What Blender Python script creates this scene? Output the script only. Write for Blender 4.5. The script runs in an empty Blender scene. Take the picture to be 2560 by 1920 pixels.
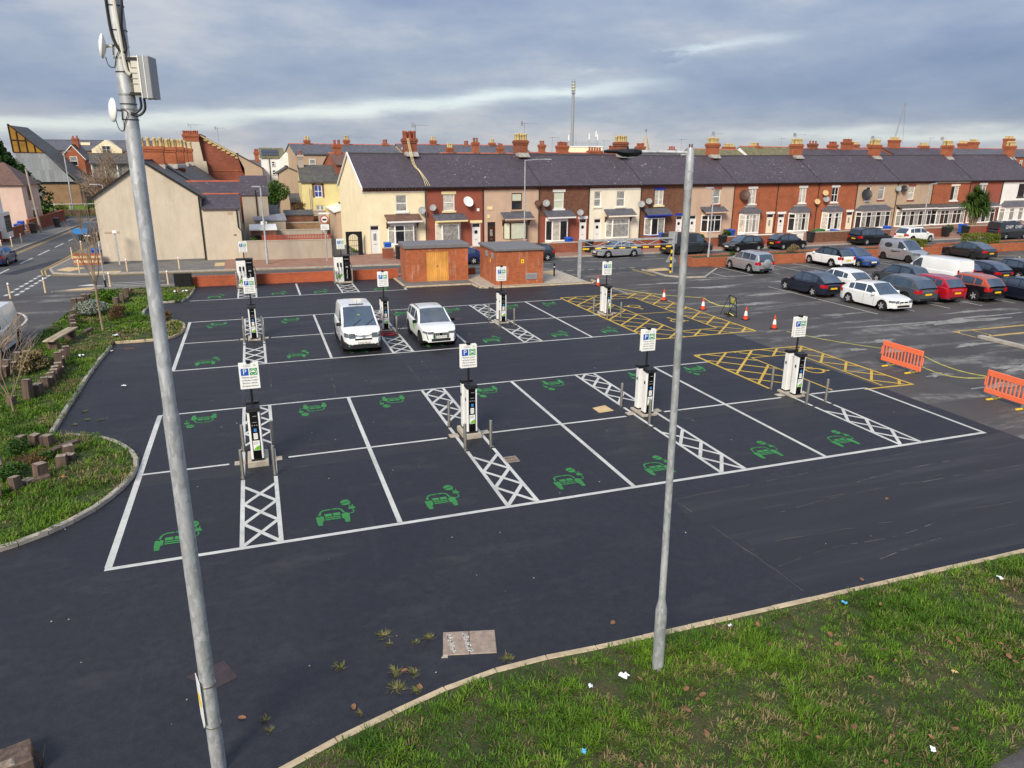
import bpy, math, random
import numpy as np
from math import sin, cos, pi, radians, sqrt, atan2, hypot
from mathutils import Vector, Matrix

random.seed(7)
rng = np.random.default_rng(11)
SC = bpy.context.scene
COL = SC.collection

# ------------------------------------------------------------------ camera
cam_d = bpy.data.cameras.new("camera")
cam_d.sensor_width = 36.0
cam_d.lens = 25.34
cam_d.clip_start = 0.1
cam_d.clip_end = 3000.0
cam = bpy.data.objects.new("camera", cam_d)
COL.objects.link(cam)
PITCH, ROLL, YAW = 0.3042, 0.0057, 0.3377
_f = Vector((sin(YAW) * cos(PITCH), cos(YAW) * cos(PITCH), -sin(PITCH)))
_r = Vector((cos(YAW), -sin(YAW), 0.0))
_u = _r.cross(_f)
_r2 = cos(ROLL) * _r + sin(ROLL) * _u
_u2 = -sin(ROLL) * _r + cos(ROLL) * _u
cam.matrix_world = Matrix(((_r2.x, _u2.x, -_f.x, 3.47), (_r2.y, _u2.y, -_f.y, -14.79),
                           (_r2.z, _u2.z, -_f.z, 8.01), (0, 0, 0, 1)))
SC.camera = cam

# ------------------------------------------------------------------ sky, sun, exposure
SUN_DIR = Vector((-0.52, -0.64, 0.57)).normalized()      # towards the sun
SUN_EL = math.asin(SUN_DIR.z)
SUN_AZ = atan2(SUN_DIR.x, SUN_DIR.y)
world = bpy.data.worlds.new("World")
SC.world = world
world.use_nodes = True
wn, wl = world.node_tree.nodes, world.node_tree.links
wn.clear()
w_out = wn.new("ShaderNodeOutputWorld")
tc = wn.new("ShaderNodeTexCoord")
sep = wn.new("ShaderNodeSeparateXYZ")
wl.new(tc.outputs["Generated"], sep.inputs[0])


def wmath(op, a, b=None, c=None):
    n = wn.new("ShaderNodeMath")
    n.operation = op
    for i, v in enumerate((a, b, c)):
        if v is None:
            continue
        if isinstance(v, (int, float)):
            n.inputs[i].default_value = v
        else:
            wl.new(v, n.inputs[i])
    return n.outputs[0]


def wnoise(scale, detail, rough, zoff=0.0):
    mp = wn.new("ShaderNodeMapping")
    mp.inputs["Scale"].default_value = scale
    mp.inputs["Location"].default_value = (zoff, zoff * 0.7, zoff * 1.3)
    wl.new(tc.outputs["Generated"], mp.inputs[0])
    n = wn.new("ShaderNodeTexNoise")
    n.inputs["Scale"].default_value = 1.0
    n.inputs["Detail"].default_value = detail
    n.inputs["Roughness"].default_value = rough
    wl.new(mp.outputs[0], n.inputs["Vector"])
    return n.outputs["Fac"]


def wramp(fac, stops):
    n = wn.new("ShaderNodeValToRGB")
    e = n.color_ramp.elements
    while len(e) < len(stops):
        e.new(0.5)
    for el, (p, c) in zip(e, stops):
        el.position = p
        el.color = (*c, 1)
    wl.new(fac, n.inputs[0])
    return n.outputs[0]


def wmix(fac, a, b):
    n = wn.new("ShaderNodeMix")
    n.data_type = "RGBA"
    if isinstance(fac, (int, float)):
        n.inputs[0].default_value = fac
    else:
        wl.new(fac, n.inputs[0])
    for k, v in ((6, a), (7, b)):
        if isinstance(v, tuple):
            n.inputs[k].default_value = (*v, 1)
        else:
            wl.new(v, n.inputs[k])
    return n.outputs[2]


nishita = wn.new("ShaderNodeTexSky")
nishita.sky_type = "NISHITA"
nishita.sun_disc = False
nishita.sun_elevation = SUN_EL
nishita.sun_rotation = SUN_AZ
bg_clear = wn.new("ShaderNodeBackground")
wl.new(nishita.outputs[0], bg_clear.inputs[0])
bg_clear.inputs[1].default_value = 0.05

# stratocumulus deck: long soft layers, a little lighter towards the zenith
n1 = wnoise((2.6, 2.6, 8.0), 6, 0.55, 3.1)
n2 = wnoise((7.0, 7.0, 26.0), 7, 0.6, 8.7)
n3 = wnoise((0.9, 0.9, 4.0), 3, 0.5, 1.7)
dens = wmath("ADD", wmath("MULTIPLY", n1, 0.56), wmath("ADD", wmath("MULTIPLY", n2, 0.16), wmath("MULTIPLY", n3, 0.28)))
cloud_col = wramp(dens, [(0.38, (0.30, 0.40, 0.62)), (0.46, (0.39, 0.49, 0.71)), (0.53, (0.52, 0.61, 0.79)), (0.63, (0.84, 0.87, 0.93))])
# deck thins out low over the sea: paler, slightly warm cloud near the horizon
low = wmath("SMOOTH_MIN", wmath("MULTIPLY", wmath("MAXIMUM", sep.outputs["Z"], 0.0), 15.0), 1.0, 0.2)
cloud_low = wramp(n2, [(0.36, (0.50, 0.58, 0.72)), (0.50, (0.74, 0.79, 0.87)), (0.62, (0.97, 0.93, 0.92))])
cloud = wmix(low, cloud_low, cloud_col)
# two long gaps in the deck with pale clear sky, both climbing to one side
side = wmath("ADD", wmath("MULTIPLY", sep.outputs["X"], 0.944), wmath("MULTIPLY", sep.outputs["Y"], -0.331))
wob = wmath("MULTIPLY", wmath("SUBTRACT", wnoise((7.0, 7.0, 40.0), 5, 0.55, 5.5), 0.5), 0.030)


def gap_at(base, slope, width, s0, s1):
    d = wmath("ADD", wmath("SUBTRACT", sep.outputs["Z"], wmath("ADD", wmath("MULTIPLY", side, slope), base)), wob)
    g = wmath("POWER", 2.718, wmath("MULTIPLY", wmath("POWER", wmath("DIVIDE", wmath("ABSOLUTE", d), width), 2.0), -1.0))
    for lim, sg in ((s0, 1.0), (s1, -1.0)):
        g = wmath("MULTIPLY", g, wmath("MINIMUM", wmath("MAXIMUM", wmath("MULTIPLY", wmath("SUBTRACT", side, lim), 7.0 * sg), 0.0), 1.0))
    return g


gap = wmath("ADD", gap_at(0.076, 0.085, 0.0085, -1.2, 0.22), wmath("ADD", wmath("MULTIPLY", gap_at(0.099, 0.12, 0.0060, 0.05, 0.36), wmath("MINIMUM", wmath("MAXIMUM", wmath("MULTIPLY", wmath("SUBTRACT", n2, 0.42), 7.0), 0.0), 0.8)), wmath("MULTIPLY", gap_at(0.026, 0.0, 0.007, 0.22, 1.2), 0.6)))
gap = wmath("MINIMUM", wmath("MULTIPLY", gap, wmath("ADD", 0.35, wmath("MULTIPLY", n2, 1.1))), 1.0)
bg_cloud = wn.new("ShaderNodeBackground")
wl.new(wmix(gap, cloud, (1.15, 1.25, 1.28)), bg_cloud.inputs[0])
zen = wmath("ADD", 0.245, wmath("MULTIPLY", wmath("POWER", wmath("MAXIMUM", sep.outputs["Z"], 0.0), 1.2), 0.22))
wl.new(zen, bg_cloud.inputs[1])
mixs = wn.new("ShaderNodeMixShader")
cover = wmath("SUBTRACT", 0.93, wmath("MULTIPLY", gap, 0.22))
wl.new(cover, mixs.inputs[0])
wl.new(bg_clear.outputs[0], mixs.inputs[1])
wl.new(bg_cloud.outputs[0], mixs.inputs[2])
wl.new(mixs.outputs[0], w_out.inputs[0])

sun_d = bpy.data.lights.new("sun", "SUN")
sun_d.energy = 1.5
sun_d.angle = radians(20)
sun_d.color = (1.0, 0.89, 0.73)
sun = bpy.data.objects.new("sun", sun_d)
sun.rotation_euler = (-SUN_DIR).to_track_quat("-Z", "Y").to_euler()
sun.location = (-20, -40, 40)
COL.objects.link(sun)

vs = SC.view_settings
vs.view_transform = "Standard"
vs.look = "None"
vs.exposure = 1.45
vs.gamma = 1.0
vs.use_curve_mapping = False
SC.cycles.max_bounces = 5
SC.cycles.diffuse_bounces = 2
SC.cycles.glossy_bounces = 2
SC.cycles.transparent_max_bounces = 6
SC.cycles.use_denoising = True

# ------------------------------------------------------------------ helpers


def lin(r, g, b):
    f = lambda v: ((v / 255 + 0.055) / 1.055) ** 2.4 if v > 10 else v / 255 / 12.92
    return (f(r), f(g), f(b))


class MB:
    """collects shapes; obj() links them as one mesh object"""

    def __init__(s):
        s.v, s.f, s.m = [], [], []

    def add(s, vs_, fs, m=0):
        o = len(s.v)
        s.v += [tuple(p) for p in vs_]
        s.f += [tuple(i + o for i in f) for f in fs]
        s.m += [m] * len(fs)
        return s

    def quad(s, a, b, c, d, m=0):
        return s.add((a, b, c, d), ((0, 1, 2, 3),), m)

    def hexa(s, b, t, m=0):
        return s.add(list(b) + list(t), ((3, 2, 1, 0), (4, 5, 6, 7), (0, 1, 5, 4), (1, 2, 6, 5), (2, 3, 7, 6), (3, 0, 4, 7)), m)

    def box(s, x0, x1, y0, y1, z0, z1, m=0):
        return s.hexa(((x0, y0, z0), (x1, y0, z0), (x1, y1, z0), (x0, y1, z0)), ((x0, y0, z1), (x1, y0, z1), (x1, y1, z1), (x0, y1, z1)), m)

    def bev(s, x0, x1, y0, y1, z0, z1, b=0.01, m=0):
        """box with chamfered vertical edges and top"""
        def ring(i, z):
            return [(x0 + i, y0 + i + b, z), (x0 + i + b, y0 + i, z), (x1 - i - b, y0 + i, z), (x1 - i, y0 + i + b, z),
                    (x1 - i, y1 - i - b, z), (x1 - i - b, y1 - i, z), (x0 + i + b, y1 - i, z), (x0 + i, y1 - i - b, z)]
        return s.loft([ring(0, z0), ring(0, z1 - b), ring(b, z1)], True, m)

    def loft(s, rings, cap=True, m=0, closed=True):
        o, n = len(s.v), len(rings[0])
        for r in rings:
            s.v += [tuple(p) for p in r]
        fs = []
        for k in range(len(rings) - 1):
            for i in range(n if closed else n - 1):
                j = (i + 1) % n
                fs.append((o + k * n + i, o + k * n + j, o + (k + 1) * n + j, o + (k + 1) * n + i))
        if cap:
            fs.append(tuple(o + i for i in reversed(range(n))))
            fs.append(tuple(o + (len(rings) - 1) * n + i for i in range(n)))
        s.f += fs
        s.m += [m] * len(fs)
        return s

    def prism(s, pts, z0, z1, m=0):
        return s.loft([[(x, y, z0) for x, y in pts], [(x, y, z1) for x, y in pts]], True, m)

    def prism_y(s, pts, y0, y1, m=0):
        return s.loft([[(x, y0, z) for x, z in pts], [(x, y1, z) for x, z in pts]], True, m)

    def prism_x(s, pts, x0, x1, m=0):
        return s.loft([[(x0, y, z) for y, z in pts], [(x1, y, z) for y, z in pts]], True, m)

    def cyl(s, cx, cy, z0, z1, r, n=12, r2=None, m=0):
        r2 = r if r2 is None else r2
        a = [(cos(2 * pi * i / n), sin(2 * pi * i / n)) for i in range(n)]
        return s.loft([[(cx + c * r, cy + d * r, z0) for c, d in a], [(cx + c * r2, cy + d * r2, z1) for c, d in a]], True, m)

    def lathe(s, prof, n=16, c=(0, 0, 0), axis="z", m=0):
        rings = []
        for r, h in prof:
            ring = []
            for i in range(n):
                a = 2 * pi * i / n
                p, q = r * cos(a), r * sin(a)
                if axis == "z":
                    ring.append((c[0] + p, c[1] + q, c[2] + h))
                elif axis == "y":
                    ring.append((c[0] + p, c[1] + h, c[2] + q))
                else:
                    ring.append((c[0] + h, c[1] + p, c[2] + q))
            rings.append(ring)
        return s.loft(rings, True, m)

    def tube(s, pts, r, n=8, m=0):
        pts = [Vector(p) for p in pts]
        rings = []
        up = None
        for i, p in enumerate(pts):
            t = (pts[min(i + 1, len(pts) - 1)] - pts[max(i - 1, 0)]).normalized()
            if up is None:
                up = Vector((0, 0, 1)) if abs(t.z) < 0.9 else Vector((1, 0, 0))
            a = t.cross(up).normalized()
            up = a.cross(t).normalized()
            rr = r[i] if isinstance(r, (list, tuple)) else r
            rings.append([p + (a * cos(2 * pi * k / n) + up * sin(2 * pi * k / n)) * rr for k in range(n)])
        return s.loft(rings, True, m)

    def poly(s, pts, z, m=0):
        return s.add([(x, y, z) for x, y in pts], (tuple(range(len(pts))),), m)

    def line(s, a, b, w, z, m=0):
        dx, dy = b[0] - a[0], b[1] - a[1]
        L = hypot(dx, dy)
        nx, ny = -dy / L * w / 2, dx / L * w / 2
        return s.add(((a[0] - nx, a[1] - ny, z), (b[0] - nx, b[1] - ny, z), (b[0] + nx, b[1] + ny, z), (a[0] + nx, a[1] + ny, z)), ((0, 1, 2, 3),), m)

    def mesh(s, name, mats, smooth=None):
        me = bpy.data.meshes.new(name)
        me.from_pydata(s.v, [], s.f)
        for mm in (mats if isinstance(mats, (list, tuple)) else [mats]):
            me.materials.append(M(mm) if isinstance(mm, str) else mm)
        if max(s.m, default=0) > 0:
            me.polygons.foreach_set("material_index", s.m)
        if smooth is not None:
            me.polygons.foreach_set("use_smooth", [True] * len(s.f))
            me.set_sharp_from_angle(angle=radians(smooth))
        me.update()
        return me

    def obj(s, name, mats, parent=None, smooth=None, loc=(0, 0, 0), rz=0.0):
        return link(name, s.mesh(name, mats, smooth), parent, loc, rz)


def link(name, data, parent=None, loc=(0, 0, 0), rz=0.0):
    o = bpy.data.objects.new(name, data)
    COL.objects.link(o)
    o.location = loc
    o.rotation_euler = (0, 0, rz)
    if parent is not None:
        o.parent = parent
    return o


def thing(name, label, cat, loc=(0, 0, 0), rz=0.0, group=None):
    return tag(link(name, None, None, loc, rz), label, cat, group)


def tag(o, label, cat, group=None):
    o["label"] = label
    o["category"] = cat
    if group:
        o["group"] = group
    return o


def kind(o, k, label=None):
    o["kind"] = k
    if label:
        o["label"] = label
    return o


def np_mesh(name, verts, quads, mats, mi=None, tri=False):
    me = bpy.data.meshes.new(name)
    k = 3 if tri else 4
    nv, nf = len(verts), len(quads)
    me.vertices.add(nv)
    me.vertices.foreach_set("co", np.asarray(verts, np.float32).ravel())
    me.loops.add(nf * k)
    me.loops.foreach_set("vertex_index", np.asarray(quads, np.int32).ravel())
    me.polygons.add(nf)
    me.polygons.foreach_set("loop_start", np.arange(nf, dtype=np.int32) * k)
    for mm in mats:
        me.materials.append(M(mm))
    if mi is not None:
        me.polygons.foreach_set("material_index", np.asarray(mi, np.int32))
    me.update(calc_edges=True)
    return me


# ------------------------------------------------------------------ procedural materials
_MATS, _DEF = {}, {}


def M(name):
    if name not in _MATS:
        _MATS[name] = _DEF[name](name)
    return _MATS[name]


class NT:
    def __init__(s, name):
        s.mat = bpy.data.materials.new(name)
        s.mat.use_nodes = True
        s.n, s.l = s.mat.node_tree.nodes, s.mat.node_tree.links
        s.b = s.n["Principled BSDF"]
        s.pos = s.n.new("ShaderNodeNewGeometry").outputs["Position"]
        s.objc = s.n.new("ShaderNodeTexCoord").outputs["Object"]

    def set(s, k, v):
        if isinstance(v, tuple):
            v = (*v, 1) if len(v) == 3 else v
            s.b.inputs[k].default_value = v
        elif isinstance(v, (int, float)):
            s.b.inputs[k].default_value = v
        else:
            s.l.new(v, s.b.inputs[k])

    def mapv(s, vec, scale=(1, 1, 1), rot=(0, 0, 0), loc=(0, 0, 0)):
        m = s.n.new("ShaderNodeMapping")
        m.inputs["Scale"].default_value = scale
        m.inputs["Rotation"].default_value = rot
        m.inputs["Location"].default_value = loc
        s.l.new(vec, m.inputs[0])
        return m.outputs[0]

    def noise(s, scale, detail=4, rough=0.55, vec=None, dist=0.0):
        n = s.n.new("ShaderNodeTexNoise")
        n.inputs["Scale"].default_value = scale
        n.inputs["Detail"].default_value = detail
        n.inputs["Roughness"].default_value = rough
        n.inputs["Distortion"].default_value = dist
        s.l.new(vec or s.pos, n.inputs["Vector"])
        return n.outputs["Fac"]

    def ramp(s, fac, stops):
        n = s.n.new("ShaderNodeValToRGB")
        e = n.color_ramp.elements
        while len(e) < len(stops):
            e.new(0.5)
        for el, (p, c) in zip(e, stops):
            el.position = p
            el.color = (c, c, c, 1) if isinstance(c, (int, float)) else (*c, 1)
        s.l.new(fac, n.inputs[0])
        return n.outputs[0]

    def mix(s, fac, a, b, mode="MIX"):
        n = s.n.new("ShaderNodeMix")
        n.data_type = "RGBA"
        n.blend_type = mode
        if isinstance(fac, (int, float)):
            n.inputs[0].default_value = fac
        else:
            s.l.new(fac, n.inputs[0])
        for k, v in ((6, a), (7, b)):
            if isinstance(v, tuple):
                n.inputs[k].default_value = (*v, 1)
            else:
                s.l.new(v, n.inputs[k])
        return n.outputs[2]

    def math(s, op, a, b=0.0):
        n = s.n.new("ShaderNodeMath")
        n.operation = op
        for i, v in enumerate((a, b)):
            if isinstance(v, (int, float)):
                n.inputs[i].default_value = v
            else:
                s.l.new(v, n.inputs[i])
        return n.outputs[0]

    def bump(s, h, strength=0.3, dist=0.02):
        n = s.n.new("ShaderNodeBump")
        n.inputs["Strength"].default_value = strength
        n.inputs["Distance"].default_value = dist
        s.l.new(h, n.inputs["Height"])
        s.l.new(n.outputs[0], s.b.inputs["Normal"])


def defm(name, col, rough=0.7, metal=0.0, var=0.18, scale=2.5, bump=0.0, bscale=60, spec=0.4, coat=0.0):
    def make(nm):
        t = NT(nm)
        a = tuple(max(0, c * (1 - var)) for c in col)
        b = tuple(min(1, c * (1 + var)) for c in col)
        f = t.noise(scale, 5, 0.6)
        t.set("Base Color", t.ramp(f, [(0.3, a), (0.7, b)]) if var > 0 else col)
        t.set("Roughness", rough)
        t.set("Metallic", metal)
        t.set("Specular IOR Level", spec)
        if coat:
            t.set("Coat Weight", coat)
            t.set("Coat Roughness", 0.05)
        if bump:
            t.bump(t.noise(bscale, 3, 0.6), bump, 0.01)
        return t.mat
    _DEF[name] = make


def defbrick(name, c1, c2, mortar, w=0.225, h=0.075, var=0.35, stain=0.0):
    def make(nm):
        t = NT(nm)
        sx = t.n.new("ShaderNodeSeparateXYZ")
        t.l.new(t.objc, sx.inputs[0])
        cb = t.n.new("ShaderNodeCombineXYZ")
        t.l.new(t.math("ADD", sx.outputs[0], sx.outputs[1]), cb.inputs[0])
        t.l.new(sx.outputs[2], cb.inputs[1])
        br = t.n.new("ShaderNodeTexBrick")
        br.inputs["Scale"].default_value = 1.0
        br.inputs["Brick Width"].default_value = w
        br.inputs["Row Height"].default_value = h
        br.inputs["Mortar Size"].default_value = 0.006
        br.inputs["Mortar Smooth"].default_value = 0.2
        br.inputs["Color1"].default_value = (*c1, 1)
        br.inputs["Color2"].default_value = (*c2, 1)
        br.inputs["Mortar"].default_value = (*mortar, 1)
        t.l.new(cb.outputs[0], br.inputs["Vector"])
        n = t.noise(0.9, 5, 0.6)
        c = t.mix(var, br.outputs["Color"], t.ramp(n, [(0.3, 0.45), (0.7, 1.35)]), "MULTIPLY")
        if stain:
            e = t.noise(1.0, 6, 0.7, t.mapv(t.objc, (4, 4, 0.6)))
            c = t.mix(t.math("MULTIPLY", t.ramp(e, [(0.54, 0.0), (0.72, 1.0)]), stain), c, (0.62, 0.5, 0.42))
        t.set("Base Color", c)
        t.set("Roughness", 0.85)
        t.bump(br.outputs["Fac"], -0.5, 0.01)
        return t.mat
    _DEF[name] = make


def defslate(name, col, row=0.24, w=0.28, spots=0.5, moss=0.0):
    def make(nm):
        t = NT(nm)
        sx = t.n.new("ShaderNodeSeparateXYZ")
        t.l.new(t.objc, sx.inputs[0])
        cb = t.n.new("ShaderNodeCombineXYZ")
        t.l.new(t.math("ADD", sx.outputs[0], t.math("MULTIPLY", sx.outputs[1], 0.01)), cb.inputs[0])
        t.l.new(t.math("MULTIPLY", sx.outputs[2], 1.6), cb.inputs[1])
        br = t.n.new("ShaderNodeTexBrick")
        br.inputs["Scale"].default_value = 1.0
        br.inputs["Brick Width"].default_value = w
        br.inputs["Row Height"].default_value = row
        br.inputs["Mortar Size"].default_value = 0.012
        br.inputs["Color1"].default_value = (*[c * 0.85 for c in col], 1)
        br.inputs["Color2"].default_value = (*[c * 1.15 for c in col], 1)
        br.inputs["Mortar"].default_value = (*[c * 0.5 for c in col], 1)
        t.l.new(cb.outputs[0], br.inputs["Vector"])
        big = t.noise(0.35, 5, 0.65)
        c = t.mix(0.4, br.outputs["Color"], t.ramp(big, [(0.3, 0.66), (0.7, 1.3)]), "MULTIPLY")
        if spots:
            e = t.noise(1.0, 3, 0.5, t.mapv(t.pos, (3.0, 3.0, 11.0)))
            g = t.noise(0.22, 2, 0.5)
            k = t.math("MULTIPLY", t.ramp(e, [(0.66, 0.0), (0.70, 1.0)]), t.ramp(g, [(0.42, 0.15), (0.62, 1.0)]))
            c = t.mix(t.math("MULTIPLY", k, spots), c, (0.55, 0.53, 0.50))
        if moss:
            e = t.noise(1.6, 6, 0.7)
            c = t.mix(t.math("MULTIPLY", t.ramp(e, [(0.42, 0.0), (0.62, 1.0)]), moss), c, (0.22, 0.20, 0.06))
        t.set("Base Color", c)
        t.set("Roughness", 0.6)
        t.bump(br.outputs["Fac"], -0.4, 0.015)
        return t.mat
    _DEF[name] = make


def defrender(name, col, fine=90.0, stain=0.35, bump=0.35):
    def make(nm):
        t = NT(nm)
        n = t.noise(0.7, 6, 0.65)
        v = t.noise(1.0, 5, 0.6, t.mapv(t.pos, (2.2, 2.2, 0.35)))
        p = t.noise(fine, 2, 0.5)
        c = t.mix(1.0, col, t.ramp(n, [(0.25, 0.88), (0.75, 1.10)]), "MULTIPLY")
        c = t.mix(t.math("MULTIPLY", t.ramp(v, [(0.5, 0.0), (0.8, 1.0)]), stain), c, tuple(k * 0.55 for k in col))
        c = t.mix(0.35, c, t.ramp(p, [(0.3, 0.7), (0.7, 1.25)]), "MULTIPLY")
        t.set("Base Color", c)
        t.set("Roughness", 0.9)
        t.bump(p, bump, 0.01)
        return t.mat
    _DEF[name] = make


def _asphalt_new(nm):
    t = NT(nm)
    big = t.noise(0.10, 5, 0.6)
    lanes = t.noise(1.0, 5, 0.65, t.mapv(t.pos, (0.16, 1.1, 1.0)))
    fine = t.noise(55.0, 3, 0.7)
    c = t.ramp(big, [(0.3, (0.0120, 0.0130, 0.0190)), (0.7, (0.0200, 0.0202, 0.0265))])
    c = t.mix(0.65, c, t.ramp(lanes, [(0.3, 0.80), (0.72, 1.30)]), "MULTIPLY")
    mott = t.noise(5.0, 8, 0.8)
    c = t.mix(0.8, c, t.ramp(mott, [(0.34, 0.62), (0.66, 1.42)]), "MULTIPLY")
    dust = t.noise(1.0, 6, 0.72, t.mapv(t.pos, (0.35, 0.8, 1.0), (0, 0, 0.35)))
    c = t.mix(t.math("MULTIPLY", t.ramp(dust, [(0.54, 0.0), (0.72, 1.0)]), 0.34), c, (0.070, 0.066, 0.062))
    scuff = t.noise(1.0, 7, 0.7, t.mapv(t.pos, (2.4, 0.22, 1.0), (0, 0, 0.12)), 0.4)
    c = t.mix(t.math("MULTIPLY", t.ramp(scuff, [(0.60, 0.0), (0.74, 1.0)]), 0.14), c, (0.065, 0.065, 0.070))
    oil = t.noise(0.9, 3, 0.5)
    c = t.mix(t.math("MULTIPLY", t.ramp(oil, [(0.66, 0.0), (0.74, 1.0)]), 0.45), c, (0.009, 0.009, 0.011))
    grit = t.noise(130.0, 1, 0.5)
    c = t.mix(t.ramp(grit, [(0.735, 0.0), (0.76, 0.8)]), c, (0.30, 0.29, 0.27))
    c = t.mix(0.6, c, t.ramp(fine, [(0.3, 0.55), (0.72, 1.6)]), "MULTIPLY")
    t.set("Base Color", c)
    t.set("Roughness", t.ramp(lanes, [(0.3, 0.50), (0.7, 0.66)]))
    t.set("Specular IOR Level", 0.42)
    t.bump(fine, 0.35, 0.006)
    return t.mat


def _asphalt_old(nm):
    t = NT(nm)
    big = t.noise(0.22, 6, 0.65)
    fine = t.noise(40.0, 3, 0.7)
    streak = t.noise(1.0, 7, 0.68, t.mapv(t.pos, (0.13, 0.62, 1.0), (0, 0, 0.15)), 0.6)
    c = t.ramp(big, [(0.3, (0.046, 0.042, 0.041)), (0.7, (0.083, 0.074, 0.070))])
    c = t.mix(t.math("MULTIPLY", t.ramp(streak, [(0.52, 0.0), (0.63, 1.0)]), 0.7), c, t.mix(t.ramp(t.noise(1.3, 7, 0.78), [(0.42, 0.0), (0.60, 1.0)]), (0.10, 0.096, 0.09), (0.30, 0.29, 0.265)))
    c = t.mix(0.6, c, t.ramp(fine, [(0.3, 0.55), (0.72, 1.5)]), "MULTIPLY")
    t.set("Base Color", c)
    t.set("Roughness", 0.72)
    t.bump(fine, 0.4, 0.008)
    return t.mat


def _asphalt_lane(nm):
    """machine-laid lane, a shade greyer and coarser, with roller streaks"""
    t = NT(nm)
    roll = t.noise(1.0, 6, 0.65, t.mapv(t.pos, (0.12, 1.6, 1.0), (0, 0, -0.05)), 0.3)
    fine = t.noise(55.0, 3, 0.7)
    c = t.ramp(roll, [(0.35, (0.0175, 0.0180, 0.0225)), (0.54, (0.0235, 0.0235, 0.0275)), (0.68, (0.040, 0.039, 0.042))])
    c = t.mix(0.6, c, t.ramp(fine, [(0.3, 0.55), (0.72, 1.6)]), "MULTIPLY")
    t.set("Base Color", c)
    t.set("Roughness", 0.58)
    t.set("Specular IOR Level", 0.42)
    t.bump(fine, 0.4, 0.006)
    return t.mat


_DEF["asphalt_lane"] = _asphalt_lane
def _asphalt_worn(nm):
    """binder worn away: pale stone shows through in broken patches"""
    t = NT(nm)
    a = t.noise(1.6, 8, 0.8, t.mapv(t.pos, (0.6, 1.3, 1.0)))
    fine = t.noise(40.0, 3, 0.7)
    c = t.ramp(a, [(0.36, (0.075, 0.070, 0.066)), (0.45, (0.19, 0.184, 0.170)), (0.60, (0.33, 0.32, 0.295))])
    c = t.mix(0.6, c, t.ramp(fine, [(0.3, 0.55), (0.72, 1.5)]), "MULTIPLY")
    t.set("Base Color", c)
    t.set("Roughness", 0.75)
    t.bump(fine, 0.4, 0.008)
    return t.mat


_DEF["asphalt_worn"] = _asphalt_worn
_DEF["asphalt_new"] = _asphalt_new
_DEF["asphalt_old"] = _asphalt_old


def _road(nm):
    t = NT(nm)
    big = t.noise(0.3, 6, 0.65)
    fine = t.noise(45.0, 3, 0.7)
    wear = t.noise(1.0, 5, 0.6, t.mapv(t.pos, (0.08, 0.9, 1.0), (0, 0, -0.1)))
    c = t.ramp(big, [(0.3, (0.058, 0.058, 0.060)), (0.7, (0.092, 0.090, 0.087))])
    c = t.mix(0.6, c, t.ramp(wear, [(0.3, 0.75), (0.7, 1.3)]), "MULTIPLY")
    c = t.mix(0.5, c, t.ramp(fine, [(0.3, 0.6), (0.72, 1.4)]), "MULTIPLY")
    t.set("Base Color", c)
    t.set("Roughness", 0.68)
    t.bump(fine, 0.3, 0.006)
    return t.mat


_DEF["road"] = _road


def defpaint(name, col, wear=0.25):
    def make(nm):
        t = NT(nm)
        n = t.noise(6.0, 8, 0.8)
        n2 = t.noise(0.9, 5, 0.65)
        c = t.mix(1.0, col, t.ramp(n2, [(0.3, 0.70), (0.7, 1.06)]), "MULTIPLY")
        c = t.mix(t.math("MULTIPLY", t.ramp(n, [(0.52, 0.0), (0.70, 1.0)]), wear), c, (0.10, 0.10, 0.10))
        t.set("Base Color", c)
        t.set("Roughness", 0.7)
        t.bump(t.noise(60, 3, 0.6), 0.25, 0.004)
        return t.mat
    _DEF[name] = make


def _soil(nm):
    t = NT(nm)
    n = t.noise(1.3, 6, 0.7)
    f = t.noise(22.0, 4, 0.7)
    c = t.ramp(n, [(0.32, (0.026, 0.034, 0.009)), (0.48, (0.044, 0.062, 0.013)), (0.62, (0.072, 0.056, 0.026))])
    c = t.mix(0.7, c, t.ramp(f, [(0.3, 0.4), (0.7, 1.6)]), "MULTIPLY")
    t.set("Base Color", c)
    t.set("Roughness", 0.95)
    t.bump(f, 0.8, 0.03)
    return t.mat


_DEF["turf_soil"] = _soil


def _galv(nm):
    t = NT(nm)
    v = t.n.new("ShaderNodeTexVoronoi")
    v.inputs["Scale"].default_value = 22.0
    t.l.new(t.mapv(t.pos, (1, 1, 0.45)), v.inputs["Vector"])
    n = t.noise(3.5, 6, 0.7, t.mapv(t.pos, (1, 1, 0.5)))
    c = t.ramp(n, [(0.3, (0.36, 0.38, 0.40)), (0.55, (0.47, 0.49, 0.50)), (0.75, (0.60, 0.61, 0.61))])
    c = t.mix(0.6, c, t.ramp(v.outputs["Color"], [(0.2, 0.7), (0.8, 1.25)]), "MULTIPLY")
    blot = t.noise(1.0, 6, 0.75, t.mapv(t.pos, (14, 14, 3.0)))
    c = t.mix(t.ramp(blot, [(0.58, 0.0), (0.68, 0.7)]), c, (0.72, 0.73, 0.73))
    t.set("Base Color", c)
    t.set("Metallic", 0.35)
    t.set("Roughness", 0.48)
    return t.mat


_DEF["galvanised"] = _galv


def defwood(name, c1, c2, axis=2, rough=0.75):
    def make(nm):
        t = NT(nm)
        sc = [9.0, 9.0, 9.0]
        sc[axis] = 0.9
        n = t.noise(1.0, 6, 0.65, t.mapv(t.objc, tuple(sc)))
        n2 = t.noise(1.4, 3, 0.5)
        c = t.ramp(n, [(0.3, c1), (0.7, c2)])
        c = t.mix(0.5, c, t.ramp(n2, [(0.3, 0.65), (0.7, 1.3)]), "MULTIPLY")
        t.set("Base Color", c)
        t.set("Roughness", rough)
        t.bump(n, 0.4, 0.01)
        return t.mat
    _DEF[name] = make


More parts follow.
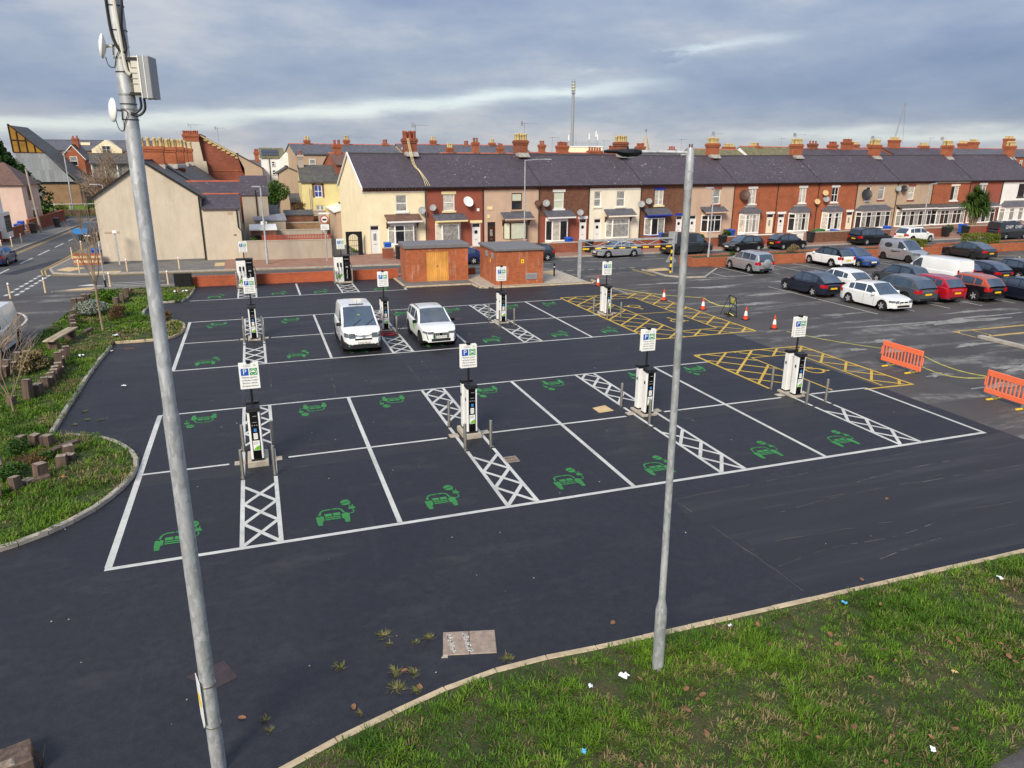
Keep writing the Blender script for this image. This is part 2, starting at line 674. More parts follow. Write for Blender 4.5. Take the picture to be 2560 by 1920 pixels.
def defleaf(name, ca, cb):
    def make(nm):
        t = NT(nm)
        n = t.noise(1.1, 4, 0.6)
        f = t.noise(19.0, 2, 0.6)
        c = t.ramp(n, [(0.32, ca), (0.68, cb)])
        c = t.mix(0.6, c, t.ramp(f, [(0.3, 0.55), (0.7, 1.55)]), "MULTIPLY")
        t.set("Base Color", c)
        t.set("Roughness", 0.6)
        t.set("Specular IOR Level", 0.15)
        return t.mat
    _DEF[name] = make


def defcar(name, col, flake=0.0):
    defm(name, col, rough=0.32, metal=flake, var=0.05, scale=1.0, spec=0.5, coat=0.9)


defbrick("brick_kiosk", lin(180, 98, 56), lin(158, 82, 46), lin(166, 110, 82), stain=0.5)
defbrick("brick_wall", lin(180, 90, 54), lin(162, 78, 48), lin(156, 96, 70))
defbrick("brick_orange", lin(174, 98, 62), lin(154, 82, 52), lin(160, 108, 82))
defbrick("brick_brown", lin(130, 86, 64), lin(102, 66, 50), lin(116, 90, 74))
defbrick("brick_red", lin(150, 82, 60), lin(130, 68, 50), lin(142, 98, 80))
defbrick("brick_stack", lin(150, 82, 56), lin(124, 66, 46), lin(128, 92, 72), stain=0.3)
defbrick("brick_tan", lin(150, 118, 88), lin(132, 100, 74), lin(150, 128, 104))
defslate("slate_purple", lin(77, 68, 76), spots=0.6)
defslate("slate_grey", lin(92, 92, 100), spots=0.35)
defslate("slate_mossy", lin(108, 100, 78), spots=0.1, moss=0.8)
defslate("slate_dark", lin(78, 76, 80), spots=0.35, moss=0.25)
defslate("tile_brown", lin(112, 84, 72), row=0.3, w=0.3, spots=0.0)
defslate("lead_roof", lin(140, 143, 150), row=3.0, w=0.6, spots=0.0)
defrender("render_cream", lin(248, 234, 196), stain=0.16)
defrender("render_cream_pale", lin(242, 234, 212), stain=0.2)
defrender("render_pebble", lin(204, 176, 152), fine=35, stain=0.25, bump=0.6)
defrender("render_tan", lin(190, 166, 140), fine=35, stain=0.3, bump=0.6)
defrender("render_gable", lin(208, 195, 174), stain=0.45)
defrender("render_grey", lin(178, 166, 150), stain=0.5)
defrender("render_yellow", lin(228, 212, 150), stain=0.35)
defrender("render_white", lin(240, 240, 236), stain=0.2)
defrender("render_pink", lin(224, 196, 180), stain=0.3)
defrender("paint_red_wall", lin(152, 84, 66), fine=50, stain=0.2)
defm("trim_cream", lin(240, 224, 170), 0.6, var=0.08)
defm("trim_blue", lin(38, 60, 160), 0.5, var=0.1)
defm("upvc", lin(240, 240, 236), 0.35, var=0.05)
defm("frame_brown", lin(70, 40, 30), 0.5, var=0.1)
defm("pane_dark", lin(42, 44, 48), 0.06, var=0.5, scale=1.3, spec=0.6)
defm("pane_curtain", lin(196, 192, 180), 0.10, var=0.35, scale=3.0, spec=0.6)
defm("pane_net", lin(150, 150, 146), 0.10, var=0.45, scale=4.0, spec=0.6)
defm("pane_blind", lin(206, 212, 190), 0.10, var=0.06, spec=0.6)
defm("pane_blue", lin(58, 80, 146), 0.10, var=0.3, scale=4.0, spec=0.6)
defm("pane_amber", lin(150, 112, 34), 0.15, var=0.3, scale=0.8, spec=0.6)
defm("solar", lin(34, 38, 52), 0.15, var=0.2)
defm("door_white", lin(236, 236, 232), 0.4, var=0.05)
defm("door_cream", lin(236, 228, 200), 0.4, var=0.05)
defm("door_brown", lin(62, 40, 32), 0.4, var=0.1)
defm("lead", lin(160, 156, 148), 0.6, var=0.3, scale=4)
defm("pot_buff", lin(198, 178, 126), 0.8, var=0.25, scale=6)
defm("pot_red", lin(150, 86, 64), 0.8, var=0.25, scale=6)
defm("ridge_tile", lin(190, 104, 76), 0.8, var=0.2)
defm("ridge_dark", lin(70, 64, 66), 0.8, var=0.2)
defm("gutter", lin(36, 34, 34), 0.5, var=0.1)
defm("concrete", lin(176, 166, 150), 0.85, var=0.22, scale=5, bump=0.3)
defm("kerb", lin(186, 168, 138), 0.85, var=0.28, scale=3.5, bump=0.3)
defm("kerb_grey", lin(168, 160, 148), 0.85, var=0.22, scale=3.5, bump=0.3)
defm("paving_red", lin(150, 114, 96), 0.8, var=0.2, scale=1.2, bump=0.2)
defm("paving_grey", lin(112, 110, 108), 0.8, var=0.22, scale=1.0, bump=0.2)
defm("tactile", lin(204, 176, 130), 0.8, var=0.15, scale=2)
defm("steel", lin(190, 186, 176), 0.32, 0.85, var=0.12, scale=8)
defm("black_plastic", lin(28, 28, 30), 0.45, var=0.15)
defm("black_gloss", lin(14, 14, 16), 0.18, var=0.1)
defm("black_metal", lin(24, 24, 26), 0.5, var=0.2)
defm("grey_plastic", lin(206, 202, 188), 0.5, var=0.06)
defm("grey_cap", lin(116, 114, 116), 0.6, var=0.12)
defm("white_cabinet", lin(238, 238, 234), 0.35, var=0.05)
defm("sign_white", lin(238, 240, 236), 0.4, var=0.04)
defm("sign_blue", lin(28, 84, 178), 0.4, var=0.04)
defm("sign_green", lin(28, 150, 84), 0.4, var=0.04)
defm("sign_yellow", lin(240, 204, 40), 0.4, var=0.06)
defm("sign_red", lin(196, 36, 36), 0.4, var=0.06)
defm("sign_grey", lin(150, 152, 154), 0.5, var=0.08)
defm("ink", lin(48, 50, 54), 0.6, var=0.0)
defm("leaf_green", lin(120, 192, 60), 0.5, var=0.25, scale=6)
defm("sticker_blue", lin(60, 130, 200), 0.4, var=0.1)
defpaint("line_white", (0.64, 0.64, 0.60), 0.42)
defpaint("line_white_worn", (0.55, 0.54, 0.50), 0.75)
defpaint("line_yellow", lin(212, 176, 70), 0.34)
defpaint("line_yellow_worn", lin(200, 168, 96), 0.6)
defpaint("line_green", lin(54, 136, 68), 0.45)
defm("orange_plastic", lin(252, 122, 82), 0.45, var=0.10, scale=6)
defm("cone_red", lin(226, 70, 34), 0.5, var=0.12)
defm("cone_white", lin(240, 238, 230), 0.4, var=0.1)
defm("tape_yellow", lin(206, 200, 96), 0.5, var=0.2)
defm("bin_blue", lin(30, 90, 190), 0.4, var=0.12)
defm("bin_black", lin(38, 40, 42), 0.45, var=0.15)
defm("bin_green", lin(50, 110, 50), 0.45, var=0.15)
defwood("oak_door", lin(206, 140, 62), lin(232, 172, 88))
defwood("sleeper", lin(50, 42, 38), lin(116, 96, 82))
defwood("sleeper_end", lin(112, 96, 82), lin(178, 162, 144))
defwood("bench_board", lin(140, 124, 100), lin(190, 174, 146), axis=1)
defwood("bark", lin(120, 100, 84), lin(166, 146, 122))
defwood("bark_dark", lin(80, 68, 58), lin(122, 106, 90))
defwood("fence_red", lin(150, 62, 48), lin(176, 82, 62))
defwood("pole_wood", lin(140, 128, 112), lin(178, 166, 148))
defm("bollard_cream", lin(216, 194, 154), 0.6, var=0.15)
defm("rust", lin(98, 66, 56), 0.75, 0.2, var=0.25, scale=8)
defm("cover_steel", lin(166, 148, 132), 0.6, 0.3, var=0.25, scale=7, bump=0.4, bscale=40)
defm("cover_dark", lin(70, 58, 62), 0.65, 0.2, var=0.2, scale=6, bump=0.3)
defm("leaf_dead", lin(128, 92, 66), 0.8, var=0.35, scale=9)
defm("litter_white", lin(226, 232, 234), 0.5, var=0.08)
defm("litter_blue", lin(90, 170, 214), 0.5, var=0.1)
defleaf("grass_a", (0.080, 0.162, 0.010), (0.132, 0.230, 0.020))
defleaf("grass_b", (0.046, 0.108, 0.009), (0.082, 0.165, 0.014))
defleaf("grass_dry", (0.150, 0.115, 0.050), (0.270, 0.220, 0.105))
defleaf("leaf_bush", (0.030, 0.075, 0.014), (0.070, 0.140, 0.024))
defleaf("leaf_conifer", (0.016, 0.050, 0.012), (0.045, 0.095, 0.018))
defleaf("leaf_lime", (0.085, 0.115, 0.014), (0.150, 0.170, 0.026))
defleaf("leaf_silver", (0.150, 0.185, 0.140), (0.280, 0.310, 0.250))
defleaf("leaf_brown", (0.090, 0.055, 0.025), (0.170, 0.110, 0.050))
defleaf("leaf_palm", (0.035, 0.080, 0.016), (0.090, 0.140, 0.030))
defm("far_ground", lin(96, 92, 86), 0.9, var=0.3, scale=0.05)
defm("car_glass", lin(58, 72, 88), 0.05, var=0.35, scale=1.2, spec=0.8, coat=0.8)  # base lifted towards blue, some sky reflection put into the colour
defm("tyre", lin(26, 26, 27), 0.85, var=0.15)
defm("rim_silver", lin(196, 198, 200), 0.35, 0.35, var=0.06)
defm("rim_dark", lin(58, 58, 62), 0.35, 0.4, var=0.06)
defm("lamp_clear", lin(126, 134, 142), 0.08, 0.4, var=0.45, scale=16, spec=0.8)
defm("lamp_red", lin(176, 18, 26), 0.12, var=0.12, scale=8, spec=0.7)
defm("plate_yellow", lin(238, 190, 30), 0.4, var=0.03)
defm("plate_white", lin(232, 232, 226), 0.4, var=0.03)
defm("car_trim", lin(34, 35, 38), 0.55, var=0.1)
for _n, _c, _k in [("paint_white", lin(236, 238, 236), 0), ("paint_silver", lin(176, 180, 184), 0.55), ("paint_grey", lin(86, 92, 98), 0.45),
                   ("paint_darkgrey", lin(52, 56, 60), 0.4), ("paint_black", lin(20, 21, 24), 0.2), ("paint_navy", lin(34, 40, 58), 0.4),
                   ("paint_blue", lin(54, 92, 168), 0.45), ("paint_red", lin(176, 20, 40), 0.2), ("paint_maroon", lin(90, 26, 34), 0.3),
                   ("paint_orange", lin(196, 84, 44), 0.3), ("paint_deepblue", lin(28, 46, 104), 0.4)]:
    defcar(_n, _c, _k)


# ------------------------------------------------------------------ flat lettering
_TXT = {}


def text_mesh(txt, size, material, align="CENTER"):
    """letters standing in the XZ plane, facing -Y"""
    key = (txt, size, material, align)
    if key not in _TXT:
        cu = bpy.data.curves.new("lettering", "FONT")
        cu.body = txt
        cu.size = size
        cu.align_x = align
        cu.align_y = "CENTER"
        cu.resolution_u = 2
        ob = bpy.data.objects.new("lettering", cu)
        COL.objects.link(ob)
        dg = bpy.context.evaluated_depsgraph_get()
        me = bpy.data.meshes.new_from_object(ob.evaluated_get(dg))
        bpy.data.objects.remove(ob)
        for v in me.vertices:
            v.co = (v.co.x, 0.0, v.co.y)
        me.materials.clear()
        me.materials.append(M(material))
        _TXT[key] = me
    return _TXT[key]

# ================================================================== GROUND, ROADS, PAVEMENTS
def sheet(name, pts, z, material):
    return kind(MB().poly(pts, z).obj(name, material), "structure")


def rect(x0, x1, y0, y1):
    return [(x0, y0), (x1, y0), (x1, y1), (x0, y1)]


kind(MB().poly(rect(-1200, 1300, -400, 1900), -0.06).obj("ground", "far_ground"), "structure")
sheet("main_road", rect(-11.0, 170, 32.0, 47.0), -0.012, "road")
sheet("side_street", rect(-16.6, -10.9, -40, 125), -0.008, "road")
sheet("cross_street", rect(-60, 2, 96.0, 101.5), -0.016, "road")
sheet("lay_by", rect(-11.0, -6.3, -40, 35.6), 0.0, "asphalt_old")
car_park = sheet("car_park", [(-6.4, -24), (24.75, -24), (24.75, 4.4), (24.65, 13.4), (24.8, 22), (24.2, 28.6), (24.5, 35.25), (-6.4, 35.25)], 0.0, "asphalt_new")
old_park = sheet("old_car_park", [(24.75, -24), (150, -24), (150, 33.4), (31.0, 33.4), (24.5, 34.6), (24.2, 28.6), (24.8, 22), (24.65, 13.4), (24.75, 4.4)], -0.004, "asphalt_old")

# ---- lower, older strip of tarmac lane in the foreground of the car park (slightly different laying)
MB().poly([(12.6, -0.9), (24.72, -0.2), (24.72, -5.3), (12.9, -5.2), (13.0, -3.2), (12.2, -2.6)], 0.0012).obj("resurfaced_lane", "asphalt_lane", car_park)
# day joints between asphalt lanes: narrow raised seams
for a, b in [((0.1, 4.05), (24.4, 3.9)), ((2.5, 10.2), (2.6, 15.0)), ((3.45, 10.2), (3.5, 15.0)), ((8.8, 9.8), (8.75, 15.0)), ((9.45, 9.8), (9.5, 15.0)),
             ((24.6, -0.2), (12.6, -0.95)), ((12.6, -0.95), (12.9, -5.2)), ((24.6, -3.9), (13.6, -3.4)), ((24.6, -2.2), (14.0, -2.0)), ((5.6, 10.0), (5.8, 14.9))]:
    m = MB()
    n = max(6, int(hypot(b[0] - a[0], b[1] - a[1]) / 0.35))
    pts = []
    for i in range(n + 1):
        t = i / n
        pts.append((a[0] + (b[0] - a[0]) * t + random.uniform(-.025, .025), a[1] + (b[1] - a[1]) * t + random.uniform(-.025, .025)))
    for p, q in zip(pts, pts[1:]):
        if random.random() < 0.72:
            m.line(p, q, random.uniform(0.008, 0.028), 0.0022)
    m.obj("asphalt_joint", "asphalt_old", car_park)


# ---- kerb stones, each a piece of its own
_stone = {}


def stone_mesh(material, h=0.10, w=0.125, L=0.9):
    key = (material, h, w, L)
    if key not in _stone:
        m = MB()
        m.hexa(((-L / 2, -w / 2, -0.05), (L / 2, -w / 2, -0.05), (L / 2, w / 2, -0.05), (-L / 2, w / 2, -0.05)),
               ((-L / 2, -w / 2, h - 0.02), (L / 2, -w / 2, h - 0.02), (L / 2, w / 2, h - 0.02), (-L / 2, w / 2, h - 0.02)))
        m.hexa(((-L / 2, -w / 2, h - 0.02), (L / 2, -w / 2, h - 0.02), (L / 2, w / 2, h - 0.02), (-L / 2, w / 2, h - 0.02)),
               ((-L / 2 + .006, -w / 2 + .02, h), (L / 2 - .006, -w / 2 + .02, h), (L / 2 - .006, w / 2 - .006, h), (-L / 2 + .006, w / 2 - .006, h)))
        _stone[key] = m.mesh("kerb_stone", material)
    return _stone[key]


def chain(pts, step):
    """points and headings every `step` along a polyline"""
    out, carry = [], 0.0
    P = [Vector((*p, 0)) for p in pts]
    res = []
    cur = P[0]
    i = 1
    while i < len(P):
        d = P[i] - cur
        if d.length < 1e-6:
            i += 1
            continue
        need = step - carry
        if d.length >= need:
            nxt = cur + d.normalized() * need
            carry = 0
            res.append(nxt)
            cur = nxt
        else:
            carry += d.length
            cur = P[i]
            i += 1
    allp = [P[0]] + res
    return [((a + b) / 2, atan2((b - a).y, (b - a).x), (b - a).length) for a, b in zip(allp, allp[1:])]


def smooth_line(pts, n=6):
    P = [Vector(p) for p in pts]
    out = []
    for i in range(len(P) - 1):
        p0, p1, p2, p3 = P[max(i - 1, 0)], P[i], P[i + 1], P[min(i + 2, len(P) - 1)]
        for k in range(n):
            t = k / n
            out.append(tuple(0.5 * ((2 * p1) + (p2 - p0) * t + (2 * p0 - 5 * p1 + 4 * p2 - p3) * t * t + (3 * p1 - p0 - 3 * p2 + p3) * t ** 3)))
    out.append(tuple(P[-1]))
    return out


def ragged(x0, x1, y0, y1, n=26, j=.03):
    a = [(x0 + (x1 - x0) * i / n, y0 + random.uniform(-j, j)) for i in range(n + 1)]
    b = [(x1 - (x1 - x0) * i / n, y1 + random.uniform(-j, j)) for i in range(n + 1)]
    return a + b


# reinstated cable trench along the charger row
MB().poly(ragged(0.1, 24.3, 3.98, 4.72), 0.0014).obj("cable_trench", "asphalt_lane", car_park)
MB().poly(ragged(0.1, 20.2, 18.9, 19.45), 0.0014).obj("cable_trench", "asphalt_lane", car_park)
# wavy pale roller edges in the lane
for pts in ([(13.0, -4.3), (14.6, -4.05), (16.4, -4.1), (18.8, -3.75), (21.5, -3.7), (24.6, -3.5)], [(15.2, -4.75), (17.0, -4.5), (19.5, -4.55), (22.4, -4.35), (24.6, -4.3)], [(14.5, -2.35), (16.5, -2.1), (18.6, -2.05), (21.6, -1.8)], [(17.5, -1.6), (19.6, -1.35), (22.0, -1.3)]):
    m = MB()
    P_ = smooth_line(pts, 10)
    for i, (p, q) in enumerate(zip(P_, P_[1:])):
        if random.random() < .6:
            m.line(p, q, random.uniform(.005, .020), 0.0030)
    m.obj("asphalt_joint", "asphalt_old", car_park)


def kerb_run(pts, material, step=0.92, h=0.10, name="kerb"):
    root = kind(link(name, None), "structure")
    for c, a, L in chain(pts, step):
        o = link("kerb_stone", stone_mesh(material, h, 0.125, round(step - 0.012, 3)), root, (c.x, c.y, random.uniform(-.006, .004)), a + random.uniform(-.008, .008))
    return root


FG = smooth_line([(0.2, -8.6), (1.6, -7.25), (3.22, -6.38), (4.82, -5.84), (5.94, -5.55), (7.0, -5.44), (8.04, -5.48), (9.46, -5.5)], 6) + [(24.0, -5.56), (40, -5.6)]
kerb_run(FG, "kerb", 0.9, 0.06)
BULB = smooth_line([(-6.4, -0.2), (-4.2, 0.6), (-2.28, 1.53), (-1.53, 2.01), (-0.78, 2.9), (-0.27, 4.19), (-0.15, 5.36), (-0.4, 6.45), (-1.1, 7.6), (-1.94, 8.26), (-2.88, 8.69)], 6)
kerb_run(BULB, "kerb_grey", 0.6, 0.11)
VERGE = [(-2.88, 8.75), (-2.98, 12.27), (-3.05, 16.57), (-2.95, 20.47)]
kerb_run(VERGE, "kerb_grey", 0.92, 0.11)
NOSE = smooth_line([(-2.9, 20.48), (-1.43, 20.49), (-0.71, 20.78), (-0.32, 21.53), (-0.26, 23.15), (-0.6, 24.2), (-1.65, 25.4), (-2.47, 25.92)], 5)
kerb_run(NOSE, "kerb", 0.6, 0.11)
NOTCH = smooth_line([(-2.47, 25.95), (-2.56, 28.21), (-2.04, 30.0), (-0.99, 30.1), (-0.62, 31.53), (-0.5, 34.9)], 4)
kerb_run(NOTCH, "kerb_grey", 0.6, 0.11)
KIOSK_KERB = [(12.2, 34.6), (12.24, 30.96), (16.65, 30.87), (16.7, 29.4), (17.6, 29.02), (24.5, 28.88), (24.95, 29.4), (24.95, 30.6)]
for i in range(len(KIOSK_KERB) - 1):
    kerb_run(KIOSK_KERB[i:i + 2], "kerb", 0.62, 0.08)

# ---- verge and bank: raised turf, real blades are grown on it further down
def turf(name, pts, z):
    m = MB()
    m.prism(pts, -0.05, z)
    return kind(m.obj(name, "turf_soil"), "structure")


VERGE_POLY = [(-6.35, -0.3)] + [(x - 0.02, y) for x, y in BULB[1:]] + VERGE + NOSE + NOTCH + [(-0.6, 35.1), (-3, 35.2), (-6.0, 35.1), (-6.05, 28.7), (-6.35, 24.4), (-6.38, 17.0)]
turf("verge", VERGE_POLY, 0.085)
BANK_POLY = [(x, y - 0.03) for x, y in FG] + [(40, -30), (0.2, -30)]
turf("grass_bank", BANK_POLY, 0.05)
kind(MB().poly([(11.2, -9.75), (12.1, -9.55), (13.3, -9.42), (16, -9.4), (22, -9.5), (22, -14), (11.0, -14)], 0.056).obj("footpath", "asphalt_old"), "structure")

# ---- pavements, raised, with a kerb strip along the road
def pavement(name, pts, material, z=0.10, kerb=None):
    o = kind(MB().prism(pts, -0.05, z).obj(name, material), "structure")
    if kerb:
        m = MB()
        for a, b in zip(kerb, kerb[1:]):
            dx, dy = b[0] - a[0], b[1] - a[1]
            L = hypot(dx, dy)
            nx, ny = -dy / L * 0.07, dx / L * 0.07
            m.hexa(((a[0] - nx, a[1] - ny, -0.04), (b[0] - nx, b[1] - ny, -0.04), (b[0] + nx, b[1] + ny, -0.04), (a[0] + nx, a[1] + ny, -0.04)),
                   ((a[0] - nx, a[1] - ny, z + .006), (b[0] - nx, b[1] - ny, z + .006), (b[0] + nx, b[1] + ny, z + .006), (a[0] + nx, a[1] + ny, z + .006)))
        m.obj("kerb_edge", "kerb_grey", o)
    return o


FARK = [(-10.9, 130), (-10.75, 53.0), (-10.95, 46.2), (-10.3, 44.0), (-8.6, 43.0), (-5.97, 42.64), (-2.86, 42.45), (1.02, 42.1)]
far_pave = pavement("corner_pavement", FARK + [(1.02, 47.9), (-7.6, 47.9), (-9.5, 49), (-9.6, 130)], "paving_grey", 0.09, FARK)
TERK = [(1.02, 42.1), (8.75, 41.5), (15.7, 41.1), (26.4, 41.55), (42, 41.9), (58.7, 42.5), (83, 43.3), (135, 45.0)]
ter_pave = pavement("terrace_pavement", TERK + [(135, 75), (22, 56), (12.3, 48.0), (10, 47.3), (1.02, 47.9)], "paving_red", 0.09, TERK)
NEARK = [(24.4, 34.7), (23.6, 35.9), (21, 36.3), (-1.9, 36.4), (-3.7, 36.5), (-6.0, 36.9), (-7.9, 36.0), (-8.6, 35.6)]
near_pave = pavement("car_park_pavement", NEARK + [(-6.2, 35.3), (12.2, 35.6), (12.3, 31.05), (16.75, 30.95), (16.8, 29.5), (17.6, 29.12), (24.4, 28.98)], "paving_grey", 0.07, NEARK)
LK = [(-16.65, -40), (-16.6, 60), (-16.3, 85), (-16.3, 95.9)]
pavement("left_pavement", LK + [(-19.4, 95.9), (-19.4, -40)], "paving_grey", 0.09, LK[::-1])
ISL = [(30.6, 33.15), (30.85, 32.0), (30.8, 30.2), (31.7, 28.95), (33.2, 28.75), (36.4, 32.0)]
pavement("entrance_island", ISL + [(36.4, 33.3), (33, 34.9)], "asphalt_old", 0.09, ISL)
MB().poly(rect(16.8, 24.3, 29.2, 34.6), 0.074).obj("pavement_slabs", "concrete", near_pave)
for x0 in (17.2, 18.6, 20.0, 21.4, 22.8):
    MB().box(x0, x0 + 0.02, 29.3, 34.5, 0.06, 0.0765).obj("slab_joint", "paving_grey", near_pave)
# paler tactile slabs at the crossing points
for parent, pts, z in [(near_pave, [(-8.0, 35.75), (-6.5, 35.5), (-6.3, 36.5), (-7.3, 36.3)], 0.075), (far_pave, [(-10.4, 45.2), (-9.3, 44.1), (-8.6, 45.9), (-9.9, 46.6)], 0.094),
                       (far_pave, [(-7.9, 42.9), (-5.9, 42.75), (-5.9, 43.5), (-7.9, 43.6)], 0.094), (near_pave, [(21.6, 33.0), (23.6, 33.0), (24.0, 34.4), (22.0, 34.4)], 0.079),
                       (far_pave, [(0.3, 44.0), (1.0, 44.0), (1.0, 45.9), (0.3, 45.9)], 0.094)]:
    MB().poly(pts, z).obj("tactile_slab", "tactile", parent)
MB().poly([(30.75, 32.0), (32.6, 31.9), (32.6, 33.2), (30.9, 33.0)], 0.094).obj("tactile_slab", "tactile", bpy.data.objects["entrance_island"])

# ================================================================== PAINTED MARKINGS
Z1, Z2 = 0.004, 0.006


def pline(name, segs, w, material, parent, z=Z1):
    m = MB()
    for a, b in segs:
        m.line(a, b, w, z)
    return m.obj(name, material, parent)


def hatch_strip(x0, x1, y0, y1, n, material, parent, w=0.10, z=Z2):
    m = MB()
    h = (y1 - y0) / n
    k = int(math.floor(n + 1e-6))
    for i in range(k):
        a, b = y0 + i * h, y0 + (i + 1) * h
        m.line((x0, a), (x1, b), w, z)
        m.line((x0, b), (x1, a), w, z + 0.0015)
    if n - k > 0.3:
        a = y0 + k * h
        m.line((x0, a), ((x0 + x1) / 2, a + h / 2), w, z)
        m.line((x1, a), ((x0 + x1) / 2, a + h / 2), w, z + 0.0015)
    return m.obj("hatched_strip", material, parent)


W = 0.115
# front block: three long lines, dividers, hatched strips
pline("bay_line", [((-0.06, 0), (24.15, 0))], W, "line_white", car_park)
pline("bay_line", [((0.05, 4.8), (2.2, 4.8)), ((3.75, 4.8), (8.3, 4.8)), ((9.7, 4.8), (14.3, 4.8)), ((15.7, 4.8), (20.4, 4.8)), ((21.7, 4.8), (24.1, 4.75))], W * .8, "line_white", car_park)
pline("bay_line", [((-0.06, 9.6), (20.65, 9.62))], W * .8, "line_white", car_park)
for x in (0.0, 5.98, 12.0, 18.08):
    pline("bay_line", [((x, 0.06), (x, 9.56))], W * (1.25 if x < 1 else 1.0), "line_white", car_park, 0.0052)
pline("bay_line", [((24.1, 0.06), (24.1, 4.75))], W, "line_white", car_park, 0.0052)
for x0, x1 in ((2.56, 3.37), (8.59, 9.37), (14.63, 15.4), (20.82, 21.6)):
    for x in (x0, x1):
        pline("bay_line", [((x, 0.06), (x, 3.6)), ((x, 3.72), (x, 5.5))] if x0 > 20 else [((x, 0.06), (x, 3.6)), ((x, 3.72), (x, 5.6)), ((x, 5.75), (x, 9.56))], W * .85, "line_white", car_park, 0.0052)
    hatch_strip(x0 + .03, x1 - .03, 0.08, 3.15, 3, "line_white", car_park)
    if x0 < 20:
        hatch_strip(x0 + .03, x1 - .03, 6.05, 9.55, 3.5, "line_white", car_park)
# middle block
pline("bay_line", [((-0.16, 15.0), (20.4, 15.02))], W * .85, "line_white", car_park)
pline("bay_line", [((-0.06, 19.55), (2.3, 19.55)), ((3.7, 19.55), (8.3, 19.55)), ((9.6, 19.55), (14.2, 19.55)), ((15.5, 19.55), (20.3, 19.5))], W * .8, "line_white", car_park)
pline("bay_line", [((-0.16, 24.15), (20.2, 24.15))], W * .8, "line_white", car_park)
for x in (-0.08, 5.97, 12.0, 17.92):
    pline("bay_line", [((x, 15.06), (x, 24.1))], W * (1.2 if x < 1 else 0.95), "line_white", car_park, 0.0052)
for x0, x1 in ((2.53, 3.37), (8.57, 9.42), (14.56, 15.4)):
    for x in (x0, x1):
        pline("bay_line", [((x, 15.06), (x, 18.4)), ((x, 18.55), (x, 20.0)), ((x, 20.2), (x, 24.1))], W * .85, "line_white", car_park, 0.0052)
    hatch_strip(x0 + .03, x1 - .03, 15.1, 17.9, 3, "line_white", car_park)
    hatch_strip(x0 + .03, x1 - .03, 20.5, 24.05, 3.5, "line_white", car_park)
# back row against the wall
pline("bay_line", [((-0.5, 30.2), (12.2, 30.25))], W * .85, "line_white", car_park)
pline("bay_line", [((5.67, 30.25), (5.67, 34.6))], W, "line_white", car_park, 0.0052)
pline("bay_line", [((12.15, 30.3), (12.17, 31.0))], W, "line_white", car_park, 0.0052)
for x0, x1 in ((2.13, 3.16), (8.2, 9.2)):
    for x in (x0, x1):
        pline("bay_line", [((x, 30.25), (x, 33.6))], W * .85, "line_white", car_park, 0.0052)
    hatch_strip(x0 + .03, x1 - .03, 30.3, 33.3, 3, "line_white", car_park)


def clip_rect(poly, x0, x1, y0, y1):
    for ax, lim, keep in ((0, x0, 1), (0, x1, -1), (1, y0, 1), (1, y1, -1)):
        out = []
        for i in range(len(poly)):
            a, b = poly[i], poly[(i + 1) % len(poly)]
            ia, ib = (a[ax] - lim) * keep >= 0, (b[ax] - lim) * keep >= 0
            if ia:
                out.append(a)
            if ia != ib:
                t = (lim - a[ax]) / (b[ax] - a[ax])
                out.append((a[0] + (b[0] - a[0]) * t, a[1] + (b[1] - a[1]) * t))
        poly = out
        if len(poly) < 3:
            return []
    return poly


def yellow_zone(outer, inner, material, parent, step=1.15, w=0.10, cross=True):
    """hatched margins round a marked bay"""
    ox0, ox1, oy0, oy1 = outer
    ix0, ix1, iy0, iy1 = inner
    pline("yellow_outline", [((ox0, oy0), (ox1, oy0)), ((ox0, oy1), (ox1, oy1))], 0.11, material, parent)
    pline("yellow_outline", [((ox0, oy0 + .055), (ox0, oy1 - .055)), ((ox1, oy0 + .055), (ox1, oy1 - .055))], 0.11, material, parent)
    pline("yellow_outline", [((ix0, iy0), (ix1, iy0)), ((ix0, iy1), (ix1, iy1))], 0.08, material, parent)
    pline("yellow_outline", [((ix0, iy0 + .04), (ix0, iy1 - .04)), ((ix1, iy0 + .04), (ix1, iy1 - .04))], 0.08, material, parent)
    cells = [(ox0, ix0, oy0, oy1), (ix1, ox1, oy0, oy1), (ix0, ix1, oy0, iy0), (ix0, ix1, iy1, oy1)]
    for sgn in (1, -1) if cross else (1,):
        m = MB()
        for k in range(-40, 80):
            c = k * step * 1.414
            for x0, x1, y0, y1 in cells:
                if sgn > 0:
                    q = [(x0 - 1, x0 - 1 + c - 60), (x0 + 30, x0 + 30 + c - 60), (x0 + 30, x0 + 30 + c - 60 + w * 1.414), (x0 - 1, x0 - 1 + c - 60 + w * 1.414)]
                else:
                    q = [(x0 - 1, -x0 + 1 + c - 30), (x0 + 30, -x0 - 30 + c - 30), (x0 + 30, -x0 - 30 + c - 30 + w * 1.414), (x0 - 1, -x0 + 1 + c - 30 + w * 1.414)]
                q = clip_rect(q, x0 + .03, x1 - .03, y0 + .03, y1 - .03)
                if len(q) > 2:
                    m.poly(q, Z2 + (0.0015 if sgn < 0 else 0))
        m.obj("yellow_hatching", material, parent)


yellow_zone((20.35, 26.1, 13.72, 24.65), (22.45, 24.65, 14.85, 23.35), "line_yellow", car_park, 0.95)
pline("yellow_outline", [((22.5, 19.07), (24.6, 19.0))], 0.08, "line_yellow", car_park)
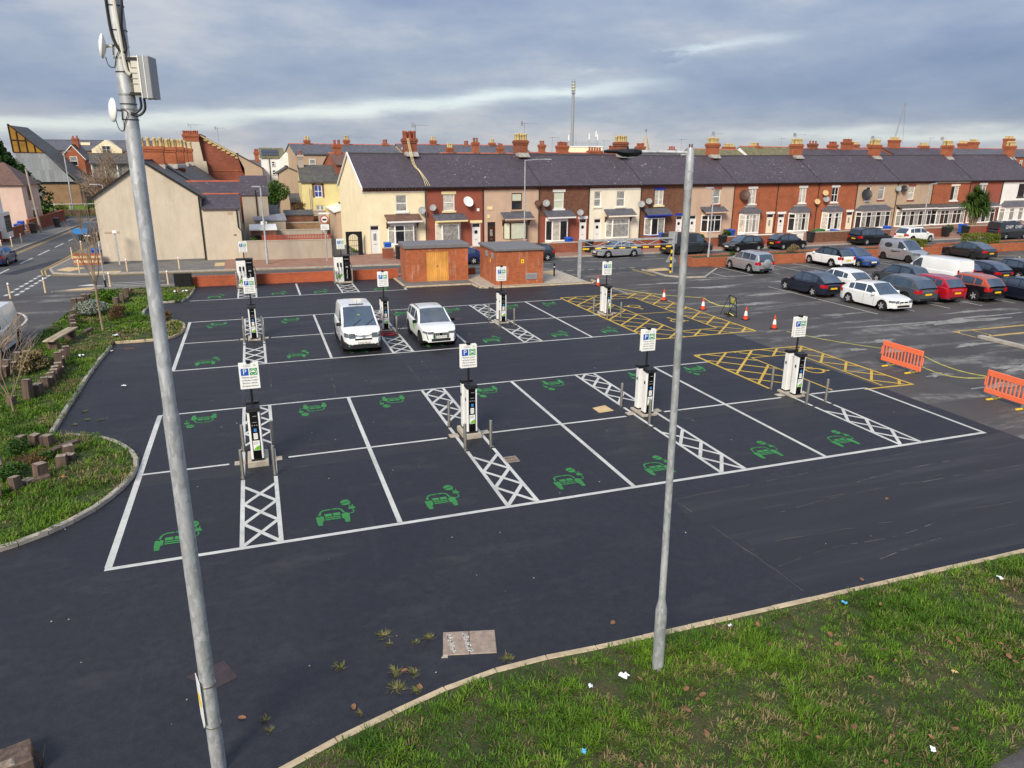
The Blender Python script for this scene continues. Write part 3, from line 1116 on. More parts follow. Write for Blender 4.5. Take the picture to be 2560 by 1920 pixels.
# second disabled bay: open towards the charger row
pline("yellow_outline", [((20.65, 10.7), (26.2, 10.6)), ((23.95, 4.62), (26.2, 4.55))], 0.11, "line_yellow", car_park)
pline("yellow_outline", [((20.68, 5.8), (20.65, 10.65)), ((26.15, 4.6), (26.15, 10.55))], 0.11, "line_yellow", car_park, 0.0052)
pline("yellow_outline", [((22.75, 9.6), (25.0, 9.5))], 0.08, "line_yellow", car_park)
pline("yellow_outline", [((22.75, 4.9), (22.75, 9.6)), ((24.95, 4.8), (25.0, 9.5))], 0.08, "line_yellow", car_park, 0.0052)
for sgn in (1, -1):
    m = MB()
    for k in range(-40, 80):
        c = k * 0.95 * 1.414
        for x0, x1, y0, y1 in ((20.7, 22.7, 5.9, 10.65), (25.0, 26.1, 4.65, 10.55), (22.7, 25.0, 9.55, 10.6)):
            if sgn > 0:
                q = [(x0 - 1, x0 - 1 + c - 60), (x0 + 30, x0 + 30 + c - 60), (x0 + 30, x0 + 30 + c - 59.86), (x0 - 1, x0 - 1 + c - 59.86)]
            else:
                q = [(x0 - 1, -x0 + 1 + c - 30), (x0 + 30, -x0 - 30 + c - 30), (x0 + 30, -x0 - 30 + c - 29.86), (x0 - 1, -x0 + 1 + c - 29.86)]
            q = clip_rect(q, x0 + .03, x1 - .03, y0 + .03, y1 - .03)
            if len(q) > 2:
                m.poly(q, Z2 + (0.0015 if sgn < 0 else 0))
    m.obj("yellow_hatching", "line_yellow", car_park)


# wheelchair symbol
def arc(cx, cy, r, a0, a1, n=14):
    return [(cx + r * cos(radians(a0 + (a1 - a0) * i / n)), cy + r * sin(radians(a0 + (a1 - a0) * i / n))) for i in range(n + 1)]


def strip(m, pts, w, z):
    for a, b in zip(pts, pts[1:]):
        m.line(a, b, w, z)


m = MB()
strip(m, arc(0, 0, 0.34, 120, 400), 0.09, 0)
strip(m, [(-0.05, 0.62), (-0.02, 0.22), (0.30, 0.20), (0.45, -0.18), (0.58, -0.14)], 0.10, 0.001)
strip(m, [(-0.04, 0.42), (0.25, 0.40)], 0.08, 0.002)
m.poly(arc(-0.06, 0.78, 0.10, 0, 330, 10), 0.001)
isa_mesh = m.mesh("wheelchair_symbol", "line_yellow")
for x, y, r in ((23.35, 21.0, pi), (23.65, 16.9, 0), (23.95, 7.2, 0)):
    link("wheelchair_symbol", isa_mesh, car_park, (x, y, 0.0055), r)

# green electric-car stencil: car front with cable and plug
m = MB()
g = 0.0
strip(m, [(-0.42, 0.14), (-0.36, 0.38), (-0.26, 0.46), (-0.02, 0.47)], 0.065, g)
strip(m, [(0.02, 0.47), (0.22, 0.46), (0.32, 0.38), (0.37, 0.20)], 0.065, g)
for x0, x1 in ((-0.25, -0.02), (0.02, 0.25)):
    m.poly([(x0, 0.10), (x1, 0.10), (x1, 0.25), (x0, 0.25)], g)
for y0, y1 in ((-0.10, -0.04), (0.0, 0.06)):
    m.poly([(-0.24, y0), (0.24, y0), (0.24, y1), (-0.24, y1)], g)
for sx in (-1, 1):
    m.poly([(sx * 0.28, 0.12), (sx * 0.42, 0.20), (sx * 0.53, 0.12), (sx * 0.52, -0.12), (sx * 0.49, -0.34), (sx * 0.35, -0.34), (sx * 0.34, -0.14), (sx * 0.28, -0.10)], g)
strip(m, [(0.52, 0.10), (0.66, 0.12), (0.70, 0.22), (0.66, 0.33)], 0.04, 0.001)
m.poly([(0.54, 0.35), (0.78, 0.35), (0.76, 0.45), (0.70, 0.51), (0.61, 0.51), (0.56, 0.45)], g)
m.poly([(0.58, 0.51), (0.62, 0.51), (0.62, 0.60), (0.58, 0.60)], 0.001)
m.poly([(0.68, 0.51), (0.72, 0.51), (0.72, 0.60), (0.68, 0.60)], 0.001)
for a0, a1 in ((18, 192), (204, 372)):
    m.poly(arc(0.50, 0.76, 0.17, a0, a1, 10), g)
ev_mesh = m.mesh("electric_car_symbol", "line_green")
SYM = [(x, 0.78, 0) for x in (1.15, 4.55, 7.12, 10.5, 13.15, 16.65, 19.4)] + [(x, 8.95, pi) for x in (1.35, 4.8, 7.45, 10.85, 13.45, 17.05, 19.55)]
SYM += [(x, 15.85, 0) for x in (1.05, 4.6, 7.2, 10.55, 13.2, 16.6, 19.2)] + [(x, 23.3, pi) for x in (1.3, 4.8, 7.4, 10.55, 13.35, 16.8, 19.1)]
SYM += [(0.8, 31.1, 0), (4.4, 31.15, 0), (6.9, 31.0, 0), (10.6, 30.85, 0)]
for x, y, r in SYM:
    o = link("electric_car_symbol", ev_mesh, car_park, (x, y, 0.0055), r)
    o.scale = (.72, .92, 1)

# worn markings on the old surface and the roads
for x in (36.0, 38.3, 40.6, 43.0, 45.3, 47.7, 50.0, 52.4, 54.7, 57.0, 59.4, 61.8, 64.2):
    pline("worn_bay_line", [((x - 1.15, 28.6), (x - 1.15, 32.9))], 0.09, "line_white_worn", old_park)
for x in (35.0, 37.6, 40.2, 42.7, 45.3, 47.9, 50.4, 53.0, 55.6):
    pline("worn_bay_line", [((x, 15.0), (x, 19.6)), ((x, 19.7), (x, 24.2))], 0.09, "line_white_worn", old_park)
pline("worn_bay_line", [((33.3, 28.6), (37, 28.55))], 0.09, "line_white_worn", old_park)
pline("worn_bay_line", [((24.9, 28.3), (24.95, 24.8)), ((24.7, 33.0), (26.5, 30.0))], 0.08, "line_white_worn", old_park)
yellow_zone((35.25, 45.0, 9.3, 10.6), (36.4, 44.9, 9.4, 10.5), "line_yellow_worn", old_park, 1.3, 0.09, False)
MB().prism([(35.3, 6.4), (35.62, 6.4), (35.6, 9.35), (35.25, 9.3)], -0.02, 0.11).obj("kerb_edge", "kerb_grey", old_park)
MB().poly([(61.0, 26.5), (68.0, 26.4), (68.0, 32.4), (61.5, 32.4)], 0.0015).obj("repair_patch", "asphalt_old", old_park)
for a, b in (((63, 28), (66.5, 30.6)), ((63.2, 30.2), (67.5, 29.0)), ((64, 31.5), (68, 31.4)), ((62.8, 27.4), (67.5, 27.2))):
    pline("worn_yellow_line", [(a, b)], 0.12, "line_yellow_worn", old_park, 0.008)
road = bpy.data.objects["main_road"]
street = bpy.data.objects["side_street"]
for y0, y1 in ((50.4, 53.9), (55.7, 59.5), (61.5, 64.9), (67.0, 69.2), (44.0, 47.5), (36, 39.5), (73, 76), (80, 83)):
    pline("centre_dash", [((-13.9, y0), (-13.9, y1))], 0.13, "line_white", street, -0.004)
for k in range(8):
    y = 35.2 + k * 1.08
    for x in (-10.95, -10.4):
        pline("give_way_dash", [((x, y), (x, y + 0.62))], 0.22, "line_white", road, 0.002)
MB().poly([(-7.7, 37.9), (-6.9, 38.5), (-6.6, 37.6)], -0.007).obj("give_way_triangle", "line_white", road)
pline("centre_line", [((-6.3, 38.5), (-2.6, 38.45)), ((-6.6, 37.75), (-2.9, 37.7))], 0.13, "line_white", road, -0.007)
for k in range(14):
    x = 18 + k * 5.2
    pline("centre_dash", [((x, 38.55 + k * .03), (x + 2.2, 38.56 + k * .03))], 0.1, "line_white_worn", road, -0.007)
for k in range(9):
    x = 23.4 + k * 0.86
    pline("give_way_dash", [((x, 34.6), (x + 0.5, 34.58))], 0.14, "line_white_worn", road, 0.002)
for k in range(20):
    x = 27 + k * 2.6
    pline("edge_dash", [((x, 40.0 + k * .06), (x + 1.1, 40.0 + k * .06))], 0.09, "line_white_worn", road, -0.007)
for off in (0.28, 0.50):
    pts = [(-10.9 - off, 60), (-10.85 - off, 53.0), (-11.0 - off, 46.0), (-10.45 - off * .7, 43.8 - off), (-8.7, 42.85 - off), (-5.97, 42.5 - off), (-2.86, 42.3 - off), (8, 41.4 - off)]
    pline("double_yellow_line", list(zip(pts, pts[1:])), 0.09, "line_yellow_worn", road, 0.003)
    pline("double_yellow_line", [((-16.4 + off, 44), (-16.1 + off, 85))], 0.09, "line_yellow_worn", street, -0.004)
    pts = [(30.35 - off * .3, 34.0), (30.5 - off, 33.2), (30.6 - off, 32.0), (30.55 - off, 30.5)]
    pline("double_yellow_line", list(zip(pts, pts[1:])), 0.09, "line_yellow_worn", old_park, 0.003)
pts = smooth_line([(-9.6, 30.1), (-8.7, 29.2), (-8.1, 27.8), (-7.85, 26.0), (-7.85, 20)], 5)
pline("bay_curve", list(zip(pts, pts[1:])), 0.12, "line_white", bpy.data.objects["lay_by"], 0.004)
pline("resurfaced_trench", [((-13.2, 44.5), (-11.2, 52.5))], 1.1, "asphalt_new", street, -0.0055)

# worn-through patches on the old surface
rp = random.Random(5)
for cx, cy, rx, ry in [(37, 12.6, 7.5, .62), (30, 19.6, 3.6, .42), (33.5, 22, 3.2, .38), (31.5, 25.2, 3.0, .45), (29.4, 8.6, 1.2, .42), (30.2, 10.2, 1.6, .35), (32.3, 5.0, 2.2, .55), (29.2, 3.4, 1.4, .42), (35, 3.3, 2.6, .5), (41, 14.0, 3.4, .3),
                       (31, 1.8, 1.7, .35), (47, 12.4, 4.2, .5), (28.6, 11.9, .9, .25), (33, 15.6, 2.0, .3), (28.1, 9.3, .7, .25), (38, 25.8, 4.0, .4), (45, 26.4, 4.5, .45), (29, 27.4, 2.6, .4), (33.8, 8.4, 1.6, .35), (28.2, 5.2, .8, .3), (38, 6.0, 2.5, .4), (33, 28.0, 3, .3)]:
    n = 46
    pts = []
    for i in range(n):
        a = 2 * pi * i / n
        k = .62 + .38 * sin(3 * a + cx) * .6 + rp.uniform(-.28, .28)
        pts.append((cx + rx * k * cos(a), cy + ry * k * sin(a) + .12 * rx * .12 * cos(a * 2)))
    MB().poly(pts, 0.0016).obj("worn_patch", "asphalt_worn", old_park)
# stone chippings scattered over the fresh tarmac
m = MB()
for k in range(150):
    x, y = rp.uniform(-2.4, 24.3), rp.uniform(-5.2, 27.5)
    s_ = rp.uniform(.006, .018)
    a = rp.random() * 6.28
    pts = [(x + s_ * cos(a + b) * rp.uniform(.6, 1.3), y + s_ * sin(a + b) * rp.uniform(.6, 1.3)) for b in (0, 1.5, 3.1, 4.6)]
    m.prism(pts, 0.004, .004 + s_ * .6)
kind(m.obj("loose_chippings", "concrete", car_park), "stuff")

# ================================================================== CHARGING POINTS
def sign_pair(root, zc, w, h, gap, y0, detail):
    """two printed boards back to back on the post"""
    for sgn in (-1, 1):
        b = MB().bev(-w / 2, w / 2, -0.008, 0.008, -h / 2, h / 2, 0.004).obj("sign_board", "sign_white", root, loc=(0, y0 + sgn * gap, zc), rz=0 if sgn < 0 else pi)
        f = -0.0115
        k = w / 0.5
        s1 = 0.19 * k
        MB().box(-0.205 * k, -0.205 * k + s1, f, f + .003, 0.02 * k, 0.02 * k + s1).obj("blue_parking_panel", "sign_blue", b)
        MB().box(0.015 * k, 0.015 * k + s1, f, f + .003, 0.02 * k, 0.02 * k + s1).obj("green_charging_panel", "sign_green", b)
        link("letter_panel", text_mesh("P", 0.20 * k, "sign_white"), b, (-0.205 * k + s1 / 2, f - .002, 0.02 * k + s1 / 2))
        m = MB()
        for a0 in range(0, 360, 15):
            p, q = radians(a0), radians(a0 + 15)
            cx, cz = 0.015 * k + s1 / 2, 0.02 * k + s1 / 2
            m.add([(cx + .082 * k * cos(p), f - .002, cz + .082 * k * sin(p)), (cx + .082 * k * cos(q), f - .002, cz + .082 * k * sin(q)),
                   (cx + .07 * k * cos(q), f - .002, cz + .07 * k * sin(q)), (cx + .07 * k * cos(p), f - .002, cz + .07 * k * sin(p))], ((0, 1, 2, 3),))
        m.box(cx - .055 * k, cx + .045 * k, f - .003, f - .001, cz - .012 * k, cz + .020 * k)
        m.box(cx - .035 * k, cx + .02 * k, f - .003, f - .001, cz + .020 * k, cz + .034 * k)
        m.box(cx + .045 * k, cx + .075 * k, f - .003, f - .001, cz - .05 * k, cz - .03 * k)
        kind(m.obj("charging_pictogram", "sign_white", b), "stuff")
        for i, tx in enumerate(("Mannau gwefru", "cerbydau trydan", "Electric vehicle", "charging stations")):
            link("lettering", text_mesh(tx, 0.062 * k, "ink"), b, (0, f - .001, -0.035 * k - i * 0.078 * k))
        link("lettering", text_mesh("sir ddinbych", 0.036 * k, "sign_grey"), b, (-0.04 * k, f - .001, h / 2 - .045 * k))
        link("lettering", text_mesh("denbighshire", 0.036 * k, "sign_grey"), b, (-0.04 * k, f - .001, h / 2 - .085 * k))
        m = MB()
        for a0 in range(0, 360, 60):
            m.add([(0.15 * k + .028 * k * cos(radians(a0 + t)), f - .001, h / 2 - .065 * k + .028 * k * sin(radians(a0 + t))) for t in (0, 25, 45)] + [(0.15 * k + .012 * k * cos(radians(a0 + 22)), f - .001, h / 2 - .065 * k + .012 * k * sin(radians(a0 + 22)))], ((0, 1, 2, 3),))
        kind(m.obj("council_emblem", "sign_green", b), "stuff")


def slim_charger(x, y, label, wide_plinth):
    t = thing("charging_point", label, "charging point", (x, y, 0), group="twin charging posts on the bay lines")
    pz = 0.16 if wide_plinth else 0.07
    MB().bev(-0.27, 0.27, -0.30, 0.55, -0.02, pz, 0.012).obj("plinth", "concrete", t)
    for k, (cy, face) in enumerate(((-0.10, -1), (0.36, 1))):
        c = link("cabinet", None, t, (0, cy, pz), 0 if face < 0 else pi)
        hh = 1.42
        MB().bev(-0.16, 0.16, -0.115, 0.115, 0.05, hh, 0.012).obj("casing", "white_cabinet", c)
        MB().bev(-0.165, 0.165, -0.135, 0.12, 0.0, 0.05, 0.01).obj("foot", "black_plastic", c)
        MB().bev(-0.105, 0.105, -0.128, -0.112, 0.05, hh - .02, 0.004).obj("front_panel", "black_gloss", c)
        m = MB()
        m.hexa(((-.18, -.16, hh - .02), (.18, -.16, hh - .02), (.18, .13, hh), (-.18, .13, hh)), ((-.165, -.14, hh + .07), (.165, -.14, hh + .07), (.165, .12, hh + .10), (-.165, .12, hh + .10)))
        m.obj("cap", "black_plastic", c)
        f = -0.131
        m = MB()
        m.box(-.085, .085, f, f + .002, .30, .58)
        m.box(-.05, .055, f, f + .002, .62, .79)
        kind(m.obj("notice", "sign_white", c), "stuff")
        MB().add([(-.08, f - .002, .31), (.085, f - .002, .31), (.085, f - .002, .43), (.02, f - .002, .42), (-.04, f - .002, .37)], ((0, 1, 2, 3, 4),)).obj("leaf_print", "leaf_green", c)
        MB().box(-.03, .04, f, f + .002, .83, .92).obj("contactless_label", "sticker_blue", c)
        m = MB()
        for bx in (-.06, 0.0, .06):
            m.box(bx - .014, bx + .014, f, f + .002, 1.0, 1.025)
        m.box(-.05, .06, f, f + .002, 1.09, 1.105)
        m.box(-.03, .07, f, f + .002, 1.26, 1.275)
        for zz in (.475, .505, .535):
            m.box(-.075, .05, f - .002, f + .001, zz, zz + .012)
        for zz in (.66, .69, .72, .75):
            m.box(-.04, .04, f - .002, f + .001, zz, zz + .008)
        kind(m.obj("panel_print", "sign_grey", c), "stuff")
        for sx in (-1, 1):
            MB().bev(min(sx * .157, sx * .175), max(sx * .157, sx * .175), -.05, .01, 1.0, 1.09, .004).obj("socket", "black_plastic", c)
    MB().cyl(0, 0.13, pz, 2.86, 0.032, 12).obj("sign_post", "black_metal", t, 40)
    sign_pair(t, 2.46, 0.50, 0.70, 0.05, 0.13, True)
    MB().box(-.05, .05, .06, .20, 2.80, 2.87).obj("post_cap", "black_plastic", t)
    for sx in (-1, 1):
        MB().box(min(sx * .34, sx * .62), max(sx * .34, sx * .62), 0.0, 0.26, -0.01, 0.016).obj("ground_plate", "concrete", t)
    return t


slim_charger(2.96, 4.66, "twin charging post on a deep concrete block, front row nearest the grass bulb", True)
slim_charger(9.02, 4.78, "twin white and black charging post beside the metal drain grate in the front row", True)
slim_charger(15.03, 4.86, "twin white and black charging post just left of the tall lamp column, front row", False)
slim_charger(21.02, 4.92, "twin white and black charging post at the yellow hatched bay nearest the orange barriers", False)
slim_charger(2.97, 19.45, "twin white and black charging post in the middle row, left of the white van", False)
slim_charger(8.98, 19.45, "twin white and black charging post standing between the white van and white car", False)
slim_charger(14.9, 19.35, "twin charging post right of the white car, in front of the vented brick kiosk", False)
slim_charger(20.85, 19.5, "twin white and black charging post at the yellow hatched bays nearest the height barrier", False)


def rapid_charger(x, y, label):
    t = thing("rapid_charger", label, "rapid charger", (x, y, 0), group="rapid chargers by the low brick wall")
    MB().bev(-.56, .56, -.36, .36, -.02, .10, .012).obj("plinth", "concrete", t)
    MB().bev(-.50, .06, -.29, .29, .10, 1.72, .015).obj("white_cabinet", "white_cabinet", t)
    MB().bev(.064, .50, -.31, .31, .10, 1.74, .015).obj("black_cabinet", "black_gloss", t)
    MB().bev(-.52, .52, -.33, .33, 1.744, 1.80, .012).obj("cap", "black_plastic", t)
    f = -.296
    for sx in (-.30, -.10):
        g_ = MB()
        g_.box(sx - .05, sx + .05, f - .03, f + .01, 1.08, 1.34)
        c = g_.obj("plug_holster", "black_plastic", t)
        pts = [(sx, f - .05, 1.10), (sx + .02, f - .12, .75), (sx - .08, f - .16, .40), (sx - .14, f - .14, .28), (sx - .16, f - .05, .55), (sx - .17, f - .02, .8)]
        MB().tube(smooth_line(pts, 4), .016, 6).obj("charging_cable", "black_plastic", t, 40)
    MB().add([(-.40, f - .003, .30), (-.10, f - .003, .38), (0.0, f - .003, .62), (-.20, f - .003, .56), (-.36, f - .003, .46)], ((0, 1, 2, 3, 4),)).obj("leaf_print", "leaf_green", t)
    f2 = -.313
    MB().box(.15, .40, f2, f2 + .004, 1.15, 1.38).obj("screen", "pane_dark", t)
    m = MB()
    m.box(.20, .36, f2, f2 + .002, 1.0, 1.10)
    m.box(.12, .42, f2, f2 + .002, 1.55, 1.585)
    kind(m.obj("panel_print", "sign_grey", t), "stuff")
    tx = link("lettering", text_mesh("EV Rapid Charger", .085, "sign_white"), t, (.28, f2 - .002, .58))
    tx.rotation_euler = (0, -pi / 2, 0)
    pts = [(.51, 0, 1.3), (.60, -.05, 1.15), (.63, -.05, .7), (.58, 0, .35), (.53, .0, .5)]
    MB().tube(smooth_line(pts, 4), .018, 6).obj("charging_cable", "black_plastic", t, 40)
    MB().cyl(0, .1, 1.70, 2.78, .03, 10).obj("sign_post", "black_metal", t, 40)
    sign_pair(t, 2.52, .50, .66, .05, .1, False)


rapid_charger(2.62, 34.35, "tall white and black rapid charger by the brick wall, nearest the black street cabinet")
rapid_charger(8.68, 34.3, "tall rapid charger by the brick wall, nearest the kiosk with wooden doors")

# ================================================================== STEEL BOLLARDS
b_mesh = MB().lathe([(.046, 0), (.046, .80), (.042, .822), (.0, .83)], 14).mesh("steel_bollard", "steel", 40)
b_mesh2 = MB().lathe([(.05, 0), (.05, .98), (.045, 1.0), (.0, 1.01)], 14).mesh("steel_bollard", "steel", 40)
BOL = [((2.57, 3.68), "front left of the charging post on the deep concrete block"), ((3.36, 3.70), "front right of the charging post on the deep concrete block"),
       ((2.58, 5.58), "rear left of the charging post on the deep concrete block"), ((3.38, 5.66), "rear right of the charging post on the deep concrete block"),
       ((8.60, 5.72), "rear left of the charging post by the drain grate"), ((8.55, 3.68), "front left of the charging post by the drain grate"), ((9.33, 3.72), "front right of the charging post by the drain grate"),
       ((14.6, 5.75), "rear left of the charging post beside the tall lamp column"), ((14.64, 3.92), "front left of the charging post beside the tall lamp column"), ((15.42, 3.90), "front right of the charging post beside the tall lamp column"),
       ((20.7, 5.72), "rear left of the charging post nearest the orange barriers"), ((20.76, 3.95), "front left of the charging post nearest the orange barriers"), ((21.55, 3.93), "front right of the charging post nearest the orange barriers"),
       ((2.55, 18.82), "front left of the middle row charging post left of the van"), ((3.37, 18.83), "front right of the middle row charging post left of the van"),
       ((2.52, 20.7), "rear left of the middle row charging post left of the van"), ((3.35, 20.6), "rear right of the middle row charging post left of the van"),
       ((9.38, 18.62), "standing between the white van and the white car"),
       ((14.45, 20.14), "rear left of the charging post in front of the brick kiosk"), ((14.48, 18.48), "front left of the charging post in front of the brick kiosk"), ((15.33, 18.71), "front right of the charging post in front of the brick kiosk"),
       ((20.38, 20.09), "rear left of the charging post nearest the height barrier"), ((20.49, 18.64), "front left of the charging post nearest the height barrier"), ((21.23, 18.55), "front right of the charging post nearest the height barrier")]
for (x, y), w in BOL:
    tag(link("steel_bollard", b_mesh, None, (x, y, 0)), "stainless steel bollard " + w, "bollard", "steel bollards round the charging posts")
for (x, y), w in [((2.05, 34.0), "left of the rapid charger nearest the street cabinet"), ((3.2, 34.0), "right of the rapid charger nearest the street cabinet"),
                  ((8.1, 33.75), "left of the rapid charger nearest the wooden doors"), ((9.25, 33.7), "right of the rapid charger nearest the wooden doors")]:
    tag(link("steel_bollard", b_mesh2, None, (x, y, 0)), "tall stainless steel bollard " + w, "bollard", "steel bollards round the rapid chargers")

# ================================================================== NEAR LAMP COLUMNS
# left column: radio gear strapped to it
LP = Vector((2.31, -6.07, 0.0))
t = thing("lamp_column", "galvanised lamp column carrying two white dish antennas and a grey box, left foreground", "lamp column", LP)
t.rotation_euler = (0, radians(.4), 0)
MB().lathe([(.098, -.3), (.096, 1.0), (.090, 5.12), (.086, 5.15), (.074, 5.22), (.076, 11.5), (.0, 11.5)], 28).obj("pole", "galvanised", t, 40)
CR = Vector((cos(YAW), -sin(YAW), 0))       # across the view of the car park
CF = Vector((sin(YAW), cos(YAW), 0))


def loc(a, b, z):
    v = CR * a + CF * b
    return (v.x, v.y, z)


for z in (8.46, 8.60, 8.94, 9.05):
    MB().lathe([(.075, z - .008), (.080, z - .008), (.080, z + .008), (.075, z + .008)], 24).obj("steel_band", "steel", t, 40)
for z in (8.36, 8.51, 8.81, 9.19, 9.41):
    MB().lathe([(.076, z - .004), (.0815, z - .004), (.0815, z + .004), (.076, z + .004)], 20).obj("cable_tie", "black_plastic", t, 40)
for zc, out, fwd, tilt, zt in ((9.05, .185, .0, .42, .10), (8.45, .145, -.05, .72, .05)):
    d = link("dish_antenna", None, t, loc(0, 0, zc))
    face = (CR * -cos(tilt) - CF * sin(tilt) + Vector((0, 0, zt))).normalized()
    m = MB()
    m.lathe([(.0, .030), (.05, .028), (.09, .018), (.113, .006), (.117, -.004), (.112, -.012), (.06, -.028), (.03, -.036), (.0, -.038)], 28)
    o = m.obj("radome", "sign_white", d, 60)
    o.location = loc(-out, fwd, 0)
    o.rotation_euler = face.to_track_quat("Z", "Y").to_euler()
    MB().tube([loc(-.07, 0, -.005), loc(-.10, fwd * .5, 0), loc(-out + .02, fwd, 0)], [.010, .010, .022], 8).obj("mount_arm", "grey_plastic", d, 40)
    MB().tube(smooth_line([loc(-out + .02, fwd, -.10), loc(-out + .05, fwd - .02, -.18), loc(-.06, -.06, -.20), loc(-.02, -.085, -.12), loc(.02, -.085, -.03), loc(-.03, -.08, .0), loc(-.05, -.07, -.09)], 5), .0045, 6).obj("antenna_cable", "black_plastic", d, 40)
b = link("equipment_box", None, t, loc(.17, .03, 8.765))
b.rotation_euler = (0, 0, -YAW + .12)
MB().bev(-.07, .004, -.10, .10, -.185, .19, .006).obj("back_shell", "grey_plastic", b)
MB().bev(.012, .11, -.115, .115, -.20, .195, .006).obj("front_shell", "sign_grey", b)
MB().box(.004, .012, -.118, .118, -.203, .198).obj("seal_strip", "sign_white", b)
MB().box(.055, .061, -.118, .118, -.203, .198).obj("lid_rib", "sign_white", b)
for z in (-.07, -.02, .03, .08):
    MB().box(-.075, -.02, -.106, -.1005, z, z + .006).obj("cooling_rib", "sign_grey", b)
for z in (.15, -.175):
    MB().box(-.11, .0, -.108, .06, z, z + .028).obj("bracket", "black_metal", b)
MB().tube(smooth_line([loc(.15, -.05, 8.57), loc(.15, -.05, 8.48), loc(.10, -.06, 8.43), loc(.05, -.075, 8.42)], 5), .012, 8).obj("cable", "black_plastic", t, 40)
MB().tube(smooth_line([loc(.19, -.05, 8.57), loc(.185, -.05, 8.46), loc(.12, -.06, 8.40), loc(.05, -.08, 8.41)], 5), .012, 8).obj("cable", "black_plastic", t, 40)
MB().tube(smooth_line([loc(-.045, -.075, 9.7), loc(-.045, -.075, 9.35), loc(-.03, -.085, 9.15), loc(.01, -.09, 9.03), loc(.06, -.085, 8.985), loc(.085, -.07, 9.02), loc(.075, -.06, 9.12), loc(.065, -.06, 9.22), loc(.085, -.06, 9.36), loc(.10, -.05, 9.5), loc(.10, -.05, 9.7)], 4), .013, 8).obj("cable", "black_plastic", t, 40)
MB().tube(smooth_line([loc(.03, -.08, 9.7), loc(.04, -.082, 9.3), loc(.055, -.085, 8.95), loc(.07, -.09, 8.82), loc(.10, -.085, 8.78)], 4), .017, 8).obj("conduit", "grey_plastic", t, 40)
MB().tube(smooth_line([loc(.075, -.03, 9.1), loc(.085, -.05, 8.9), loc(.11, -.07, 8.80)], 4), .012, 8).obj("conduit", "grey_plastic", t, 40)
# small sign plate turned almost edge on
s_ = link("sign_plate", None, t, loc(-.115, -.03, 1.10))
s_.rotation_euler = (0, 0, radians(-75))
MB().add([(-.13, 0, -.26), (.0, 0, -.40), (.13, 0, -.26), (.13, 0, .40), (-.13, 0, .40)] + [(-.13, .006, -.26), (.0, .006, -.40), (.13, .006, -.26), (.13, .006, .40), (-.13, .006, .40)],
         ((0, 1, 2, 3, 4), (9, 8, 7, 6, 5), (0, 5, 6, 1), (1, 6, 7, 2), (2, 7, 8, 3), (3, 8, 9, 4), (4, 9, 5, 0))).obj("plate", "sign_white", s_)
MB().lathe([(.0, -.004), (.10, -.004), (.10, -.001), (.0, -.001)], 18, (0, 0, .06), "y").obj("yellow_disc", "sign_yellow", s_)
for z in (.75, 1.4):
    MB().lathe([(.097, z - .012), (.102, z - .012), (.102, z + .012), (.097, z + .012)], 20).obj("steel_band", "steel", t, 40)

# right column with its arm and lantern, leaning a little
t = thing("lamp_column", "galvanised lamp column with a black lantern arm standing in the grass, right of centre", "lamp column", (9.02, -6.27, 0.0))
t.rotation_euler = (0, radians(-.85), 0)
MB().lathe([(.092, -.3), (.092, 1.12), (.088, 1.18), (.054, 1.36), (.050, 7.60), (.052, 7.605), (.056, 7.64), (.050, 8.12), (.040, 8.15), (.0, 8.15)], 24).obj("pole", "galvanised", t, 40)
for z in (7.72, 7.85):
    MB().lathe([(.0, z), (.062, z), (.062, z + .010), (.0, z + .010)], 6).obj("clamp_bolt", "galvanised", t)
MB().tube([loc(0, 0, 8.085), loc(-.35, .02, 8.10), loc(-.72, .04, 8.105)], .024, 10).obj("bracket_arm", "galvanised", t, 40)
h = link("lantern", None, t, loc(-.66, .04, 8.10))
h.rotation_euler = (0, 0, -YAW + pi)
MB().loft([[(x, y * w, z0 + zz * k) for y, zz in ((-1, 0), (-.8, .04), (0, .05), (.8, .04), (1, 0), (.7, -.05), (0, -.06), (-.7, -.05))] for x, w, z0, k in ((-.03, .04, .0, .5), (.06, .10, -.005, 1.0), (.16, .13, -.008, 1.0), (.24, .12, .0, .8), (.30, .08, .012, .45), (.42, .055, .014, .4), (.46, .03, .012, .3))]).obj("lantern_body", "black_plastic", h, 50)
MB().box(.05, .24, -.08, .08, -.066, -.056).obj("lens", "lamp_clear", h)
MB().lathe([(.0, 0), (.015, 0), (.015, .03), (.0, .035)], 8, (.15, 0, .04)).obj("photocell", "black_plastic", h)
for sx in (-1, 1):
    MB().lathe([(.010, 8.14), (.010, 8.19), (.0, 8.195)], 8, (sx * .018, 0, 0)).obj("eye_bolt", "rust", t)

# ================================================================== BRICK KIOSKS AND LOW WALL
t = thing("brick_kiosk", "orange brick kiosk with tall wooden double doors and flat grey roof", "kiosk", (12.62, 32.55, 0), -0.035)
W_, D_, H_ = 4.22, 2.3, 2.28
m = MB()
dx0, dx1, dz = 1.36, 2.86, 2.06
m.box(0, dx0, 0, .2, 0, H_)
m.box(dx1, W_, 0, .2, 0, H_)
m.box(dx0, dx1, 0, .2, dz, H_)
m.box(0, .2, .2, D_, 0, H_)
m.box(W_ - .2, W_, .2, D_, 0, H_)
m.box(.2, W_ - .2, D_ - .2, D_, 0, H_)
m.obj("wall", "brick_kiosk", t)
MB().bev(-.10, W_ + .10, -.12, D_ + .1, H_, H_ + .24, .03).obj("roof", "grey_cap", t)
m = MB()
m.box(dx0, dx0 + .06, .03, .12, 0, dz)
m.box(dx1 - .06, dx1, .03, .12, 0, dz)
m.box(dx0 + .06, dx1 - .06, .03, .12, dz - .06, dz)
m.obj("door_frame", "oak_door", t)
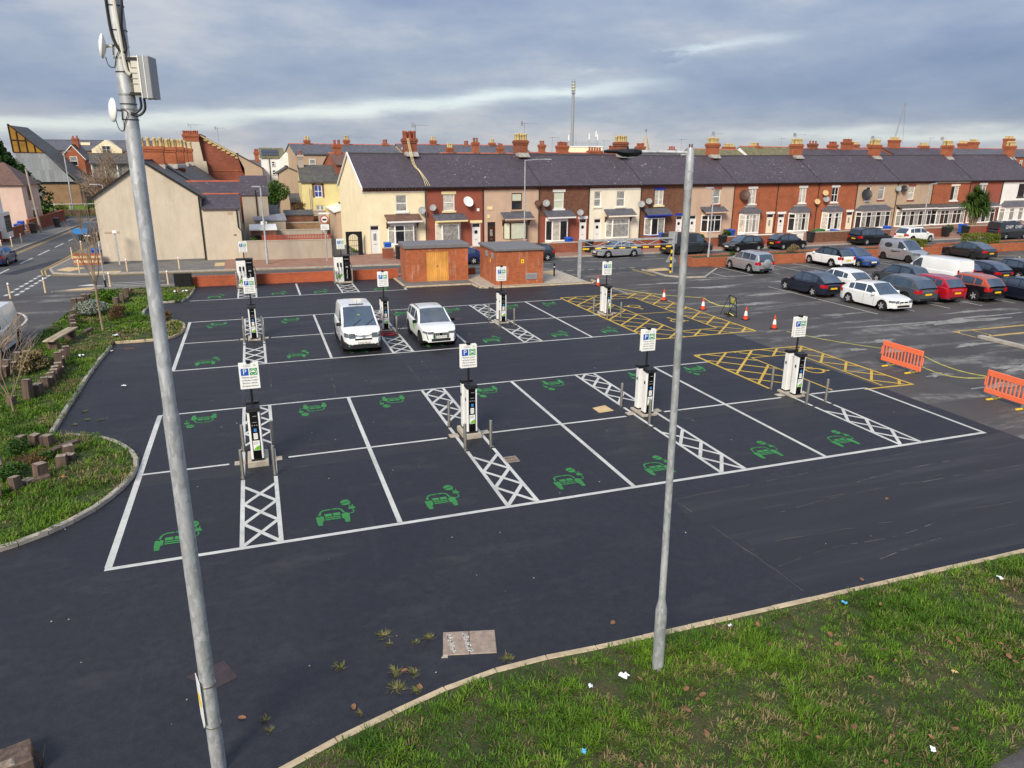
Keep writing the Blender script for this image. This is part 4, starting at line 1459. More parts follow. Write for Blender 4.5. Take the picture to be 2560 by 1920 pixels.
for k in range(2):
    x0 = dx0 + .065 + k * .687
    d = link("door_leaf", None, t)
    n = 5
    for i in range(n):
        w = .68 / n
        MB().bev(x0 + i * w, x0 + (i + 1) * w - .008, .055, .10, .03, dz - .07, .004).obj("board", "oak_door", d)
MB().box(dx0 + .70, dx0 + .80, .02, .055, 1.02, 1.10).obj("padlock", "steel", t)
MB().box(dx0 + .735, dx0 + .76, .03, .055, 1.08, 1.24).obj("hasp", "steel", t)

t = thing("brick_kiosk", "orange brick kiosk with louvred vent and yellow warning sign, flat grey roof", "kiosk", (17.9, 29.6, 0), -0.03)
W_, D_ = 3.25, 3.9
m = MB()
m.box(0, W_, 0, .2, 0, H_)
m.box(0, .2, .2, D_ - .2, 0, H_)
m.box(W_ - .2, W_, .2, D_ - .2, 0, H_)
m.box(0, W_, D_ - .2, D_, 0, H_)
m.obj("wall", "brick_kiosk", t)
MB().bev(-.10, W_ + .10, -.12, D_ + .1, H_, H_ + .16, .03).obj("roof", "grey_cap", t)


def louvre(x0, x1, z0, z1, side):
    v = link("vent", None, t)
    n = max(4, int((z1 - z0) / .06))
    fr, sl = MB(), None
    if side == "front":
        fr.box(x0, x1, -.02, .01, z0, z1)
    else:
        fr.box(-.02, .01, x0, x1, z0, z1)
    fr.obj("vent_frame", "sign_grey", v)
    for i in range(n):
        z = z0 + .02 + (z1 - z0 - .04) * i / n
        s2 = MB()
        if side == "front":
            s2.hexa(((x0 + .02, -.05, z), (x1 - .02, -.05, z), (x1 - .02, -.021, z + .02), (x0 + .02, -.021, z + .02)), ((x0 + .02, -.05, z + .008), (x1 - .02, -.05, z + .008), (x1 - .02, -.021, z + .028), (x0 + .02, -.021, z + .028)))
        else:
            s2.hexa(((-.05, x0 + .02, z), (-.021, x0 + .02, z + .02), (-.021, x1 - .02, z + .02), (-.05, x1 - .02, z)), ((-.05, x0 + .02, z + .008), (-.021, x0 + .02, z + .028), (-.021, x1 - .02, z + .028), (-.05, x1 - .02, z + .008)))
        s2.obj("louvre_slat", "sign_grey", v)


louvre(2.05, 2.85, .38, .78, "front")
louvre(.5, .95, 1.72, 2.08, "side")
louvre(1.9, 2.35, 1.72, 2.08, "side")
y_ = MB().box(1.72, 1.92, -.012, -.001, 1.45, 1.70).obj("warning_sign", "sign_yellow", t)
MB().add([(1.77, -.014, 1.53), (1.87, -.014, 1.53), (1.82, -.014, 1.64)], ((0, 1, 2),)).obj("warning_triangle", "ink", y_)
MB().box(-.012, -.001, 1.15, 1.33, 1.42, 1.66).obj("warning_sign", "sign_yellow", t)

t = thing("brick_wall", "low orange brick wall behind the rapid chargers with soldier course on top", "wall", (-0.46, 35.28, 0), -0.035)
MB().box(0, 13.0, 0, .22, 0, .58).obj("wall", "brick_wall", t)
for i in range(58):
    MB().bev(i * .2245, i * .2245 + .212, -.008, .228, .58, .66, .006).obj("brick", "brick_wall", t)
MB().box(-.28, -.004, .0, .8, 0, .60).obj("wall_return", "brick_wall", t)
t = thing("brick_wall", "short low brick wall in the gap between the two brick kiosks", "wall", (16.9, 34.6, 0), 0)
MB().box(0, 1.1, 0, .22, 0, .5).obj("wall", "brick_wall", t)
MB().bev(0, 1.1, -.02, .24, .5, .58, .01).obj("coping", "concrete", t)

t = thing("street_cabinet", "black metal street cabinet on the grass at the end of the brick wall", "cabinet", (-1.66, 34.85, 0.05), -0.05)
MB().bev(0, 1.02, 0, .42, .04, .86, .012).obj("casing", "black_metal", t)
MB().box(.03, .99, .02, .40, -.05, .04).obj("base", "concrete", t)
MB().bev(-.02, 1.04, -.02, .44, .86, .89, .008).obj("lid", "black_metal", t)
for x0 in (.03, .515):
    d = MB().bev(x0, x0 + .475, -.012, -.001, .07, .84, .004).obj("door", "black_metal", t)
    MB().box(x0 + .4, x0 + .43, -.03, -.013, .40, .48).obj("handle", "black_gloss", d)

# ================================================================== CAR PARK FURNITURE
def cone(x, y, label, s=.92, rz=0.0):
    t = thing("traffic_cone", label, "traffic cone", (x, y, 0), rz, "traffic cones along the taped edge")
    MB().bev(-.19 * s, .19 * s, -.19 * s, .19 * s, 0, .035 * s, .012).obj("base", "black_plastic", t)
    m = MB()
    for i, (z0, z1, mat_) in enumerate(((.035, .24, 0), (.24, .50, 1), (.50, .74, 0))):
        r = lambda z: (.135 - .115 * (z - .035) / .72) * s
        m.lathe([(r(z0), z0 * s), (r(z1), z1 * s)], 16, m=mat_)
    m.obj("cone_body", ["cone_red", "cone_white"], t, 40)


cone(24.44, 27.94, "red and white traffic cone by the kerb corner below the height barrier", rz=.3)
cone(25.91, 22.09, "red and white traffic cone just beyond the top edge of the yellow hatching", rz=.1)
cone(26.57, 19.01, "red and white traffic cone with tape tied on top, left of the frame stand", rz=.5)
cone(27.23, 16.09, "red and white traffic cone directly right of the metal frame stand", rz=.2)
cone(27.31, 13.91, "red and white traffic cone nearest the camera, between the two yellow hatched areas", rz=.7)


def barrier(x, y, label, rz):
    t = thing("plastic_barrier", label, "barrier", (x, y, 0), rz, "orange pedestrian barriers")
    L, H0, H1 = 1.90, .16, .98
    m = MB()
    m.bev(-L / 2, L / 2, -.025, .025, H1 - .20, H1, .012)
    m.obj("top_rail", "orange_plastic", t)
    MB().bev(-L / 2, L / 2, -.025, .025, H0, H0 + .17, .012).obj("bottom_rail", "orange_plastic", t)
    n = 13
    for i in range(n):
        x0 = -L / 2 + .02 + i * (L - .04 - .045) / (n - 1)
        MB().bev(x0, x0 + .045, -.02, .02, H0 + .171, H1 - .201, .006).obj("slat", "orange_plastic", t)
    for sx in (-1, 1):
        MB().tube([(sx * (L / 2 + .03), 0, .40), (sx * (L / 2 + .03), 0, .72)], .022, 8).obj("hook", "orange_plastic", t, 40)
        f = link("foot", None, t, (sx * .55, 0, 0))
        MB().bev(-.035, .035, -.32, .32, .0, .04, .01).obj("foot_bar", "sign_yellow", f)
        MB().hexa(((-.07, -.06, .04), (.07, -.06, .04), (.07, .06, .04), (-.07, .06, .04)), ((-.025, -.03, H0 + .02), (.025, -.03, H0 + .02), (.025, .03, H0 + .02), (-.025, .03, H0 + .02))).obj("foot_block", "grey_cap", f)


barrier(27.33, 6.28, "orange plastic barrier with slats nearer the yellow hatched bay", -pi / 2 + .02)
barrier(27.4, 1.75, "orange plastic barrier cut by the right edge, with knotted tape", -pi / 2 - .03)


def tape(pts, label, w=.028):
    P = [Vector(p) for p in pts]
    m = MB()
    for i, (a, b) in enumerate(zip(P, P[1:])):
        tw0, tw1 = .5 + .5 * sin(i * 1.3), .5 + .5 * sin((i + 1) * 1.3)
        m.quad(a + Vector((0, -w * .5 * (1 - tw0), -w / 2)), b + Vector((0, -w * .5 * (1 - tw1), -w / 2)), b + Vector((0, w * .5 * (1 - tw1), w / 2)), a + Vector((0, w * .5 * (1 - tw0), w / 2)))
    tag(m.obj("barrier_tape", "tape_yellow", None), label, "tape", "barrier tape")


def sag(a, b, s_, n=12):
    return [(a[0] + (b[0] - a[0]) * i / n + random.uniform(-.02, .02), a[1] + (b[1] - a[1]) * i / n, a[2] + (b[2] - a[2]) * i / n - s_ * sin(pi * i / n)) for i in range(n + 1)]


tape(sag((27.35, 5.3, .80), (27.42, 2.72, .72), .12), "upper yellow tape strung between the two orange barriers")
tape(sag((27.35, 5.3, .36), (27.42, 2.72, .66), .16), "lower yellow tape sagging between the two orange barriers")
tape(sag((26.57, 19.01, .66), (27.1, 17.0, .55), .18), "pale tape drooping from a cone top to the frame stand", .035)
tape(sag((24.8, 27.2, .02), (26.57, 19.01, .66), .10, 16), "long pale tape running down to the tied cone", .018)
tape(sag((27.33, 7.3, .62), (27.25, 12.9, .08), .06, 14), "yellow tape trailing on the ground from the nearer barrier", .018)

t = thing("frame_stand", "dark folding metal frame stand with yellow scraps beside a cone", "sign stand", (27.2, 17.1, 0), radians(78))
m = MB()
for a, b in (((-.42, 0, 0), (-.42, .12, 1.05)), ((.42, 0, 0), (.42, .12, 1.05)), ((-.42, .12, 1.05), (.42, .12, 1.05)), ((-.42, .02, .25), (.42, .02, .25)), ((-.42, .07, .62), (.42, .07, .62))):
    m.tube([a, b], .018, 6)
m.obj("frame", "black_metal", t, 40)
m = MB()
for sx in (-.42, .42):
    m.tube([(sx, .12, 1.05), (sx, .55, 0)], .016, 6)
m.obj("rear_legs", "black_metal", t, 40)
MB().hexa(((-.3, .06, .70), (.2, .06, .66), (.2, .07, .66), (-.3, .07, .70)), ((-.2, .10, .98), (.3, .10, .95), (.3, .11, .95), (-.2, .11, .98))).obj("torn_panel", "tape_yellow", t)
m = MB()
for k in range(7):
    x, y = random.uniform(-.4, .4), random.uniform(-.1, .3)
    m.box(x, x + random.uniform(.1, .25), y, y + .12, .0, random.uniform(.06, .18))
kind(m.obj("sandbag", "bin_black", t), "stuff")
MB().tube([(-.3, .1, .05), (-.1, .25, .16), (.1, .1, .10), (.3, .3, .12)], .03, 6).obj("yellow_strap", "tape_yellow", t, 40)

# height restriction barrier at the entrance
t = thing("height_barrier", "galvanised height barrier gantry with black and yellow hanging bar over the entrance", "height barrier", (24.54, 31.2, 0), -0.02)
LB = 7.3
MB().bev(-.10, .10, -.10, .10, 0, 2.66, .01).obj("post", "galvanised", t)
MB().bev(LB - .08, LB + .08, -.08, .08, 0, 2.9, .01).obj("post", "galvanised", t)
m = MB()
m.bev(.10, LB - .08, -.05, .05, 2.52, 2.63, .008)
m.obj("top_beam", "galvanised", t)
MB().tube([(.16, 0, 2.16), (LB - .1, 0, 2.16)], .03, 8).obj("lower_chord", "galvanised", t, 40)
for i in range(7):
    x0 = .2 + i * 1.0
    MB().tube([(x0, 0, 2.16 if i % 2 else 2.52), (x0 + 1.0, 0, 2.52 if i % 2 else 2.16)], .022, 6).obj("brace", "galvanised", t, 40)
n = 15
m = MB()
for i in range(n):
    x0 = .2 + i * (LB - .35) / n
    m.lathe([(.055, 0), (.055, (LB - .35) / n)], 10, (x0, -.02, 1.98), "x", m=i % 2)
m.obj("hanging_bar", ["sign_yellow", "black_metal"], t, 40)
for i in (1.2, 3.6, 6.0):
    MB().tube([(i, -.02, 2.02), (i, 0, 2.16)], .008, 5).obj("chain", "steel", t)
MB().bev(LB - .35, LB + .35, .10, .13, 2.15, 3.02, .006).obj("sign_back", "sign_grey", t)
m = MB()
for i in range(8):
    z0 = .0 + i * .25
    m.bev(LB - .22, LB - .10, -.16, -.09, z0, z0 + .25, .005, m=i % 2)
m.obj("striped_guard", ["sign_yellow", "black_metal"], t)
MB().add([(LB - .45, .16, .82), (LB + .45, .16, .82), (LB, .16, 1.55)] + [(LB - .45, .165, .82), (LB + .45, .165, .82), (LB, .165, 1.55)], ((0, 1, 2), (5, 4, 3), (0, 3, 4, 1), (1, 4, 5, 2), (2, 5, 3, 0))).obj("triangle_sign_back", "sign_grey", t)

m = MB()
m.lathe([(.055, 0), (.055, .75), (.06, .76), (.06, .86), (.04, .9), (.0, .91)], 12)
o = m.obj("bollard", "black_metal", None, 40, (23.05, 32.14, .07))
tag(o, "black bollard with white band on the pavement beside the vented kiosk", "bollard")
MB().lathe([(.0565, .60), (.0585, .60), (.0585, .68), (.0565, .68)], 12).obj("reflective_band", "sign_white", o, 40)

# ---- low brick planters between car park and road
def planter(x0, x1, y0, y1, label):
    t = thing("brick_planter", label, "planter", (x0, y0, 0))
    L, D = x1 - x0, y1 - y0
    m = MB()
    m.box(0, L, 0, .22, 0, .74)
    m.box(0, L, D - .22, D, 0, .74)
    m.box(0, .22, .22, D - .22, 0, .74)
    m.box(L - .22, L, .22, D - .22, 0, .74)
    m.obj("wall", "brick_orange", t)
    MB().box(.22, L - .22, .22, D - .22, 0, .66).obj("soil", "turf_soil", t)


planter(34.8, 47.4, 32.95, 34.9, "long orange brick planter behind the silver off-roader")
planter(47.9, 60.6, 33.4, 35.3, "long orange brick planter behind the silver panel van")
planter(62.1, 90.0, 33.6, 35.6, "orange brick planter with square lime hedge, cut by the right edge")

# ---- covers in the tarmac
t = thing("inspection_cover", "pair of square steel covers with worn white paint in the foreground tarmac", "manhole cover", (5.78, -4.78, 0), -0.25)
for k in range(2):
    c = MB().bev(k * .46, k * .46 + .45, 0, .62, -.02, .012, .006).obj("cover_plate", "cover_steel", t)
    m = MB()
    for i in range(9):
        for j in range(12):
            if random.random() < .85:
                m.box(k * .46 + .03 + i * .045, k * .46 + .03 + i * .045 + .02, .03 + j * .048, .03 + j * .048 + .02, .012, .015)
    kind(m.obj("tread_pattern", "cover_steel", c), "stuff")
m = MB()
for i in range(70):
    u_, v_ = random.random(), random.random()
    for bx in (.05, .33):
        x = bx + .13 * (1 - v_) * 0.6 + u_ * .09
        y = .04 + v_ * .5
        if random.random() < .8:
            m.box(x, x + .022, y, y + .024, .015, .0165)
kind(m.obj("old_paint", "line_white", t), "stuff")
MB().prism([(-.03, -.06), (.08, -.06), (.08, .0), (.0, .0)], 0, .006).obj("broken_rim", "concrete", t)
o = MB().prism([(0, 0), (.58, .22), (.80, -.28), (.47, -.44)], -.02, .008).obj("inspection_cover", "cover_dark", None, None, (1.73, -3.95, 0))
tag(o, "dark square inspection cover behind the antenna column", "manhole cover")
o = MB().prism([(0, 0), (.52, .12), (.56, -.46), (0, -.5)], -.02, .01).obj("inspection_cover", "tactile", None, None, (13.6, 5.88, 0))
tag(o, "pale tan square cover in the bay behind the front row dividing line", "manhole cover")
t = thing("drain_grate", "rusty metal drain grate beside the hatched strip in the front row", "drain", (9.40, 2.47, 0))
m = MB()
m.box(0, .38, 0, .03, -.02, .012)
m.box(0, .38, .37, .40, -.02, .012)
m.box(0, .03, .03, .37, -.02, .012)
m.box(.35, .38, .03, .37, -.02, .012)
m.obj("grate_frame", "cover_steel", t)
MB().box(.03, .35, .03, .37, -.02, .002).obj("pit", "black_metal", t)
for i in range(9):
    MB().box(.04 + i * .035, .055 + i * .035, .03, .37, .0025, .011).obj("grate_bar", "cover_steel", t)
MB().box(.03, .35, .19, .21, .003, .0115).obj("cross_bar", "cover_steel", t)
o = MB().prism([(0, 0), (.45, 0), (.4, .3), (.03, .28)], -.02, .008).obj("inspection_cover", "rust", None, None, (-2.4, 19.2, 0))
tag(o, "small rusty drain cover beside the verge kerb in the far lane", "manhole cover")
o = MB().prism([(0, 0), (.6, .0), (.6, .5), (0, .5)], -.02, .007).obj("inspection_cover", "cover_dark", None, None, (12.6, 20.6, 0))
tag(o, "brown square cover between the white car and the next charging post", "manhole cover")

# ================================================================== VEHICLES
def interp(pts, x):
    if x <= pts[0][0]:
        return pts[0][1]
    for (a, va), (b, vb) in zip(pts, pts[1:]):
        if x <= b:
            t = (x - a) / (b - a)
            return va + (vb - va) * t
    return pts[-1][1]


def sm(pts, x):
    """smoothed polyline"""
    return (interp(pts, x - .05) + 2 * interp(pts, x) + interp(pts, x + .05)) / 4


class Car:
    """front is +x, ground is z = 0; every shape is a mesh shared between copies"""

    def __init__(s, L, W, H, wb, r, belt, deck, roof, wins, fo=None, plan=(.20, .13), tumble=.24, clad=False, sill=.20, tail="high", head=(.62, .78), grille=(.42, .62), panel_van=False, tail_in=.70):
        s.L, s.W, s.H, s.r, s.belt = L, W, H, r, belt
        fo = fo or (L - wb) * .47
        s.xf, s.xr = L / 2 - fo, L / 2 - fo - wb
        s.deck = [(x * L, z * H) for x, z in deck]
        s.roof = [(x * L, z * H) for x, z in roof]
        s.wins, s.plan, s.tumble, s.clad, s.sill = wins, plan, tumble, clad, sill
        s.tail, s.head, s.grille, s.pv, s.tail_in = tail, head, grille, panel_van, tail_in
        s.parts = None

    def ztop(s, x):
        return sm(s.deck, x)

    def zlow(s, x):
        e = abs(x) / (s.L / 2)
        z = s.sill + (.06 if e > .88 else 0)
        ra = s.r * 1.16
        for xw in (s.xf, s.xr):
            d = x - xw
            if abs(d) < ra:
                z = max(z, s.r + sqrt(max(0, ra * ra - d * d)))
        return z

    def hw(s, x, z):
        t = x / (s.L / 2)
        a, p = (s.plan[0], 5.0) if t > 0 else (s.plan[1], 6.5)
        w = s.W / 2 * (1 - a * abs(t) ** p)
        q = (z - s.sill) / (s.belt * s.H - s.sill)
        return w * (1 - .05 * (q - .45) ** 2 * 2.2)

    def build(s):
        if s.parts:
            return s.parts
        P = {}
        L, H = s.L, s.H
        ra = s.r * 1.16
        xs = set(np.linspace(-L / 2 + .02, L / 2 - .02, 25).tolist() + [-L / 2, -L / 2 + .05, L / 2 - .06, L / 2])
        for xw in (s.xf, s.xr):
            for k in range(9):
                xs.add(xw + ra * cos(pi * k / 8) * .9999)
        xs = sorted(xs)
        xs = [x for i, x in enumerate(xs) if i == 0 or x - xs[i - 1] > .012]
        rows = [0, .12, .35, .6, .82, .95, 1.0]
        m = MB()
        ys_top = [1, .8, .45, 0, -.45, -.8, -1]
        grid = []
        for x in xs:
            zl, zt = s.zlow(x), s.ztop(x)
            nose = max(0, (abs(x) / (L / 2) - .93) / .07)
            ring = []
            for q in rows:
                z = zl + (zt - zl) * q
                w = s.hw(x, z) * (1 - .05 * nose)
                if q > .97:
                    w *= .965
                ring.append((x, w, z))
            wt = ring[-1][1]
            top = [(x, wt * k, zt + .03 * (1 - k * k)) for k in ys_top[1:-1]]
            right = [(x, -y, z) for x, y, z in reversed(ring)]
            grid.append(ring + top + right)
        n = len(grid[0])
        for g_ in grid:
            m.v += g_
        for i in range(len(grid) - 1):
            for j in range(n - 1):
                dark = 1 if (s.clad and (j < 1 or j >= n - 2)) else 0
                m.f.append((i * n + j, (i + 1) * n + j, (i + 1) * n + j + 1, i * n + j + 1))
                m.m.append(dark)
            m.f.append((i * n + n - 1, (i + 1) * n + n - 1, (i + 1) * n, i * n))
            m.m.append(1)
        m.f.append(tuple(range(n)))
        m.m.append(0)
        m.f.append(tuple((len(grid) - 1) * n + j for j in reversed(range(n))))
        m.m.append(0)
        P["body"] = (m, ["PAINT", "car_trim"], 32)

        # cabin
        x0, x1 = s.roof[0][0], s.roof[-1][0]
        keys = [x for x, z in s.roof]
        cx = set(keys)
        for a, b in s.wins:
            cx |= {a * L, b * L}
        cx |= set(np.linspace(x0, x1, 17).tolist())
        cx = sorted(cx)
        cx = [x for i, x in enumerate(cx) if i == 0 or x - cx[i - 1] > .01]
        xr1, xf1 = keys[1], keys[-2]
        cab, wind, rear = MB(), MB(), MB()
        sides = {}
        R = [0, .10, .84, 1.0]
        cols = []
        for x in cx:
            zb = s.ztop(x) - .015
            zt = max(interp(s.roof, x), zb + .002)
            w0 = s.hw(x, zb) * .955
            col = []
            for q in R:
                z = zb + (zt - zb) * q
                w = w0 - (z - zb) * s.tumble
                if q == 1.0:
                    w -= .045 * min(1, (zt - zb) / .3)
                col.append((x, w, z))
            wt = col[-1][1]
            top = [(x, wt * k, zt + .025 * (1 - k * k)) for k in (.93, .5, 0, -.5, -.93)]
            cols.append(col + top + [(x, -y, z) for x, y, z in reversed(col)])
        nR = len(cols[0])
        for i in range(len(cols) - 1):
            a, b = cols[i], cols[i + 1]
            xm = (cx[i] + cx[i + 1]) / 2
            for j in range(nR - 1):
                quad = (a[j], b[j], b[j + 1], a[j + 1])
                tgt = cab
                if j in (1, nR - 3):
                    for wi, (p, q) in enumerate(s.wins):
                        if p * L < xm < q * L:
                            tgt = sides.setdefault((wi, j), MB())
                elif 4 <= j <= nR - 6:
                    if xm > xf1:
                        tgt = wind
                    elif xm < xr1 and not s.pv:
                        tgt = rear
                tgt.quad(*quad)
        # weld duplicate points so shading is smooth
        for mb in [cab, wind, rear] + list(sides.values()):
            idx, nv = {}, []
            for v in mb.v:
                k = tuple(round(c, 4) for c in v)
                if k not in idx:
                    idx[k] = len(nv)
                    nv.append(v)
            old = mb.v
            mb.f = [tuple(dict.fromkeys(idx[tuple(round(c, 4) for c in old[i])] for i in f)) for f in mb.f]
            keep = [k for k, f in enumerate(mb.f) if len(f) > 2]
            mb.f, mb.m, mb.v = [mb.f[k] for k in keep], [mb.m[k] for k in keep], nv
        P["cabin"] = (cab, ["ROOF"], 32)
        P["windscreen"] = (wind, ["car_glass"], 60)
        if rear.f:
            P["rear_window"] = (rear, ["car_glass"], 60)
        for k, mb in sides.items():
            P[("side_window", k)] = (mb, ["car_glass"], 60)

        def patch(xa, xb, za, zb, sy, off=.012, nx=4):
            mb = MB()
            g_ = []
            for i in range(nx + 1):
                x = xa + (xb - xa) * i / nx
                g_.append([(x, sy * (s.hw(x, z) * (1 - .05 * max(0, (abs(x) / (L / 2) - .93) / .07)) + off), z) for z in (za, (za + zb) / 2, zb)])
            for i in range(nx):
                for j in range(2):
                    mb.quad(g_[i][j], g_[i + 1][j], g_[i + 1][j + 1], g_[i][j + 1])
            return mb

        zb = s.belt * H
        h0, h1 = s.head[0] * zb, s.head[1] * zb
        for sy in (-1, 1):
            mb = patch(L / 2 - .34, L / 2 - .005, h0 + .02, h1, sy)
            ye = sy * s.hw(L / 2, h0) * .93
            mb.box(L / 2 - .02, L / 2 + .014, min(ye, ye * .58), max(ye, ye * .58), h0, h1 - .01)
            P[("headlight", sy)] = (mb, ["lamp_clear"], None)
            if s.tail == "tall":
                t0, t1 = zb * .62, zb * 1.15
                mb = MB()
                ye = sy * s.hw(-L / 2, zb * .8) * .95
                mb.box(-L / 2 - .016, -L / 2 + .05, min(ye, ye * .86), max(ye, ye * .86), t0, t1)
            else:
                t0, t1 = zb * .70, zb * .95
                mb = patch(-L / 2 + .005, -L / 2 + .30, t0 + .03, t1, sy)
                ye = sy * s.hw(-L / 2, t0) * .94
                mb.box(-L / 2 - .016, -L / 2 + .02, min(ye, ye * s.tail_in), max(ye, ye * s.tail_in), t0 + .02, t1)
            P[("tail_light", sy)] = (mb, ["lamp_red"], None)
            xm = s.roof[-1][0] - .30
            ym = s.hw(xm, zb) + .10
            P[("mirror", sy)] = (MB().bev(xm - .06, xm + .07, min(sy * (ym - .12), sy * (ym + .08)), max(sy * (ym - .12), sy * (ym + .08)), zb - .02, zb + .13, .03), ["MIRROR"], 40)
        g0, g1 = s.grille[0] * zb, s.grille[1] * zb
        yw = s.hw(L / 2, g0) * .55
        P["grille"] = (MB().box(L / 2 - .03, L / 2 + .016, -yw, yw, g0, g1), ["car_trim"], None)
        P["lower_intake"] = (MB().box(L / 2 - .03, L / 2 + .014, -yw * 1.25, yw * 1.25, s.sill + .10, s.sill + .22), ["car_trim"], None)
        P["rear_bumper_trim"] = (MB().box(-L / 2 - .012, -L / 2 + .04, -yw * 1.5, yw * 1.5, s.sill + .07, s.sill + .20), ["car_trim"], None)
        P["front_plate"] = (MB().box(L / 2 + .017, L / 2 + .032, -.28, .28, s.sill + .235, s.sill + .36), ["plate_white"], None)
        pz = zb * (.62 if s.tail != "tall" else .45)
        P["rear_plate"] = (MB().box(-L / 2 - .026, -L / 2 - .014, -.26, .26, pz, pz + .11), ["plate_yellow"], None)
        for k, (a, b) in enumerate(s.wins):
            for sy in (-1, 1):
                xh = a * L + .10
                P[("door_handle", k, sy)] = (patch(xh, xh + .17, zb - .11, zb - .075, sy, .02, 2), ["HANDLE"], None)
                mb = patch(b * L + .01, b * L + .024, s.sill + .08, zb - .03, sy, .004, 1)
                P[("door_gap", k, sy)] = (mb, ["car_trim"], None)
        ty = MB().lathe([(s.r * .60, .10), (s.r * .9, .105), (s.r, .07), (s.r, -.07), (s.r * .9, -.105), (s.r * .60, -.10)], 22, (0, 0, 0), "y")
        rim = MB()
        rim.lathe([(s.r * .64, .085), (s.r * .66, .10), (s.r * .60, .10), (s.r * .58, .06), (.0, .06)], 22, (0, 0, 0), "y", m=1)
        for k in range(5):
            a = 2 * pi * k / 5
            c, d = cos(a), sin(a)
            w = .045
            r0, r1 = .03, s.r * .61
            rim.hexa(((r0 * c - w * d, .062, r0 * d + w * c), (r1 * c - w * .8 * d, .062, r1 * d + w * .8 * c), (r1 * c + w * .8 * d, .062, r1 * d - w * .8 * c), (r0 * c + w * d, .062, r0 * d - w * c)),
                     ((r0 * c - w * d, .092, r0 * d + w * c), (r1 * c - w * .7 * d, .10, r1 * d + w * .7 * c), (r1 * c + w * .7 * d, .10, r1 * d - w * .7 * c), (r0 * c + w * d, .092, r0 * d - w * c)))
        s.tyre_mesh = ty.mesh("wheel", "tyre", 35)
        s.rim_mb = rim
        s.rims = {}
        s.cache = {}
        s.parts = P
        return P

    def place(s, x, y, head, label, paint, scale=.915, roof=None, rim="rim_silver", mirror=None, group=None, cat="car", name="parked_car", z=0.0, skip=()):
        P = s.build()
        t = thing(name, label, cat, (x, y, z), radians(head), group)
        t.scale = (scale, scale, scale)
        sub = {"PAINT": paint, "ROOF": roof or paint, "MIRROR": mirror or paint, "HANDLE": paint}
        made = {}
        for key, (mb, mats, smo) in P.items():
            nm = key if isinstance(key, str) else key[0]
            if nm in skip:
                continue
            ms = tuple(sub.get(q, q) for q in mats)
            ck = (key, ms)
            if ck not in s.cache:
                s.cache[ck] = mb.mesh(nm, list(ms), smo)
            made[key] = link(nm, s.cache[ck], t)
        if rim not in s.rims:
            s.rims[rim] = s.rim_mb.mesh("rim", [rim, "rim_dark"], 35)
        for xw in (s.xf, s.xr):
            for sy in (-1, 1):
                w = link("wheel", s.tyre_mesh, t, (xw, sy * (s.W / 2 - .115), s.r), 0 if sy > 0 else pi)
                link("rim", s.rims[rim], w, (0, .032, 0))
        return t


HATCH = Car(4.30, 1.79, 1.46, 2.64, .32, .62,
            [(-.5, .50), (-.485, .60), (-.44, .645), (-.2, .63), (.10, .61), (.20, .605), (.30, .575), (.42, .52), (.475, .46), (.5, .40)],
            [(-.482, .655), (-.345, .90), (-.20, .98), (-.05, 1.0), (.06, .985), (.235, .61)], [(-.325, -.24), (-.225, -.02), (.0, .165)], plan=(.25, .16))
SMALL = Car(3.95, 1.71, 1.49, 2.50, .30, .61,
            [(-.5, .50), (-.485, .60), (-.43, .635), (-.1, .615), (.12, .60), (.24, .595), (.34, .56), (.44, .50), (.48, .45), (.5, .40)],
            [(-.487, .64), (-.39, .91), (-.24, .985), (-.06, 1.0), (.06, .985), (.275, .60)], [(-.37, -.16), (-.13, .19)])
SUV = Car(4.45, 1.84, 1.64, 2.67, .355, .62,
          [(-.5, .48), (-.485, .58), (-.44, .64), (-.1, .625), (.15, .615), (.24, .61), (.34, .59), (.44, .54), (.48, .48), (.5, .40)],
          [(-.485, .64), (-.385, .91), (-.26, .985), (-.06, 1.0), (.05, .985), (.25, .615)], [(-.36, -.25), (-.235, -.03), (-.01, .175)], clad=True, sill=.24)
SUV_PLAIN = Car(4.40, 1.82, 1.66, 2.58, .36, .61,
                [(-.5, .48), (-.485, .58), (-.44, .63), (-.1, .615), (.15, .61), (.24, .605), (.34, .585), (.44, .54), (.48, .48), (.5, .40)],
                [(-.49, .63), (-.44, .92), (-.30, .985), (-.06, 1.0), (.06, .985), (.25, .61)], [(-.40, -.25), (-.235, -.03), (-.01, .175)], sill=.24, tail="high")
SALOON = Car(4.80, 1.87, 1.48, 2.78, .335, .61,
             [(-.5, .50), (-.487, .60), (-.46, .675), (-.40, .69), (-.30, .66), (0, .625), (.12, .61), (.20, .60), (.32, .565), (.43, .51), (.48, .45), (.5, .40)],
             [(-.42, .685), (-.27, .90), (-.12, .99), (-.02, 1.0), (.05, .985), (.225, .60)], [(-.29, -.185), (-.17, -.01), (.01, .155)])
MPV = Car(4.78, 1.96, 1.76, 3.0, .345, .58,
          [(-.5, .45), (-.487, .55), (-.45, .60), (-.1, .585), (.15, .575), (.28, .57), (.36, .53), (.44, .48), (.48, .42), (.5, .36)],
          [(-.49, .60), (-.46, .90), (-.36, .985), (-.06, 1.0), (.08, .985), (.30, .57)], [(-.44, -.25), (-.235, -.04), (-.02, .20)])
OFFROAD = Car(4.70, 1.90, 1.82, 2.74, .375, .60,
              [(-.5, .44), (-.49, .55), (-.46, .61), (-.1, .60), (.15, .595), (.24, .59), (.36, .585), (.46, .565), (.485, .52), (.5, .40)],
              [(-.495, .61), (-.475, .95), (-.36, .99), (-.06, 1.0), (.07, .985), (.205, .595)], [(-.44, -.26), (-.235, -.04), (-.02, .14)], sill=.28, plan=(.10, .08), tumble=.16, clad=True, head=(.66, .84))
